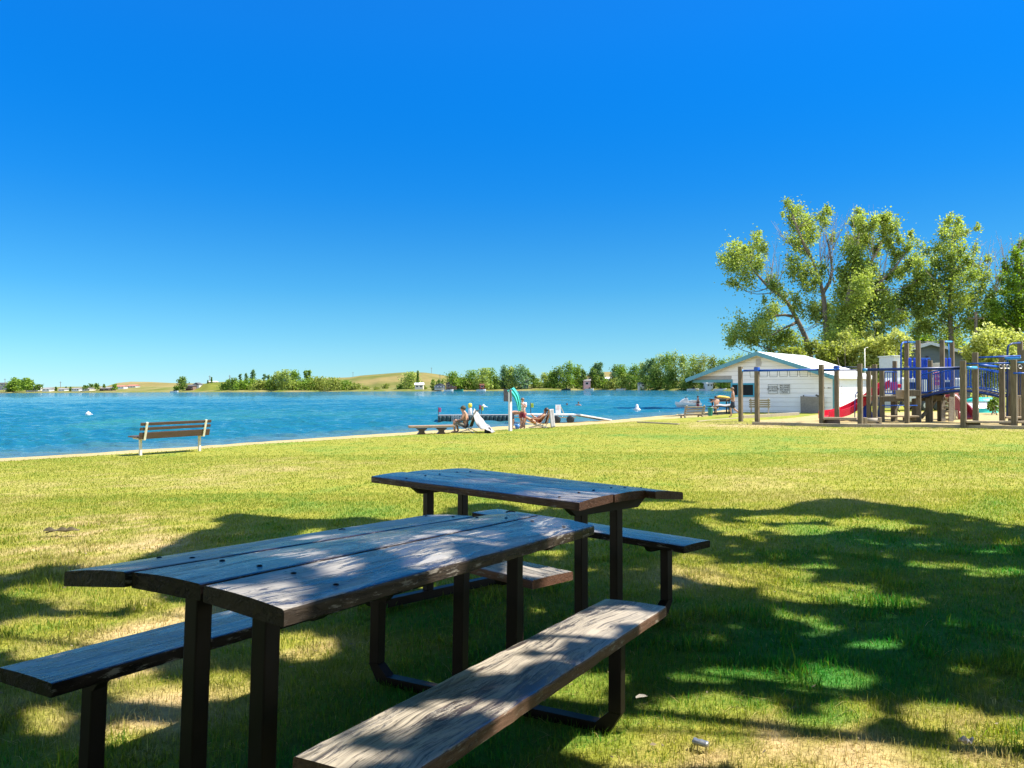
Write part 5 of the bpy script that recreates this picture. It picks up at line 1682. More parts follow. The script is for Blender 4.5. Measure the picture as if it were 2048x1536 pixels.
def leaf_cols(n, kind, rng, P=None):
    a, b = (np.array(c) for c in LEAFCOL[kind])
    f = rng.random(n)
    if P is not None:
        f = np.clip(.5 * f + .9 * (fbm(P[:, 0] + .7 * P[:, 1], P[:, 2], max(.4, np.ptp(P[:, 2]) / 9), 5, 2) - .22), 0, 1)
    return (a + (b - a) * f[:, None]) * (.85 + .3 * rng.random(n))[:, None]


def hero_tree(name, lab, y, trunk, clusters, kind='cotton', dens=1.0, leaf=.17, group=None, bare=(), r0=.30, seed=0, depth=1.0, forks=()):
    """trunk: picture points of the stem from the ground up; clusters: (u, v, r) of leaf masses; everything stands about y metres ahead"""
    rng = np.random.default_rng(seed + 500)
    px = y / FPX
    b = at(trunk[0][0], 774, y); base = V((b.x, b.y, gz(b.x, b.y) if y < 120 else .6))
    t = thing(name, lab, 'tree', base, 0, group)
    tp = [V((0, 0, -.3))] + [at(u, v, y + d) - base for u, v, d in [(p[0], p[1], p[2] if len(p) > 2 else 0) for p in trunk[1:]]]
    k = len(tp)
    mb = MB().tube(tp, [r0 * .78 * (1 - .76 * i / (k - 1)) * (1.25 if i == 0 else 1) for i in range(k)], 9)
    mb.build('trunk', M['bark'], t, smooth=True)
    allp = []
    limbs = MB()
    stems = [tp] + [[at(u, v, y + d) - base for u, v, d in f] for f in forks]
    for f in stems[1:]:
        limbs.tube(f, [r0 * .42 * (1 - .7 * i / (len(f) - 1)) for i in range(len(f))], 7)
    cand = [p for s in stems for a_, b_ in zip(s[:-1], s[1:]) for p in (a_, a_.lerp(b_, .5), b_)][2:]
    for (u, v, r) in clusters:
        dz = rng.normal() * 1.1 * depth + (rng.random() - .5) * 1.6 * depth
        c = at(u, v, y + dz) - base
        R_ = r * px * 1.05
        # limb from the stem, leaving below the leaf mass
        best = min(cand, key=lambda p: (p - c).length + 2.2 * max(0, p.z - c.z + .6))
        pts = curve_pts(best, c, rng)
        L = (c - best).length
        ra = min(r0 * .22, .012 + .010 * L)
        limbs.tube(pts, [ra * (1 - .8 * i / 5) for i in range(6)], 5, cap=False)
        nt = max(4, int(3 + r * .45))
        sub = []
        for _ in range(nt):
            d = rng.normal(size=3); d /= np.linalg.norm(d); d *= .62
            ax = (c - best).normalized() + V((0, 0, .7)); ax.normalize()      # shoots point out and up
            q = c + (V(d) + ax * (-.75 + 2.1 * rng.random())) * R_ * (.55 + .5 * rng.random())
            sub.append(np.array(q))
            limbs.tube([c - (c - best) * .06, (c + q) / 2 + V(rng.normal(size=3)) * R_ * .06, q], [.014, .010, .004], 3, cap=False)
        nl = int(r * r * 2.3 * dens)
        leaf = .185
        sub = np.array(sub)
        pick = sub[rng.integers(0, len(sub), nl)]
        sg = np.where(rng.random((nl, 1)) < .22, .62, .30)
        allp.append(pick + rng.normal(size=(nl, 3)) * R_ * sg * np.array([.9, .9, 1.1]))
    limbs.build('limbs', M['bark'], t, smooth=True)
    P = np.concatenate(allp)
    leaves('crown', P, leaf, leaf_cols(len(P), kind, rng, P), M['leaf'], t, rng)
    if bare:
        for (u0, v0, u1, v1, n, spread) in bare:
            tw = MB()
            for _ in range(n):
                a = at(u0 + rng.normal() * spread * .3, v0 + rng.normal() * spread * .3, y + rng.normal() * .5) - base
                c = at(u1 + rng.normal() * spread, v1 + rng.normal() * spread * .8, y + rng.normal() * .8) - base
                pts = curve_pts(a, c, rng, 5, .10)
                tw.tube(pts, [.030, .026, .021, .016, .011, .006], 4, cap=False)
                for q in pts[2:5]:
                    e = q + (c - a).normalized() * .5 + V(rng.normal(size=3)) * .35
                    tw.tube([q, e], [.011, .004], 3, cap=False)
            tw.build('bare_branches', M['bare_bark'], t)
    return t


def bush(name, lab, y, blobs, kind, dens=1.0, leaf=.15, group=None, seed=0, cat='shrub', tall=True):
    """blobs: (u, v, r) leaf masses, the stems rise from the ground under them"""
    rng = np.random.default_rng(seed + 900)
    px = y / FPX
    u0 = sum(b[0] for b in blobs) / len(blobs)
    b = at(u0, 774, y); base = V((b.x, b.y, gz(b.x, b.y)))
    t = thing(name, lab, cat, base, 0, group)
    st = MB(); P = []
    for (u, v, r) in blobs:
        c = at(u, v, y + rng.normal() * 1.0) - base
        R_ = r * px
        foot = V((c.x * .55 + rng.normal() * .3, c.y * .6, -.1))
        st.tube(curve_pts(foot, c, rng, 4, .05), [.045, .035, .028, .02, .01], 4, cap=False)
        nl = int(r * r * 2.4 * dens * (y / 60) ** 2)
        nt = max(6, int(r * .7))
        d = rng.normal(size=(nt, 3)); d /= np.linalg.norm(d, axis=1)[:, None]
        sub = np.array(c) + d * R_ * (.3 + .65 * rng.random((nt, 1)))
        for q in sub[: nt // 2]:
            st.tube([c, V(q)], [.014, .005], 3, cap=False)
        P.append(sub[rng.integers(0, nt, nl)] + rng.normal(size=(nl, 3)) * R_ * .25)
    P = np.concatenate(P); P[:, 2] = np.maximum(P[:, 2], .03)
    st.build('stems', M['bare_bark'] if kind == 'willow' else M['bark'], t)
    leaves('foliage', P, leaf * 1.25, leaf_cols(len(P), kind, rng, P), M['leaf'], t, rng)
    return t


def build_near_trees():
    G = 'cottonwood trees behind the white building'
    hero_tree('cottonwood_tree', 'cottonwood with a bare trunk leaning left over the white building', 68,
              [(1634, 800), (1622, 720), (1611.7, 676), (1597.7, 646), (1580.5, 613.5), (1565.5, 594), (1537.5, 575), (1514, 549), (1500, 530)],
              [(1455, 527, 14), (1469, 507, 17), (1480, 530, 24), (1495, 552, 22), (1460, 565, 10), (1477, 573, 9), (1499, 511, 18), (1514, 490, 13), (1518, 472, 9), (1525, 500, 12), (1510, 535, 20), (1541, 560, 13),
               (1556, 582, 15), (1447, 517, 9), (1546, 574, 12), (1530, 602, 6), (1484, 500, 12), (1545, 625, 18), (1525, 640, 21), (1505, 655, 22), (1485, 666, 21), (1470, 676, 16), (1461, 687, 10), (1500, 680, 15), (1530, 660, 17),
               (1552, 612, 7), (1560, 682, 24), (1590, 692, 26), (1538, 692, 18), (1577, 668, 13), (1570, 600, 10), (1515, 690, 12)], 'cotton', 1.0, .17, G,
              [(1540, 570, 1535, 500, 4, 7), (1555, 575, 1568, 510, 4, 6), (1545, 585, 1552, 480, 3, 8), (1560, 660, 1540, 668, 3, 5), (1600, 650, 1570, 660, 2, 6)], .36, 1,
              forks=[[(1587, 633, 0), (1570, 630, .3), (1554, 631, .5), (1530, 640, .8), (1510, 652, 1)], [(1592, 645, 0), (1578, 652, -.4), (1560, 661, -.6)]])
    hero_tree('cottonwood_tree', 'forked cottonwood with grey leafless twigs at its top in the middle of the grove', 66,
              [(1662, 800), (1656, 720), (1652, 650), (1648, 604), (1646, 586), (1641, 566), (1632, 540), (1622, 515)],
              [(1577, 405, 7), (1582, 420, 12), (1598, 425, 14), (1590, 446, 16), (1608, 446, 18), (1625, 460, 16), (1600, 470, 18), (1615, 480, 18), (1590, 490, 14), (1605, 500, 16), (1582, 520, 8), (1595, 535, 18), (1620, 540, 17),
               (1600, 555, 17), (1640, 545, 16), (1632, 570, 14), (1645, 432, 12), (1655, 420, 10), (1650, 452, 12), (1660, 480, 10), (1615, 577, 15), (1590, 600, 11), (1602, 620, 16), (1625, 615, 16), (1650, 620, 20), (1640, 643, 18), (1660, 660, 20), (1565, 430, 6)],
              'cotton', .95, .17, G, [(1662, 560, 1672, 440, 9, 16), (1658, 520, 1690, 420, 7, 14), (1600, 500, 1555, 455, 5, 10), (1640, 520, 1648, 430, 5, 9), (1650, 690, 1625, 712, 6, 9), (1655, 690, 1690, 706, 6, 10), (1640, 640, 1612, 660, 3, 6)], .40, 2,
              forks=[[(1646, 586, 0), (1658, 566, .2), (1664, 540, .4), (1660, 505, .5), (1652, 470, .5)], [(1622, 515, 0), (1608, 490, -.3), (1594, 455, -.4), (1584, 425, -.5)]])
    hero_tree('cottonwood_tree', 'broad leafy cottonwood, the widest crown of the grove, right of the forked one', 64,
              [(1692, 800), (1688, 700), (1692, 620), (1704, 556), (1714, 500), (1720, 455)],
              [(1718, 430, 10), (1712, 450, 14), (1726, 456, 14), (1745, 450, 12), (1760, 440, 12), (1775, 435, 10), (1786, 455, 12), (1765, 466, 16), (1740, 476, 16), (1700, 490, 12), (1720, 490, 18), (1750, 500, 14), (1780, 490, 12), (1800, 480, 10),
               (1820, 476, 8), (1790, 515, 14), (1810, 500, 12), (1700, 520, 20), (1715, 546, 22), (1740, 540, 18), (1690, 560, 18), (1690, 592, 24), (1720, 582, 25), (1755, 576, 19), (1780, 550, 13), (1800, 546, 15), (1815, 530, 14), (1700, 626, 28),
               (1735, 620, 27), (1770, 610, 21), (1800, 600, 20), (1820, 576, 16), (1830, 600, 13), (1682, 650, 25), (1716, 660, 29), (1760, 650, 25), (1800, 640, 20), (1835, 560, 16), (1850, 590, 16), (1840, 625, 18), (1830, 520, 12), (1838, 655, 18), (1672, 690, 24), (1700, 700, 26), (1740, 690, 24), (1705, 600, 22), (1745, 600, 20), (1728, 560, 20), (1690, 640, 20)],
              'cotton', 1.4, .17, G, [(1710, 520, 1700, 420, 5, 8), (1760, 560, 1790, 470, 5, 12), (1745, 520, 1735, 420, 4, 10), (1790, 620, 1830, 610, 4, 8), (1735, 680, 1790, 702, 5, 8)], .42, 3,
              forks=[[(1698, 590, 0), (1730, 545, .4), (1756, 500, .6), (1772, 460, .8)], [(1695, 610, 0), (1745, 580, -.4), (1790, 535, -.6), (1815, 500, -.8)]])
    hero_tree('cottonwood_tree', 'tall narrow cottonwood standing apart behind the play tower', 64,
              [(1908, 800), (1903, 700), (1900, 620), (1902, 540), (1904, 470)],
              [(1900, 440, 9), (1895, 455, 12), (1912, 450, 10), (1890, 476, 14), (1910, 480, 18), (1930, 466, 7), (1955, 456, 7), (1880, 500, 14), (1900, 510, 19), (1920, 505, 14), (1870, 520, 12), (1890, 540, 21), (1915, 540, 21), (1940, 520, 14),
               (1950, 500, 9), (1865, 556, 16), (1900, 575, 23), (1935, 560, 19), (1955, 546, 12), (1875, 590, 20), (1915, 610, 23), (1945, 600, 18), (1960, 582, 12), (1862, 620, 14), (1890, 640, 25), (1930, 650, 25), (1960, 640, 18), (1975, 612, 14), (1905, 680, 24), (1870, 672, 16), (1848, 500, 12), (1842, 530, 14), (1850, 560, 16), (1855, 600, 16), (1965, 560, 14), (1980, 590, 14), (1985, 640, 18), (1975, 520, 8)],
              'cotton', 1.0, .17, G, [(1945, 560, 1962, 480, 6, 10), (1960, 560, 1985, 490, 7, 12), (1930, 700, 1905, 690, 5, 10)], .34, 4)
    hero_tree('cottonwood_tree', 'right edge cottonwood of the grove, leaves darkened as unlit, thin bare twigs on top', 62,
              [(2046, 800), (2040, 700), (2036, 620), (2040, 560), (2044, 510)],
              [(2045, 492, 12), (2030, 515, 12), (2040, 540, 19), (2015, 540, 10), (2025, 570, 17), (2045, 580, 21), (2010, 592, 12), (2035, 615, 23), (2005, 622, 14), (2050, 640, 25), (2020, 650, 21), (2062, 540, 22), (2068, 600, 25), (2000, 650, 17), (2078, 560, 24), (2080, 640, 28), (1992, 620, 14), (2000, 560, 10), (2060, 500, 14), (2070, 520, 18), (1985, 655, 16)],
              'mid', 1.2, .17, G, [(2015, 560, 2008, 480, 8, 14), (2040, 540, 2036, 470, 6, 12), (1995, 580, 1990, 500, 5, 10)], .36, 5)  # darker leaf colour stands in for this tree being out of the sun
    hero_tree('poplar_tree', 'paler poplar seen in the gap between the grove and the tall narrow cottonwood', 92,
              [(1842, 790), (1840, 700), (1838, 630)], [(1838, 625, 11), (1845, 645, 14), (1830, 655, 14), (1852, 670, 16), (1835, 680, 18), (1820, 670, 14), (1858, 645, 9)], 'bluegreen', .8, .24, None, [(1838, 650, 1830, 600, 4, 8)], .25, 6)
    # bushes
    W = 'willow bushes behind the playground'
    bush('willow_bush', 'large pale yellow green willow bush at the right behind the climbing frame', 54, [(1962, 684, 24), (1985, 676, 27), (2012, 684, 28), (1945, 704, 22), (2042, 690, 26), (1975, 708, 28), (2008, 714, 28), (2035, 724, 26), (1950, 735, 22), (1985, 745, 26), (2020, 752, 26), (2055, 715, 26), (1965, 770, 20), (2045, 765, 22)], 'willow', 1.0, .16, W, 1)
    bush('willow_bush', 'tangled light green willow bush with white dead stems behind the white roof', 58, [(1745, 692, 22), (1772, 702, 25), (1740, 722, 24), (1780, 728, 26), (1715, 742, 20), (1735, 768, 22), (1768, 760, 24), (1800, 705, 22), (1812, 690, 16), (1760, 735, 24), (1800, 745, 20), (1795, 680, 18)], 'willow', .9, .16, W, 2)
    bush('willow_bush', 'loose pale green willow growth in front of the broad leafy cottonwood', 59, [(1690, 672, 13), (1712, 690, 16), (1738, 668, 12), (1768, 684, 15), (1670, 694, 13), (1705, 706, 18), (1738, 700, 18), (1790, 664, 10), (1722, 734, 18), (1752, 650, 8), (1700, 655, 7)], 'willow', .8, .15, W, 7)
    bush('willow_bush', 'low green bushes growing under the leaning trunk behind the white roof', 60, [(1625, 700, 18), (1650, 705, 20), (1675, 712, 20), (1695, 725, 20), (1640, 725, 18), (1665, 735, 20), (1700, 750, 20), (1575, 705, 15), (1600, 712, 16)], 'olive', 1.0, .16, W, 3)
    bush('hedge', 'dense dark green growth between the tall cottonwood and the play tower', 72, [(1850, 690, 22), (1880, 700, 24), (1915, 705, 22), (1835, 715, 22), (1865, 730, 24), (1900, 735, 24), (1935, 720, 20), (1925, 765, 24), (1890, 770, 24), (1850, 765, 24), (1820, 745, 20), (1960, 660, 22), (2000, 640, 20), (2030, 650, 22)], 'mid', 1.0, .18, None, 4, cat='hedge')
    bush('shrub', 'small round dark shrub beside the upturned boat', 38.5, [(1985, 806, 9), (1992, 800, 9), (1990, 815, 9), (1981, 816, 7)], 'dark', 2.6, .10, None, 5)
    # weeds at the wall and under the step
    # poles
    a = ground(1730, 50.0); z = at(1730, 697, 50).z
    t = thing('lamp_pole', 'thin pale metal pole rising in front of the bushes right of the white roof', 'pole', a)
    MB().tube([(0, 0, -.2), (0, 0, z - a.z)], .036, 8).build('pole', M['pale_metal'], t, smooth=True)
    MB().tube([(0, 0, z - a.z - .05), (.08, 0, z - a.z + .06), (.22, 0, z - a.z + .07)], .022, 8).build('arm', M['pale_metal'], t, smooth=True)
    a = ground(1953, 60.0); z = at(1953, 624, 60).z
    t = thing('utility_pole', 'weathered brown utility pole standing between the tall cottonwood and the willow', 'pole', a)
    MB().tube([(0, 0, -.2), (0, 0, z - a.z)], [.15, .12], 10).build('pole', M['post_wood'], t, smooth=True)
    MB().box((0, 0, z - a.z - .5), (1.3, .09, .11)).build('cross_arm', M['post_wood'], t)


def car(lab, p, rz, mat):
    t = thing('parked_car', lab, 'car', p, rz)
    body = [(-2.1, .35), (-2.15, .75), (-1.3, .92), (1.2, .95), (2.0, .80), (2.1, .38)]
    MB().prism(body, -.85, .85, lambda q, s: (q[0], s, q[1])).build('body', mat, t, bevel=.06)
    MB().prism([(-1.2, .93), (-.7, 1.42), (.7, 1.45), (1.15, .96)], -.74, .74, lambda q, s: (q[0], s, q[1])).build('window', M['dark_glass'], t, bevel=.05)
    MB().prism([(-.68, 1.425), (.68, 1.455), (.6, 1.49), (-.6, 1.47)], -.70, .70, lambda q, s: (q[0], s, q[1])).build('roof', mat, t, bevel=.02)
    for x in (-1.3, 1.3):
        for s in (-1, 1):
            w = MB().lathe([(.2, -.1), (.32, -.09), (.33, 0), (.32, .09), (.2, .1)], (x, s * .8, .33), 16, 'Y').build('wheel', M['black_plastic'], t)
            MB().lathe([(.18, -.105), (.18, .105)], (x, s * .8, .33), 12, 'Y').build('rim', M['steel'], w)


def build_back_things():
    # grey blue cabin
    p = ground(1858, 60)
    t = thing('grey_cabin', 'grey blue cabin with a white trimmed gable behind the play tower', 'house', p, R(-6))
    h = at(1858, 686, 60).z - p.z
    w = 3.1
    M['cabin'] = surf('grey_blue_siding', (.10, .125, .15), (.14, .165, .19), 2, (1, 1, 12), rough=.7, bumps=.3)
    e = h - .95
    MB().prism([(-w, 0), (w, 0), (w, e), (0, h - .08), (-w, e)], 0, 6, lambda q, s: (q[0], s, q[1])).build('wall', M['cabin'], t)
    for s in (-1, 1):
        MB().add([(0, -.4, h), (s * (w + .45), -.4, e - .14), (s * (w + .45), 6.3, e - .14), (0, 6.3, h), (0, -.4, h + .08), (s * (w + .45), -.4, e - .06), (s * (w + .45), 6.3, e - .06), (0, 6.3, h + .08)],
                 [(0, 1, 2, 3), (7, 6, 5, 4), (0, 4, 5, 1), (1, 5, 6, 2), (2, 6, 7, 3), (3, 7, 4, 0)]).build('roof', surf('grey_roof', (.12, .12, .12), (.16, .16, .16), 4, rough=.8) if s < 0 else bpy.data.materials['grey_roof'], t)
        MB().add([(0, -.45, h - .16), (s * (w + .5), -.45, e - .32), (s * (w + .5), -.45, e - .08), (0, -.45, h + .08), (0, -.41, h - .16), (s * (w + .5), -.41, e - .32), (s * (w + .5), -.41, e - .08), (0, -.41, h + .08)],
                 [(0, 1, 2, 3), (7, 6, 5, 4), (0, 4, 5, 1), (1, 5, 6, 2), (2, 6, 7, 3), (3, 7, 4, 0)]).build('rake_board', M['white_paint'], t)
    MB().box((-.15, -.06, h - 2.2), (.16, .1, 2.3)).build('flue', M['brown_board'], t)
    # white camper behind the tower
    p = ground(1836, 46)
    t = thing('camper_trailer', 'white camper trailer parked behind the play tower', 'trailer', p, R(3))
    MB().prism([(-1.3, .55), (3.0, .55), (3.1, 1.2), (3.0, 2.0), (-1.0, 2.05), (-1.32, 1.8)], 0, 2.1, lambda q, s: (q[0], s, q[1])).build('body', M['white_paint'], t, bevel=.08)
    MB().box((.9, -.012, 1.05), (4.0, .02, .26)).build('stripe', M['brown_board'], t)
    for x in (-.3, 1.9):
        w = MB().box((x, -.015, 1.55), (.8, .025, .42)).build('window', M['dark_glass'], t, bevel=.02)
    for x in (.6, 1.3):
        w = MB().lathe([(.2, -.1), (.33, -.08), (.33, .08), (.2, .1)], (x, .1, .34), 16, 'Y').build('wheel', M['black_plastic'], t)
    # white chimney-like box seen left of the tower
    p = ground(1794, 52)
    t = thing('white_shed', 'small white shed with a flat top left of the camper', 'shed', p, R(8))
    h = at(1794, 712, 52).z - p.z
    MB().box((0, .8, h / 2 - .05), (.48, 1.6, h)).build('wall', M['white_paint'], t)
    MB().box((0, .8, h + .0), (.58, 1.8, .08)).build('roof', M['white_paint'], t, bevel=.01)
    # boats on the grass
    def boat(lab, p, rz, mats, L=3.4, H=.62):
        t = thing('upturned_boat', lab, 'boat', p, rz, 'boats lying on the grass')
        n = 14
        for k, (nm, z0, z1, mm) in enumerate((('hull_bottom', 0.0, .52, mats[0]), ('hull_side', .52, 1.0, mats[1]))):
            vs = []; fs = []
            m = 7
            for i in range(n + 1):
                f = i / n
                w = .62 * (1 - abs(2 * f - 1) ** 2.6) + .02
                hh = H * (1 - .25 * abs(2 * f - 1) ** 3)
                for j in range(m + 1):
                    a = math.pi * (j / m)
                    yy = -math.cos(a) * w
                    zz = math.sin(a) ** .7 * hh
                    zz = max(min(zz, z1 * hh), z0 * hh) if hh > 0 else 0
                    vs.append((L * (f - .5), yy * (1.0 - .04 * k), zz + .012 * k))
            fs = [(i * (m + 1) + j, i * (m + 1) + j + 1, (i + 1) * (m + 1) + j + 1, (i + 1) * (m + 1) + j) for i in range(n) for j in range(m)]
            MB().add(vs, fs).build(nm, mm, t)
        MB().box((0, 0, .02), (L * .5, .9, .06)).build('thwart', M['timber'], t)
    M['teal_hull'] = surf('teal_hull', (.01, .42, .34), (.015, .5, .4), 3, rough=.4)
    p = ground(1956, 41)
    boat('upturned boat with a teal bottom edge and white top lying in front of the willow', p + V((0, 0, 0)), R(4), (M['teal_hull'], M['white_plastic']), 2.3, .55)
    p = ground(1968, 43)
    boat('turquoise upturned boat propped behind the white and teal boat', p + V((0, 0, .42)), R(-4), (M['white_plastic'], M['teal_hull']), 2.0, .42)
    MBX = MB()
    car('dark car parked on the grass behind the arched bridge', ground(1872, 47), R(6), surf('dark_car_paint', (.02, .022, .025), (.03, .032, .035), 3, rough=.25))
    # litter and leaves on the lawn
    p = ground(1396, 2.62)
    t = thing('crushed_can', 'crushed silver drink can lying in the grass at the bottom of the picture', 'can', p + V((0, 0, .030)), R(-35))
    t.scale = (.5, .5, .5)
    c = MB()
    rng = np.random.default_rng(4)
    pr = []
    prof = [(.018, -.055), (.026, -.05), (.030, -.04), (.026, -.02), (.029, 0), (.023, .02), (.028, .04), (.024, .05), (.018, .055)]
    tmp = MB().lathe(prof, (0, 0, 0), 14, 'X')
    vs = [(v[0], v[1] * 1.1, v[2] * .72 + .003 * rng.normal()) for v in tmp.v]
    c.add(vs, tmp.f).build('can_body', surf('silver_can', (.22, .25, .30), (.34, .36, .40), 30, rough=.3, metal=.6, bumps=.2), t, smooth=True)
    MB().lathe([(.017, .0553), (.014, .057)], (0, 0, 0), 12, 'X').build('can_lid', M['steel'], t)
    p = ground(1925, 2.60)
    o = MB().sheet(lambda u, v: (.038 * (u - .5) + .006 * math.sin(7 * v), .036 * (v - .5), .028 + .007 * math.sin(8 * u + 3 * v) + .005 * math.sin(11 * v)), 10, 10, .002).build('paper_scrap', M['white_cloth'])
    o.location = p + V((0, 0, .012)); o.rotation_euler = (0, 0, .5)
    tag(o, 'crumpled scrap of white paper on the dry grass at the bottom right', 'paper')
    p = ground(1142, 5.0)
    p = ground(122, 6.9)
    t = thing('fallen_branch', 'dark piece of fallen branch with curled leaves on the sunlit lawn at left', 'branch', p + V((0, 0, .03)), R(4))
    MB().tube([(-.14, 0, .01), (-.05, .01, .03), (.04, 0, .02), (.13, .02, .035)], [.006, .008, .007, .003], 5).build('twig', M['bark'], t)
    for x, a in ((-.10, .3), (.0, -.2), (.10, .5)):
        MB().sheet(lambda u, v: (x + .10 * (u - .5), .05 * (v - .5), .03 + .03 * math.sin(3 * u + a) * (1 - abs(2 * v - 1))), 6, 4, .003).build('leaf', surf('dry_leaf', (.05, .04, .02), (.09, .07, .03), 9, rough=.8) if 'dry_leaf' not in bpy.data.materials else bpy.data.materials['dry_leaf'], t)
    # curled leaves lying on the near table, each its own thing
    for lab, u, v, y, s in (('curled dark leaf near the far end of the near tabletop', 1021, 1027, 3.33, .022), ('small dark leaf on the left board of the near tabletop', 684, 1062, 2.75, .012),
                            ('dark leaf lying in the gouge on the near tabletop', 842, 1117, 2.42, .020), ('grey leaf lying in the grass right of the near bench', 1283, 1397, 2.78, .022)):
        q = at(u, v, y)
        o = MB().sheet(lambda a, b: (s * (a - .5) * 2, s * (b - .5) * (1 - .6 * abs(2 * a - 1)) * 1.3, .15 * s * math.sin(3.1 * a) + .18 * s * (2 * b - 1) ** 2), 8, 6, .001).build('fallen_leaf', M['hair_dark'] if 'grey' not in lab else surf('grey_leaf', (.2, .19, .17), (.3, .28, .25), 9, rough=.8))
        o.location = q + V((0, 0, .004)); o.rotation_euler = (0, 0, R(20))
        tag(o, lab, 'leaf', 'fallen leaves')


# ------------------------------------------------------------------ far shore
_su = np.array([-400, 0, 250, 345, 500, 700, 900, 1040, 1200, 1300, 1450, 1560, 1750])
_sz = np.array([540, 522, 476, 470, 441, 428, 400, 405, 423, 366, 297, 262, 225])


def zs(u): return float(np.interp(u, _su, _sz))


def hill_mat(name, a, b, sc=.02):
    m, nt, out = new_mat(name)
    p = nd(nt, 'ShaderNodeBsdfPrincipled'); p.inputs['Roughness'].default_value = .95; p.inputs['Specular IOR Level'].default_value = .05
    co = coords(nt)
    n = noise(nt, co, sc, 7, .65); n2 = noise(nt, co, sc * 14, 5, .7)
    r = ramp(nt, n.outputs[0], [(.38, a), (.62, b)])
    f = ramp(nt, n2.outputs[0], [(.35, (.8, .85, .8)), (.7, (1.12, 1.08, 1.1))])
    nt.links.new(mix(nt, 1, r.outputs[0], f.outputs[0], 'MULTIPLY'), p.inputs['Base Color'])
    nt.links.new(p.outputs[0], out.inputs[0])
    return m


def build_far_land():
    us = np.linspace(-420, 1720, 240)
    ds = np.array([-8, -1, 1.5, 5, 12, 25, 45, 80, 140, 260, 500, 1000, 2500])
    hs = np.array([-1, -.2, .25, .8, 1.1, 1.5, 2.0, 2.8, 3.6, 4.5, 5.5, 7, 9])
    P = np.zeros((len(us), len(ds), 3))
    for i, u in enumerate(us):
        z0 = zs(u) + 2.0 * math.sin(u * .05) + 1.5 * math.sin(u * .13)
        for j, d in enumerate(ds):
            y = z0 + d
            P[i, j] = (xat(u, y), y, hs[j] * (.85 + .3 * math.sin(u * .021 + j)) if d > 0 else hs[j])
    tag(grid_mesh('far_shore', P, hill_mat('far_shore_grass', (.10, .125, .02), (.22, .185, .08), .06)), kind='structure')

    def hill(name, prof, yr, front, mat):
        pu = np.array([p[0] for p in prof]); pv = np.array([p[1] for p in prof])
        us = np.linspace(pu[0], pu[-1], 90)
        n = 26
        P = np.zeros((len(us), n, 3))
        for i, u in enumerate(us):
            v = np.interp(u, pu, pv)
            zt = at(u, v, yr).z
            for j in range(n):
                f = j / (n - 1) * 1.5
                y = yr - front * (1 - f)
                s = math.sin(min(f, 1) * math.pi / 2) ** 1.3 if f <= 1 else math.cos((f - 1) * math.pi * .9)
                e = min(1, (i + .0) / 8, (len(us) - 1 - i) / 8)
                z = -1 + (zt + 1) * s + 1.2 * (vnoise(np.array([u * .3]), np.array([y * .05]), 6, 8)[0] - .5) * s * (1 - s) * 4
                P[i, j] = (xat(u, y), y, z)
        tag(grid_mesh(name, P, mat), kind='structure')
    tan = hill_mat('dry_hill', (.175, .145, .05), (.24, .19, .085), .012)
    grn = hill_mat('green_hill', (.10, .115, .025), (.21, .165, .065), .016)
    hill('hills', [(190, 778), (215, 772), (235, 766), (262, 763.5), (300, 764), (340, 766), (370, 766.5), (420, 767.5), (470, 770), (540, 776)], 950, 320, tan)
    hill('hills', [(520, 777), (580, 766), (640, 757), (665, 756), (700, 755), (722, 751.5), (760, 748.5), (800, 745.5), (822, 745), (850, 745.5), (880, 749.5), (900, 753), (925, 756), (960, 760), (1000, 764), (1080, 772)], 760, 260, grn)
    hill('hills', [(1080, 774), (1140, 762), (1180, 750), (1205, 744.5), (1220, 744), (1240, 745.5), (1290, 752), (1350, 762), (1420, 770)], 900, 300, tan)
    hill('hills', [(372, 782), (388, 776), (402, 769), (416, 766), (442, 764), (470, 763), (520, 766), (575, 775)], 505, 45, hill_mat('green_bank', (.10, .125, .02), (.18, .175, .035), .05))


ORD = ['first', 'second', 'third', 'fourth', 'fifth', 'sixth', 'seventh', 'eighth', 'ninth', 'tenth', 'eleventh', 'twelfth', 'thirteenth', 'fourteenth', 'fifteenth', 'sixteenth', 'seventeenth', 'eighteenth', 'nineteenth', 'twentieth']


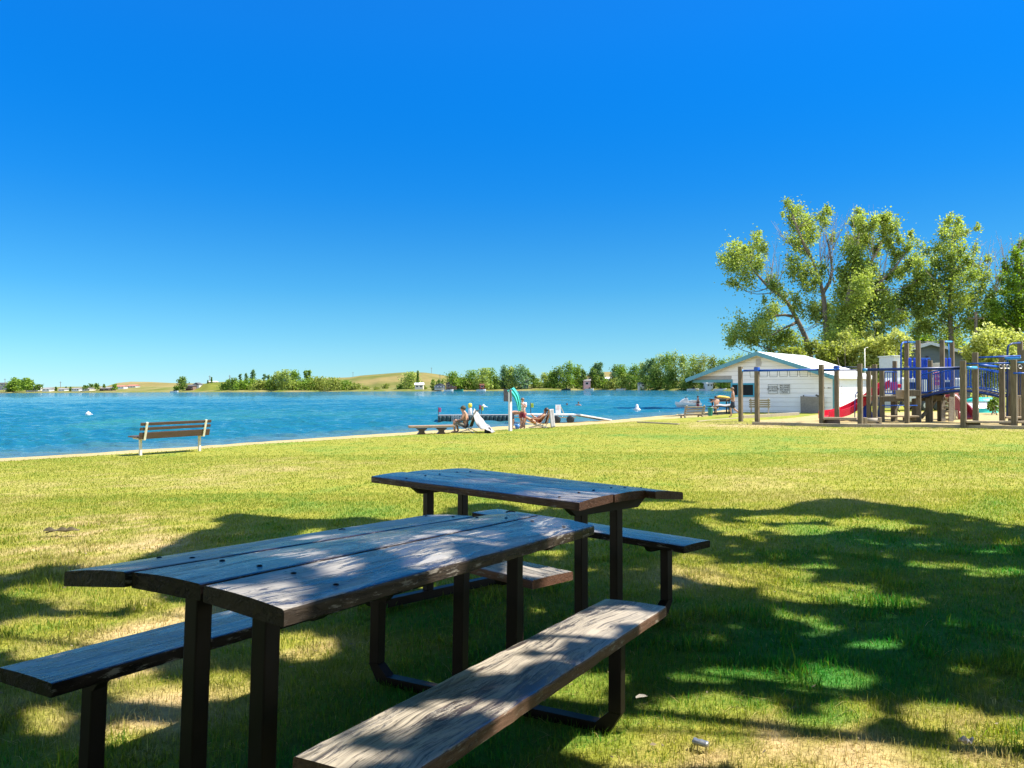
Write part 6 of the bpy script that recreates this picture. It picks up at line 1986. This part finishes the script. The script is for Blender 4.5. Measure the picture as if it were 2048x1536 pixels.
def far_tree(lab, u, vt, vb, w, kind, shape, grp, seed, dback=None):
    rng = np.random.default_rng(seed)
    y = zs(u) + (dback if dback is not None else 6 + 14 * rng.random())
    top, bot = at(u, vt, y).z, at(u, vb, y).z
    px = y / FPX
    b = at(u, vb, y)
    base = V((b.x, b.y, min(bot, 3.0) if shape != 'hill' else bot))
    H = top - base.z
    Wd = w * px / 2 * (1.0 if shape in 'cp' else 1.22)
    nm = {'c': 'spruce_tree', 'p': 'poplar_tree', 's': 'willow_shrub'}.get(shape, 'leafy_tree')
    t = thing(nm, lab, 'shrub' if shape == 's' else 'tree', base, 0, grp)
    MB().tube([(0, 0, -1.5), (0.1 * Wd, 0, H * .45), (0, 0, H * .85)], [max(.10, H * .012), max(.06, H * .008), .03], 6).build('trunk', M['bark'], t)
    n = int(np.clip(w * (vb - vt) * 2.3, 130, 1900))
    if shape == 'c':
        f = rng.random(n) ** .8
        z = H * (.10 + .92 * f); rr = Wd * 1.05 * (1 - f) * np.sqrt(rng.random(n)) + .15
        a = rng.random(n) * 6.283
        P = np.stack([rr * np.cos(a), rr * np.sin(a), z], 1)
    else:
        k = max(7, int(w / 1.6) + 6)
        C = []
        for i in range(k):
            f = (i + .5) / k
            lo = .02 if shape == 's' else .05
            z = H * (lo + (.90 - lo) * f)
            prof = math.sin(math.pi * min(1, .16 + .80 * (f if shape != 's' else .45 + .5 * f))) ** .65
            a = rng.random() * 6.283
            rr = Wd * prof * (.15 + .75 * rng.random()) * (1 if f < .92 else .3)
            C.append((rr * math.cos(a) * 1.15, rr * math.sin(a), z))
        C = np.array(C)
        # a denser skirt of masses on both flanks
        m = rng.integers(0, k, n)
        sg = Wd * (.34 if shape != 'p' else .34)
        P = C[m] + rng.normal(size=(n, 3)) * np.array([sg, sg, min(sg * 1.0, H * .12)])
        P[:, 2] = np.clip(P[:, 2], .1, H * 1.04)
    size = np.full(len(P), 2.9 * px)
    leaves('crown' if shape != 's' else 'foliage', P, size, leaf_cols(len(P), kind, rng, P), M['leaf_far'], t, rng, .1)
    return t


def build_far_shore():
    L = [  # u, top, bottom, width, leaf, shape
        (28, 756, 781, 17, 'mid', 'b'), (38, 760, 781, 13, 'mid', 'b'), (52, 757, 780, 21, 'mid', 'b'), (63, 761, 776, 9, 'dark', 'b'), (21, 768, 785, 15, 'dark', 'b'), (78, 768, 780, 13, 'dark', 'b'),
        (105, 776, 782, 6, 'dark', 'b'), (112, 774, 782, 4, 'dark', 'c'), (132, 774, 782, 4, 'dark', 'c'), (141, 774, 782, 5, 'dark', 'c'), (171, 771, 777, 8, 'dark', 'b'), (182, 768, 778, 9, 'dark', 'b'),
        (194, 767, 778, 10, 'dark', 'b'), (208, 769, 776, 6, 'dark', 'c'), (230, 768, 780, 8, 'mid', 'b')]
    for i, a in enumerate(sorted(L)):
        far_tree(f'small {"spruce" if a[5] == "c" else "round tree"} on the far left shore, {ORD[i]} tree from the left', *a, 'trees among the far left cottages', 2000 + i)
    L = [(365, 754, 779, 14, 'dark', 'b'), (352, 772, 783, 11, 'mid', 's'), (416, 761, 767, 4, 'dark', 'c'), (423, 755, 764, 5, 'dark', 'c')]
    for a, lab in zip(L, ('single dark tree standing alone on the far shore left of the green bank', 'low shrub at the foot of the lone dark tree', 'smaller of two spruces on top of the green bank', 'taller of two spruces on top of the green bank')):
        far_tree(lab, *a, None, int(a[0]), 12 if a[5] != 'c' else 40)
    L = [(481, 746, 772, 6, 'bluegreen', 'p'), (492, 745, 772, 7, 'bluegreen', 'p'), (506, 738, 768, 11, 'bluegreen', 'p'), (529, 746, 770, 7, 'bluegreen', 'p'), (537, 748, 770, 7, 'bluegreen', 'p'), (612, 738, 760, 10, 'mid', 'p'), (619, 738, 760, 9, 'mid', 'p')]
    for i, a in enumerate(sorted(L)):
        far_tree(f'slim poplar rising above the shore thicket, {ORD[i]} from the left', *a, 'slim poplars above the thicket', 2100 + i, 30)
    L = [(448, 766, 784, 20, 'dark', 's'), (458, 760, 784, 16, 'mid', 's'), (468, 757, 784, 17, 'dark', 's'), (482, 762, 784, 22, 'mid', 's'), (500, 758, 784, 26, 'mid', 's'), (520, 760, 784, 24, 'olive', 's'), (540, 761, 784, 24, 'mid', 's'),
         (556, 745, 780, 20, 'cotton', 'b'), (572, 741, 780, 24, 'cotton', 'b'), (588, 741, 778, 17, 'mid', 'b'), (568, 765, 784, 24, 'olive', 's'), (590, 764, 784, 30, 'olive', 's'), (615, 758, 784, 36, 'mid', 's'), (640, 754, 784, 36, 'olive', 's'),
         (666, 756, 784, 32, 'olive', 's'), (690, 762, 784, 28, 'mid', 's'), (712, 767, 784, 22, 'olive', 's'), (732, 773, 784, 18, 'olive', 's'), (755, 774, 783, 12, 'olive', 's')]
    for i, a in enumerate(sorted(L)):
        far_tree(f'{"leafy tree" if a[5] == "b" else "willow shrub"} in the far shore thicket, {ORD[i]} plant from its left end', *a, 'thicket along the far shore', 2200 + i)
    L = [(772, 768, 783, 12, 'olive', 's'), (800, 768, 783, 14, 'mid', 's'), (821, 745, 782, 27, 'cotton', 'b'), (836, 742, 768, 6, 'dark', 'c'), (848, 772, 782, 10, 'olive', 's'), (866, 758, 780, 9, 'cotton', 'p'), (880, 760, 775, 14, 'dark', 'b'), (905, 744, 768, 19, 'mid', 'b'),
         (915, 768, 782, 12, 'mid', 's'), (926, 756, 782, 19, 'mid', 'b'), (945, 742, 782, 27, 'mid', 'b'), (968, 738, 782, 26, 'cotton', 'b'), (981, 738, 782, 26, 'mid', 'b'), (992, 752, 781, 14, 'dark', 'b')]
    for i, a in enumerate(sorted(L)):
        far_tree(f'far shore tree below the green hill, {ORD[i]} from the left in that row', *a, 'trees below the green hill', 2300 + i)
    L = [(1003, 764, 780, 14, 'olive', 's'), (1008, 732, 780, 17, 'bluegreen', 'b'), (1022, 734, 780, 20, 'cotton', 'b'), (1042, 731, 778, 28, 'bluegreen', 'b'), (1054, 738, 770, 13, 'mid', 'b'), (1066, 748, 764, 12, 'dark', 'b'), (1075, 757, 781, 18, 'cotton', 's'), (1090, 747, 781, 20, 'cotton', 'b'),
         (1106, 742, 780, 17, 'mid', 'b'), (1120, 735, 780, 22, 'dark', 'b'), (1137, 724, 779, 22, 'mid', 'b'), (1155, 731, 779, 20, 'mid', 'b'), (1165, 737, 772, 10, 'dark', 'b'), (1184, 735, 776, 14, 'dark', 'b'), (1192, 723, 774, 13, 'bluegreen', 'p'), (1201, 722, 776, 14, 'bluegreen', 'p'),
         (1196, 747, 779, 20, 'cotton', 'b'), (1208, 758, 780, 18, 'mid', 's')]
    for i, a in enumerate(sorted(L)):
        far_tree(f'far shore tree behind the dock, {ORD[i]} from the left in that stretch', *a, 'trees across the lake behind the dock', 2400 + i)
    L = [(1218, 765, 780, 14, 'olive', 's'), (1232, 730, 770, 17, 'bluegreen', 'b'), (1246, 731, 770, 22, 'mid', 'b'), (1230, 757, 780, 28, 'olive', 's'), (1250, 750, 780, 24, 'cotton', 's'), (1265, 752, 780, 18, 'dark', 's'), (1272, 729, 780, 22, 'mid', 'b'), (1285, 722, 780, 18, 'cotton', 'b'), (1298, 716, 779, 17, 'bluegreen', 'b')]
    for i, a in enumerate(sorted(L)):
        far_tree(f'far shore tree left of the tall grove, {ORD[i]} from the left there', *a, 'trees left of the tall far grove', 2500 + i)
    L = [(1307, 712, 780, 13, 'bluegreen', 'b'), (1320, 708, 780, 26, 'cotton', 'b'), (1336, 704, 780, 22, 'mid', 'b'), (1350, 702, 780, 24, 'cotton', 'b'), (1368, 706, 780, 20, 'cotton', 'b'), (1386, 708, 780, 27, 'cotton', 'b'), (1406, 708, 780, 27, 'olive', 'b'), (1426, 712, 780, 22, 'olive', 'b'), (1444, 716, 780, 20, 'mid', 'b'),
         (1462, 714, 778, 26, 'cotton', 'b'), (1480, 706, 778, 26, 'cotton', 'b'), (1498, 708, 778, 26, 'cotton', 'b'), (1312, 742, 781, 24, 'dark', 's'), (1342, 742, 781, 22, 'dark', 's'), (1292, 752, 781, 16, 'dark', 's'), (1380, 752, 780, 26, 'dark', 's'), (1410, 756, 778, 20, 'dark', 's'), (1445, 754, 778, 20, 'mid', 's')]
    for i, a in enumerate(sorted(L)):
        far_tree(f'tree of the tall grove on the right far shore, {ORD[i]} from its left end', *a, 'tall grove on the right far shore', 2600 + i, 10 + (i % 3) * 6 if a[5] == 'b' else 5)

    # cottages
    mats = dict(white=M['white_paint'], cream=surf('cream_siding', (.56, .50, .40), (.62, .56, .46), 3, rough=.7), brown=surf('brown_siding', (.14, .085, .06), (.20, .13, .10), 3, rough=.8), pink=surf('pink_siding', (.50, .27, .25), (.56, .33, .31), 3, rough=.8),
                red=surf('red_siding', (.26, .06, .045), (.32, .09, .07), 3, rough=.8), blue=surf('blue_grey_siding', (.13, .18, .24), (.17, .23, .30), 3, rough=.8), grey=surf('grey_siding', (.22, .22, .22), (.28, .28, .28), 3, rough=.8),
                r_grey=surf('grey_shingles', (.16, .15, .15), (.22, .21, .21), 3, rough=.9), r_red=surf('red_shingles', (.26, .10, .07), (.33, .15, .11), 3, rough=.9), r_dark=surf('dark_shingles', (.05, .05, .055), (.08, .08, .085), 3, rough=.9), r_white=M['roof_white'])
    def house(lab, u0, u1, vr, ve, vb, wall, roof, dback=16, nwin=2, gable=False, deck=None, name='cottage'):
        u = (u0 + u1) / 2
        y = zs(u) + dback
        p = at(u, vb, y)
        base = V((p.x, p.y, p.z))
        t = thing(name, lab, 'house', base, R((u * 7) % 9 - 4), 'houses on the far shore')
        w = (u1 - u0) * y / FPX; e = (vb - ve) * y / FPX; h = (vb - vr) * y / FPX
        D = 7.0
        MB().box((0, D / 2, (e - 3) / 2), (w, D, e + 3)).build('wall', mats[wall], t)
        o = .35
        if gable:
            MB().prism([(-w / 2 - o, e - .1), (w / 2 + o, e - .1), (0, h)], -.4, D + .4, lambda q, s: (q[0], s, q[1])).build('roof', mats[roof], t)
        else:
            MB().prism([(-.5, e - .05), (D + .5, e - .05), (D / 2, max(h, e + .5))], -w / 2 - o, w / 2 + o, lambda q, s: (s, q[0], q[1])).build('roof', mats[roof], t)
        for i in range(nwin):
            x = w * ((i + .5) / nwin - .5)
            f = MB().box((x, -.03, e * .58), (min(1.5, w / nwin * .55), .06, e * .36)).build('window', M['white_paint'], t)
            MB().box((x, -.065, e * .58), (min(1.3, w / nwin * .48), .02, e * .29)).build('pane', M['dark_glass'], f)
        if deck:
            MB().box((0, -1.5, e * .33), (w * 1.05, 3, .18)).build('deck', mats[deck], t)
        return t
    house('low dark building at the left edge of the far shore', -6, 14, 765, 766.5, 774, 'grey', 'r_dark', 60, 3)
    house('white cottage right of the left group of round trees', 52, 72, 772.5, 776, 780.5, 'white', 'r_white', 14, 2)
    house('small white cottage with grey roof, second along the left shore', 84, 99, 775, 778, 782, 'white', 'r_grey', 10, 2)
    house('white cottage with grey roof beside the thin spruces', 116, 129, 776, 778.5, 782, 'white', 'r_grey', 12, 2)
    house('long white cottage in the middle of the left shore row', 143, 158, 775.5, 777.5, 782, 'white', 'r_grey', 10, 3)
    house('second long white cottage just right of the first long one', 164, 179, 775.5, 777.5, 782, 'cream', 'r_grey', 10, 3)
    house('wide brown house with dark windows near the dry hill', 199, 221, 774, 776.5, 781, 'brown', 'r_grey', 14, 4, deck='brown')
    house('white house with red roof at the left foot of the dry hill', 231, 247, 770.5, 773, 776.5, 'white', 'r_red', 90, 3)
    house('white house with red brown roof higher on the dry hill', 254, 271, 769, 772, 775.5, 'white', 'r_red', 120, 3)
    house('brown house partly hidden beside the lone dark tree', 371, 386, 769, 772, 779, 'brown', 'r_dark', 18, 2, deck='brown')
    house('white gabled house above the brown one at the green bank', 386, 398, 765, 769, 776, 'white', 'r_dark', 26, 1, gable=True)
    house('white house on the crest of the green bank', 416, 429, 762.5, 763.5, 767.5, 'white', 'r_white', 62, 2)
    house('cream cottage beside the bright tree below the green hill', 830, 846, 765, 769, 778, 'cream', 'r_white', 9, 2)
    house('white boat house with dark lower storey at the water', 869, 888, 767, 771, 776, 'white', 'r_dark', 4, 3, gable=True, deck='blue')
    house('brown house with white gable next to the boat house', 892, 912, 761, 767, 778, 'brown', 'r_dark', 10, 2, gable=True)
    house('small red shed among the big round trees', 960, 968.5, 767.5, 769, 779, 'red', 'r_red', 3, 1, name='shed')
    house('blue grey house behind the turquoise towel', 1042, 1057, 756, 761, 776, 'blue', 'r_dark', 12, 2)
    house('pink shed with a pale lower wall right of the dock', 1167, 1181, 757, 761, 775, 'pink', 'r_grey', 4, 1, name='shed')
    house('white house seen in a gap between poplar and grove', 1207, 1223, 754, 757, 764, 'white', 'r_white', 60, 3)
    house('cream cottage at the left foot of the tall grove', 1282, 1297, 764, 768, 776, 'cream', 'r_grey', 3, 2)
    house('white cottage seen under the porch roof of the white building', 1414, 1426, 762, 766, 776, 'white', 'r_white', 3, 2)
    # boats drawn up on the far shore
    def far_boat(lab, u, mat, L=5.0):
        y = zs(u) - 1.0 + 2.0 * math.sin(u * .05) + 1.5 * math.sin(u * .13)
        t = thing('motor_boat', lab, 'boat', (xat(u, y), y, .0), R((u * 13) % 30 - 15), 'boats along the far shore')
        secs = [(-.5, .18, .7), (-.2, .21, .75), (.2, .2, .8), (.42, .11, .95), (.52, .01, 1.05)]
        vs = []
        for x, w, h in secs:
            vs += [(x * L, -w * L, h), (x * L, -w * L * .7, -.1), (x * L, w * L * .7, -.1), (x * L, w * L, h)]
        fs = [(i * 4 + j, i * 4 + (j + 1) % 4, (i + 1) * 4 + (j + 1) % 4, (i + 1) * 4 + j) for i in range(4) for j in range(4)] + [(0, 1, 2, 3), (16, 19, 18, 17)]
        MB().add(vs, fs).build('hull', M[mat], t)
        MB().prism([(-.05, .7), (.18, .7), (.10, 1.45), (.0, 1.45)], -.12 * L, .12 * L, lambda q, s: (q[0] * L, s, q[1])).build('windshield', M['dark_glass'], t)
    for lab, u, m in (('white boat at the water below the lone dark tree', 349, 'white_plastic'), ('white boat left of the green canopy boat under the brown house', 897, 'white_plastic'), ('green covered boat at the water below the tree on the hill foot', 917, 'green_plastic'),
                      ('white boat in front of the red shed', 962, 'white_plastic'), ('dark boat among the trees left of the pink shed', 1132, 'black_plastic'), ('white boat just below the pink shed', 1178, 'white_plastic'), ('white boat left of the tall grove', 1242, 'white_plastic'),
                      ('white boat under the tip of the porch roof', 1386, 'white_plastic'), ('second white boat seen under the porch roof', 1410, 'white_plastic'), ('pale boat right of the other two under the porch roof', 1440, 'white_plastic')):
        far_boat(lab, u, m)
    for lab, u, v0, v1, db in (('thin power pole behind the low dark building', 10, 757, 772, 70), ('thin power pole above the white cottages', 121, 763, 778, 60), ('power pole left of the taller spruce on the bank', 419.5, 751, 767, 55),
                               ('power pole at the left end of the thicket', 459.5, 750, 772, 40), ('power pole on the left shoulder of the green hill', 706, 744, 757, 320), ('power pole on top of the green hill', 863, 735, 748, 350), ('power pole on the right slope of the green hill', 880, 748, 764, 120)):
        y = zs(u) + db
        a, b = at(u, v1, y), at(u, v0, y)
        t = thing('power_pole', lab, 'pole', (a.x, a.y, a.z - 2), 0, 'power poles across the lake')
        MB().tube([(0, 0, 0), (0, 0, b.z - a.z + 2)], .16, 6).build('pole', M['bark'], t)
        MB().box((0, 0, b.z - a.z + 1.3), (1.8, .15, .15)).build('cross_arm', M['bark'], t)


# ------------------------------------------------------------------ the tree that shades the tables (its crown is above the picture)
SUN_EL, SUN_AZ = R(55), R(3)          # azimuth measured from +x toward +y
SUN = V((math.cos(SUN_EL) * math.cos(SUN_AZ), math.cos(SUN_EL) * math.sin(SUN_AZ), math.sin(SUN_EL)))


def project(P):
    d = P - np.array(CAM)
    x = d @ np.array(RT); y = d @ np.array(UP); z = d @ np.array(FW)
    z = np.where(z < .05, .05, z)
    return 1024 + FPX * x / z, 768 - FPX * y / z, z


# gaps in the crown, listed by the sun flecks they make: on the ground, on the tabletop, on the seats
FLECK_G = [(200, 1196, 130, 24), (330, 1222, 70, 18), (80, 1186, 70, 14), (150, 1272, 190, 38), (350, 1242, 60, 28), (300, 1385, 90, 22), (450, 1372, 70, 26), (600, 1292, 62, 28), (250, 1352, 60, 14), (90, 1440, 45, 26), (880, 1302, 60, 12),
           (1380, 1132, 45, 25), (1500, 1150, 135, 22), (1640, 1186, 105, 20), (1780, 1206, 75, 10), (1480, 1055, 60, 8), (1605, 1060, 65, 10), (1722, 1045, 55, 10), (1790, 1056, 35, 6), (1560, 1038, 85, 7), (1450, 1010, 60, 8), (1320, 1012, 60, 8),
           (1450, 1352, 110, 10), (1650, 1362, 95, 22), (1400, 1425, 110, 32), (1300, 1490, 150, 55), (1550, 1475, 190, 45), (1700, 1432, 60, 25), (1750, 1525, 320, 42), (1880, 1432, 75, 26), (2010, 1475, 90, 42), (1995, 1145, 60, 8), (1750, 1290, 60, 6)]
FLECK_T = [(560, 1190, 58, 20), (672, 1135, 48, 13), (560, 1116, 62, 9), (640, 1080, 42, 7), (750, 1074, 52, 9), (820, 1092, 55, 16), (905, 1112, 45, 9), (972, 1070, 40, 9), (952, 1040, 28, 6), (1115, 1046, 42, 12), (1080, 1030, 28, 6), (430, 1188, 30, 5),
           (960, 967, 45, 5), (1080, 990, 45, 6), (1185, 995, 35, 5), (900, 1068, 30, 5)]
FLECK_S = [(640, 1512, 80, 24), (770, 1440, 52, 18), (895, 1418, 34, 8), (1000, 1322, 62, 20), (1150, 1252, 75, 25), (1235, 1214, 35, 8), (1075, 1150, 70, 22), (1290, 1230, 30, 8)]
EDGE = [(-3000, 1300), (-900, 1170), (-200, 1128), (0, 1140), (60, 1131), (140, 1128), (240, 1120), (330, 1085), (408, 1045), (440, 1022), (760, 1027), (790, 1032), (850, 1045), (900, 1003), (1000, 1001), (1060, 1010), (1150, 985), (1240, 969), (1330, 985), (1440, 995), (1560, 1013), (1600, 993), (1640, 988), (1700, 990),
        (1750, 1000), (1850, 1010), (1990, 1035), (2048, 1050), (2500, 1080), (4000, 1150)]


def build_shade_tree():
    rng = np.random.default_rng(21)
    n = 340000
    G = np.stack([rng.uniform(-7, 10, n), rng.uniform(-3.5, 10.5, n), np.zeros(n)], 1)
    G[:, 2] = gz_np(G[:, 0], G[:, 1])
    u, v, z = project(G)
    ex = np.array([e[0] for e in EDGE]); ey = np.array([e[1] for e in EDGE])
    front = (G[:, 1] < .6) | (v > np.interp(u, ex, ey) + 16 * (vnoise(u, v, 60, 3) - .5) + 10)
    ok = front & ~((G[:, 0] < -4.5) & (G[:, 1] < 1))
    S = np.array(SUN)

    def flecks(Q, F, grow=.035):
        uu, vv, zz = project(Q)
        bad = np.zeros(len(Q), bool)
        w = .75 + .5 * vnoise(uu, vv * 2.5, 28, 5)
        for a, b, c, d in F:
            # widen by the sun's own blur and half a leaf
            ea = grow * FPX / zz; eb = ea * np.clip((CAM_Z - Q[:, 2]) / zz, .05, 1)
            bad |= (((uu - a) / (c + ea)) ** 2 + ((vv - b) / (d + eb)) ** 2 < w) & (Q[:, 1] > .6)
        return bad
    # the same ray meets the seats at about .45 and the tops at about .76 above the ground
    tt = .76 / S[2]; ts = .45 / S[2]
    ok &= ~flecks(G, FLECK_G)
    ok &= ~flecks(G + S * tt, FLECK_T, .042)
    ok &= ~flecks(G + S * ts, FLECK_S, .045)
    # small natural gaps
    ok &= fbm(G[:, 0] + 3, G[:, 1] * 1.0, .55, 91, 2) < .735
    ok &= vnoise(G[:, 0], G[:, 1], .17, 95) < .84
    G = G[ok]
    # clumping: leaves gather on branch levels, the lowest just above the picture
    lo = np.maximum(3.3, .64 * np.maximum(G[:, 1], 0) + 1.7)
    lev = vnoise(G[:, 0], G[:, 1], 1.3, 93)
    h = lo + 3.2 * np.clip(.35 * rng.random(len(G)) + .65 * lev, 0, 1) + np.abs(rng.normal(0, .3, len(G)))
    P = G + S * (h / S[2])[:, None]
    base = V((9.6, 1.2, gz(9.6, 1.2)))
    t = thing('shade_tree', 'tall leafy tree just outside the picture whose crown shades the picnic tables', 'tree', base)
    P = P - np.array(base)
    C = leaf_cols(len(P), 'mid', rng) * np.array([.6, 1, .9])
    leaves('crown', P, .135, C, M['leaf'], t, rng, .6)
    MB().tube([(0, 0, -.3), (.05, .02, 1.5), (0, .1, 3.4), (-.1, .1, 5.2), (-.3, .2, 7.5), (-.5, .3, 10)], [.36, .29, .25, .21, .15, .07], 12).build('trunk', M['bark'], t, smooth=True)
    lb = MB()
    for i in range(70):
        q = V(P[rng.integers(0, len(P))])
        z0 = 3.4 + 4.0 * rng.random()
        a = V((-.25 * z0 / 8, .1, z0))
        if q.z < z0 + .5: continue
        L = (q - a).length
        lb.tube(curve_pts(a, q, rng, 6, .06), [(.012 + .0055 * L) * (1 - .88 * k / 6) for k in range(7)], 6, cap=False)
    lb.build('limbs', M['bark'], t, smooth=True)


def build_sky_blocking_grove():
    """unseen trees added to the grove behind the camera to block sky light there"""
    for k, (x, y, hh, w, lab) in enumerate(((-12.5, -2.5, 13, 5.0, 'unseen leafy tree added to the grove left of the viewer, blocking sky light'), (13.5, -4.5, 13, 4.6, 'unseen leafy tree added to the grove right of the viewer, blocking sky light'), (-5.5, -6.5, 13, 4.6, 'unseen leafy tree added behind the viewer to block sky light, left one'), (0.8, -9.0, 14, 5.0, 'unseen leafy tree added directly behind the viewer to block sky light'), (7.0, -7.5, 13, 4.8, 'unseen leafy tree added behind the viewer to block sky light, right one'))):
        rng = np.random.default_rng(700 + k)
        base = V((x, y, gz(x, y)))
        t = thing('shade_tree', lab, 'tree', base)  # out of view, added to keep the back sky off the tables
        MB().tube([(0, 0, -.3), (.1, 0, 2), (0, .1, 5), (.1, .1, hh * .8)], [.34, .27, .2, .06], 10).build('trunk', M['bark'], t, smooth=True)
        c = rng.normal(size=(46, 3)); c /= np.linalg.norm(c, axis=1)[:, None]
        c = c * np.array([w * 1.25, w * .9, hh * .46]) * (.35 + .6 * rng.random((46, 1))) + np.array([0, 0, hh * .52])
        lb = MB()
        for q in c[:26]:
            a = V((0, 0, max(1.6, q[2] * .55)))
            lb.tube(curve_pts(a, q, rng, 4, .08), [.07, .055, .04, .03, .015], 5, cap=False)
        lb.build('limbs', M['bark'], t, smooth=True)
        P = c[rng.integers(0, 46, 24000)] + rng.normal(size=(24000, 3)) * np.array([.95, .95, .9])
        P[:, 2] = np.maximum(P[:, 2], .5)
        leaves('crown', P, .34, leaf_cols(len(P), 'mid', rng), M['leaf'], t, rng, .2)


# ------------------------------------------------------------------ light
def build_light():
    w = bpy.data.worlds.new('World')
    SC.world = w
    w.use_nodes = True
    nt = w.node_tree
    bg = nt.nodes['Background']
    sky = nd(nt, 'ShaderNodeTexSky', sky_type='NISHITA')
    sky.sun_disc = False
    sky.sun_elevation = SUN_EL
    sky.sun_rotation = math.atan2(SUN.x, SUN.y)
    sky.dust_density = 0.0; sky.ozone_density = 4.0; sky.air_density = 1.0
    # deep polarised-looking blue: a filter that grows stronger with height above the horizon
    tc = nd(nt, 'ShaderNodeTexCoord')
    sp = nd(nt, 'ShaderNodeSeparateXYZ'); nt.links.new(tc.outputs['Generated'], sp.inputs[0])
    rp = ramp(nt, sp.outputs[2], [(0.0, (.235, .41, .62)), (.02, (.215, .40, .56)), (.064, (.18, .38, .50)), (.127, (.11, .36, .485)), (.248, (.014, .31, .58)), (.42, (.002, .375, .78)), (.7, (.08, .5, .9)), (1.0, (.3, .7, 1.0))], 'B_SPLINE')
    # away from the view the sky is brightened beyond its model to fill shaded faces
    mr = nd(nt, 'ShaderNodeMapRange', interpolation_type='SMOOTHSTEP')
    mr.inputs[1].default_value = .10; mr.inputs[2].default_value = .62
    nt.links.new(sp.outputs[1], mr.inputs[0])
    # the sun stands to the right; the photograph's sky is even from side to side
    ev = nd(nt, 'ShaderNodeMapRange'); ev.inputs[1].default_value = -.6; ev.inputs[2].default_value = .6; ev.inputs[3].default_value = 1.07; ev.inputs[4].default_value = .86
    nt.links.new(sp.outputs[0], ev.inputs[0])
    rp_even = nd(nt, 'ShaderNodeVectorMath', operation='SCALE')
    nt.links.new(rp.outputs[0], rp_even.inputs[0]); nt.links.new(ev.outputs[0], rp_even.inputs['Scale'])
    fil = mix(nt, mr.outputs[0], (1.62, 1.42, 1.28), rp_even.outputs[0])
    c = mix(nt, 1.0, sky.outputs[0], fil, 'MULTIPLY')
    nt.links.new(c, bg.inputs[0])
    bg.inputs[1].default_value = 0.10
    s = bpy.data.lights.new('sun', 'SUN')
    s.energy = 4.3; s.angle = R(.53); s.color = (1.0, .93, .80)
    o = bpy.data.objects.new('sun', s)
    COL.objects.link(o)
    o.rotation_euler = (-SUN).to_track_quat('-Z', 'Y').to_euler()
    o.location = (0, 0, 30)


build_lawn()
build_grass()
build_sand()
build_lake()
build_tables()
build_beach_things()
build_house()
build_playground()
build_near_trees()
build_back_things()
build_far_land()
build_far_shore()
build_shade_tree()
build_sky_blocking_grove()
build_light()

vs = SC.view_settings
vs.view_transform = 'Standard'; vs.look = 'None'; vs.exposure = 1.55; vs.gamma = 1.0; vs.use_curve_mapping = False
SC.render.engine = 'CYCLES'
SC.cycles.max_bounces = 6; SC.cycles.diffuse_bounces = 3; SC.cycles.glossy_bounces = 3; SC.cycles.transmission_bounces = 4; SC.cycles.transparent_max_bounces = 4
SC.cycles.use_denoising = True
SC.render.resolution_x, SC.render.resolution_y = 1024, 768
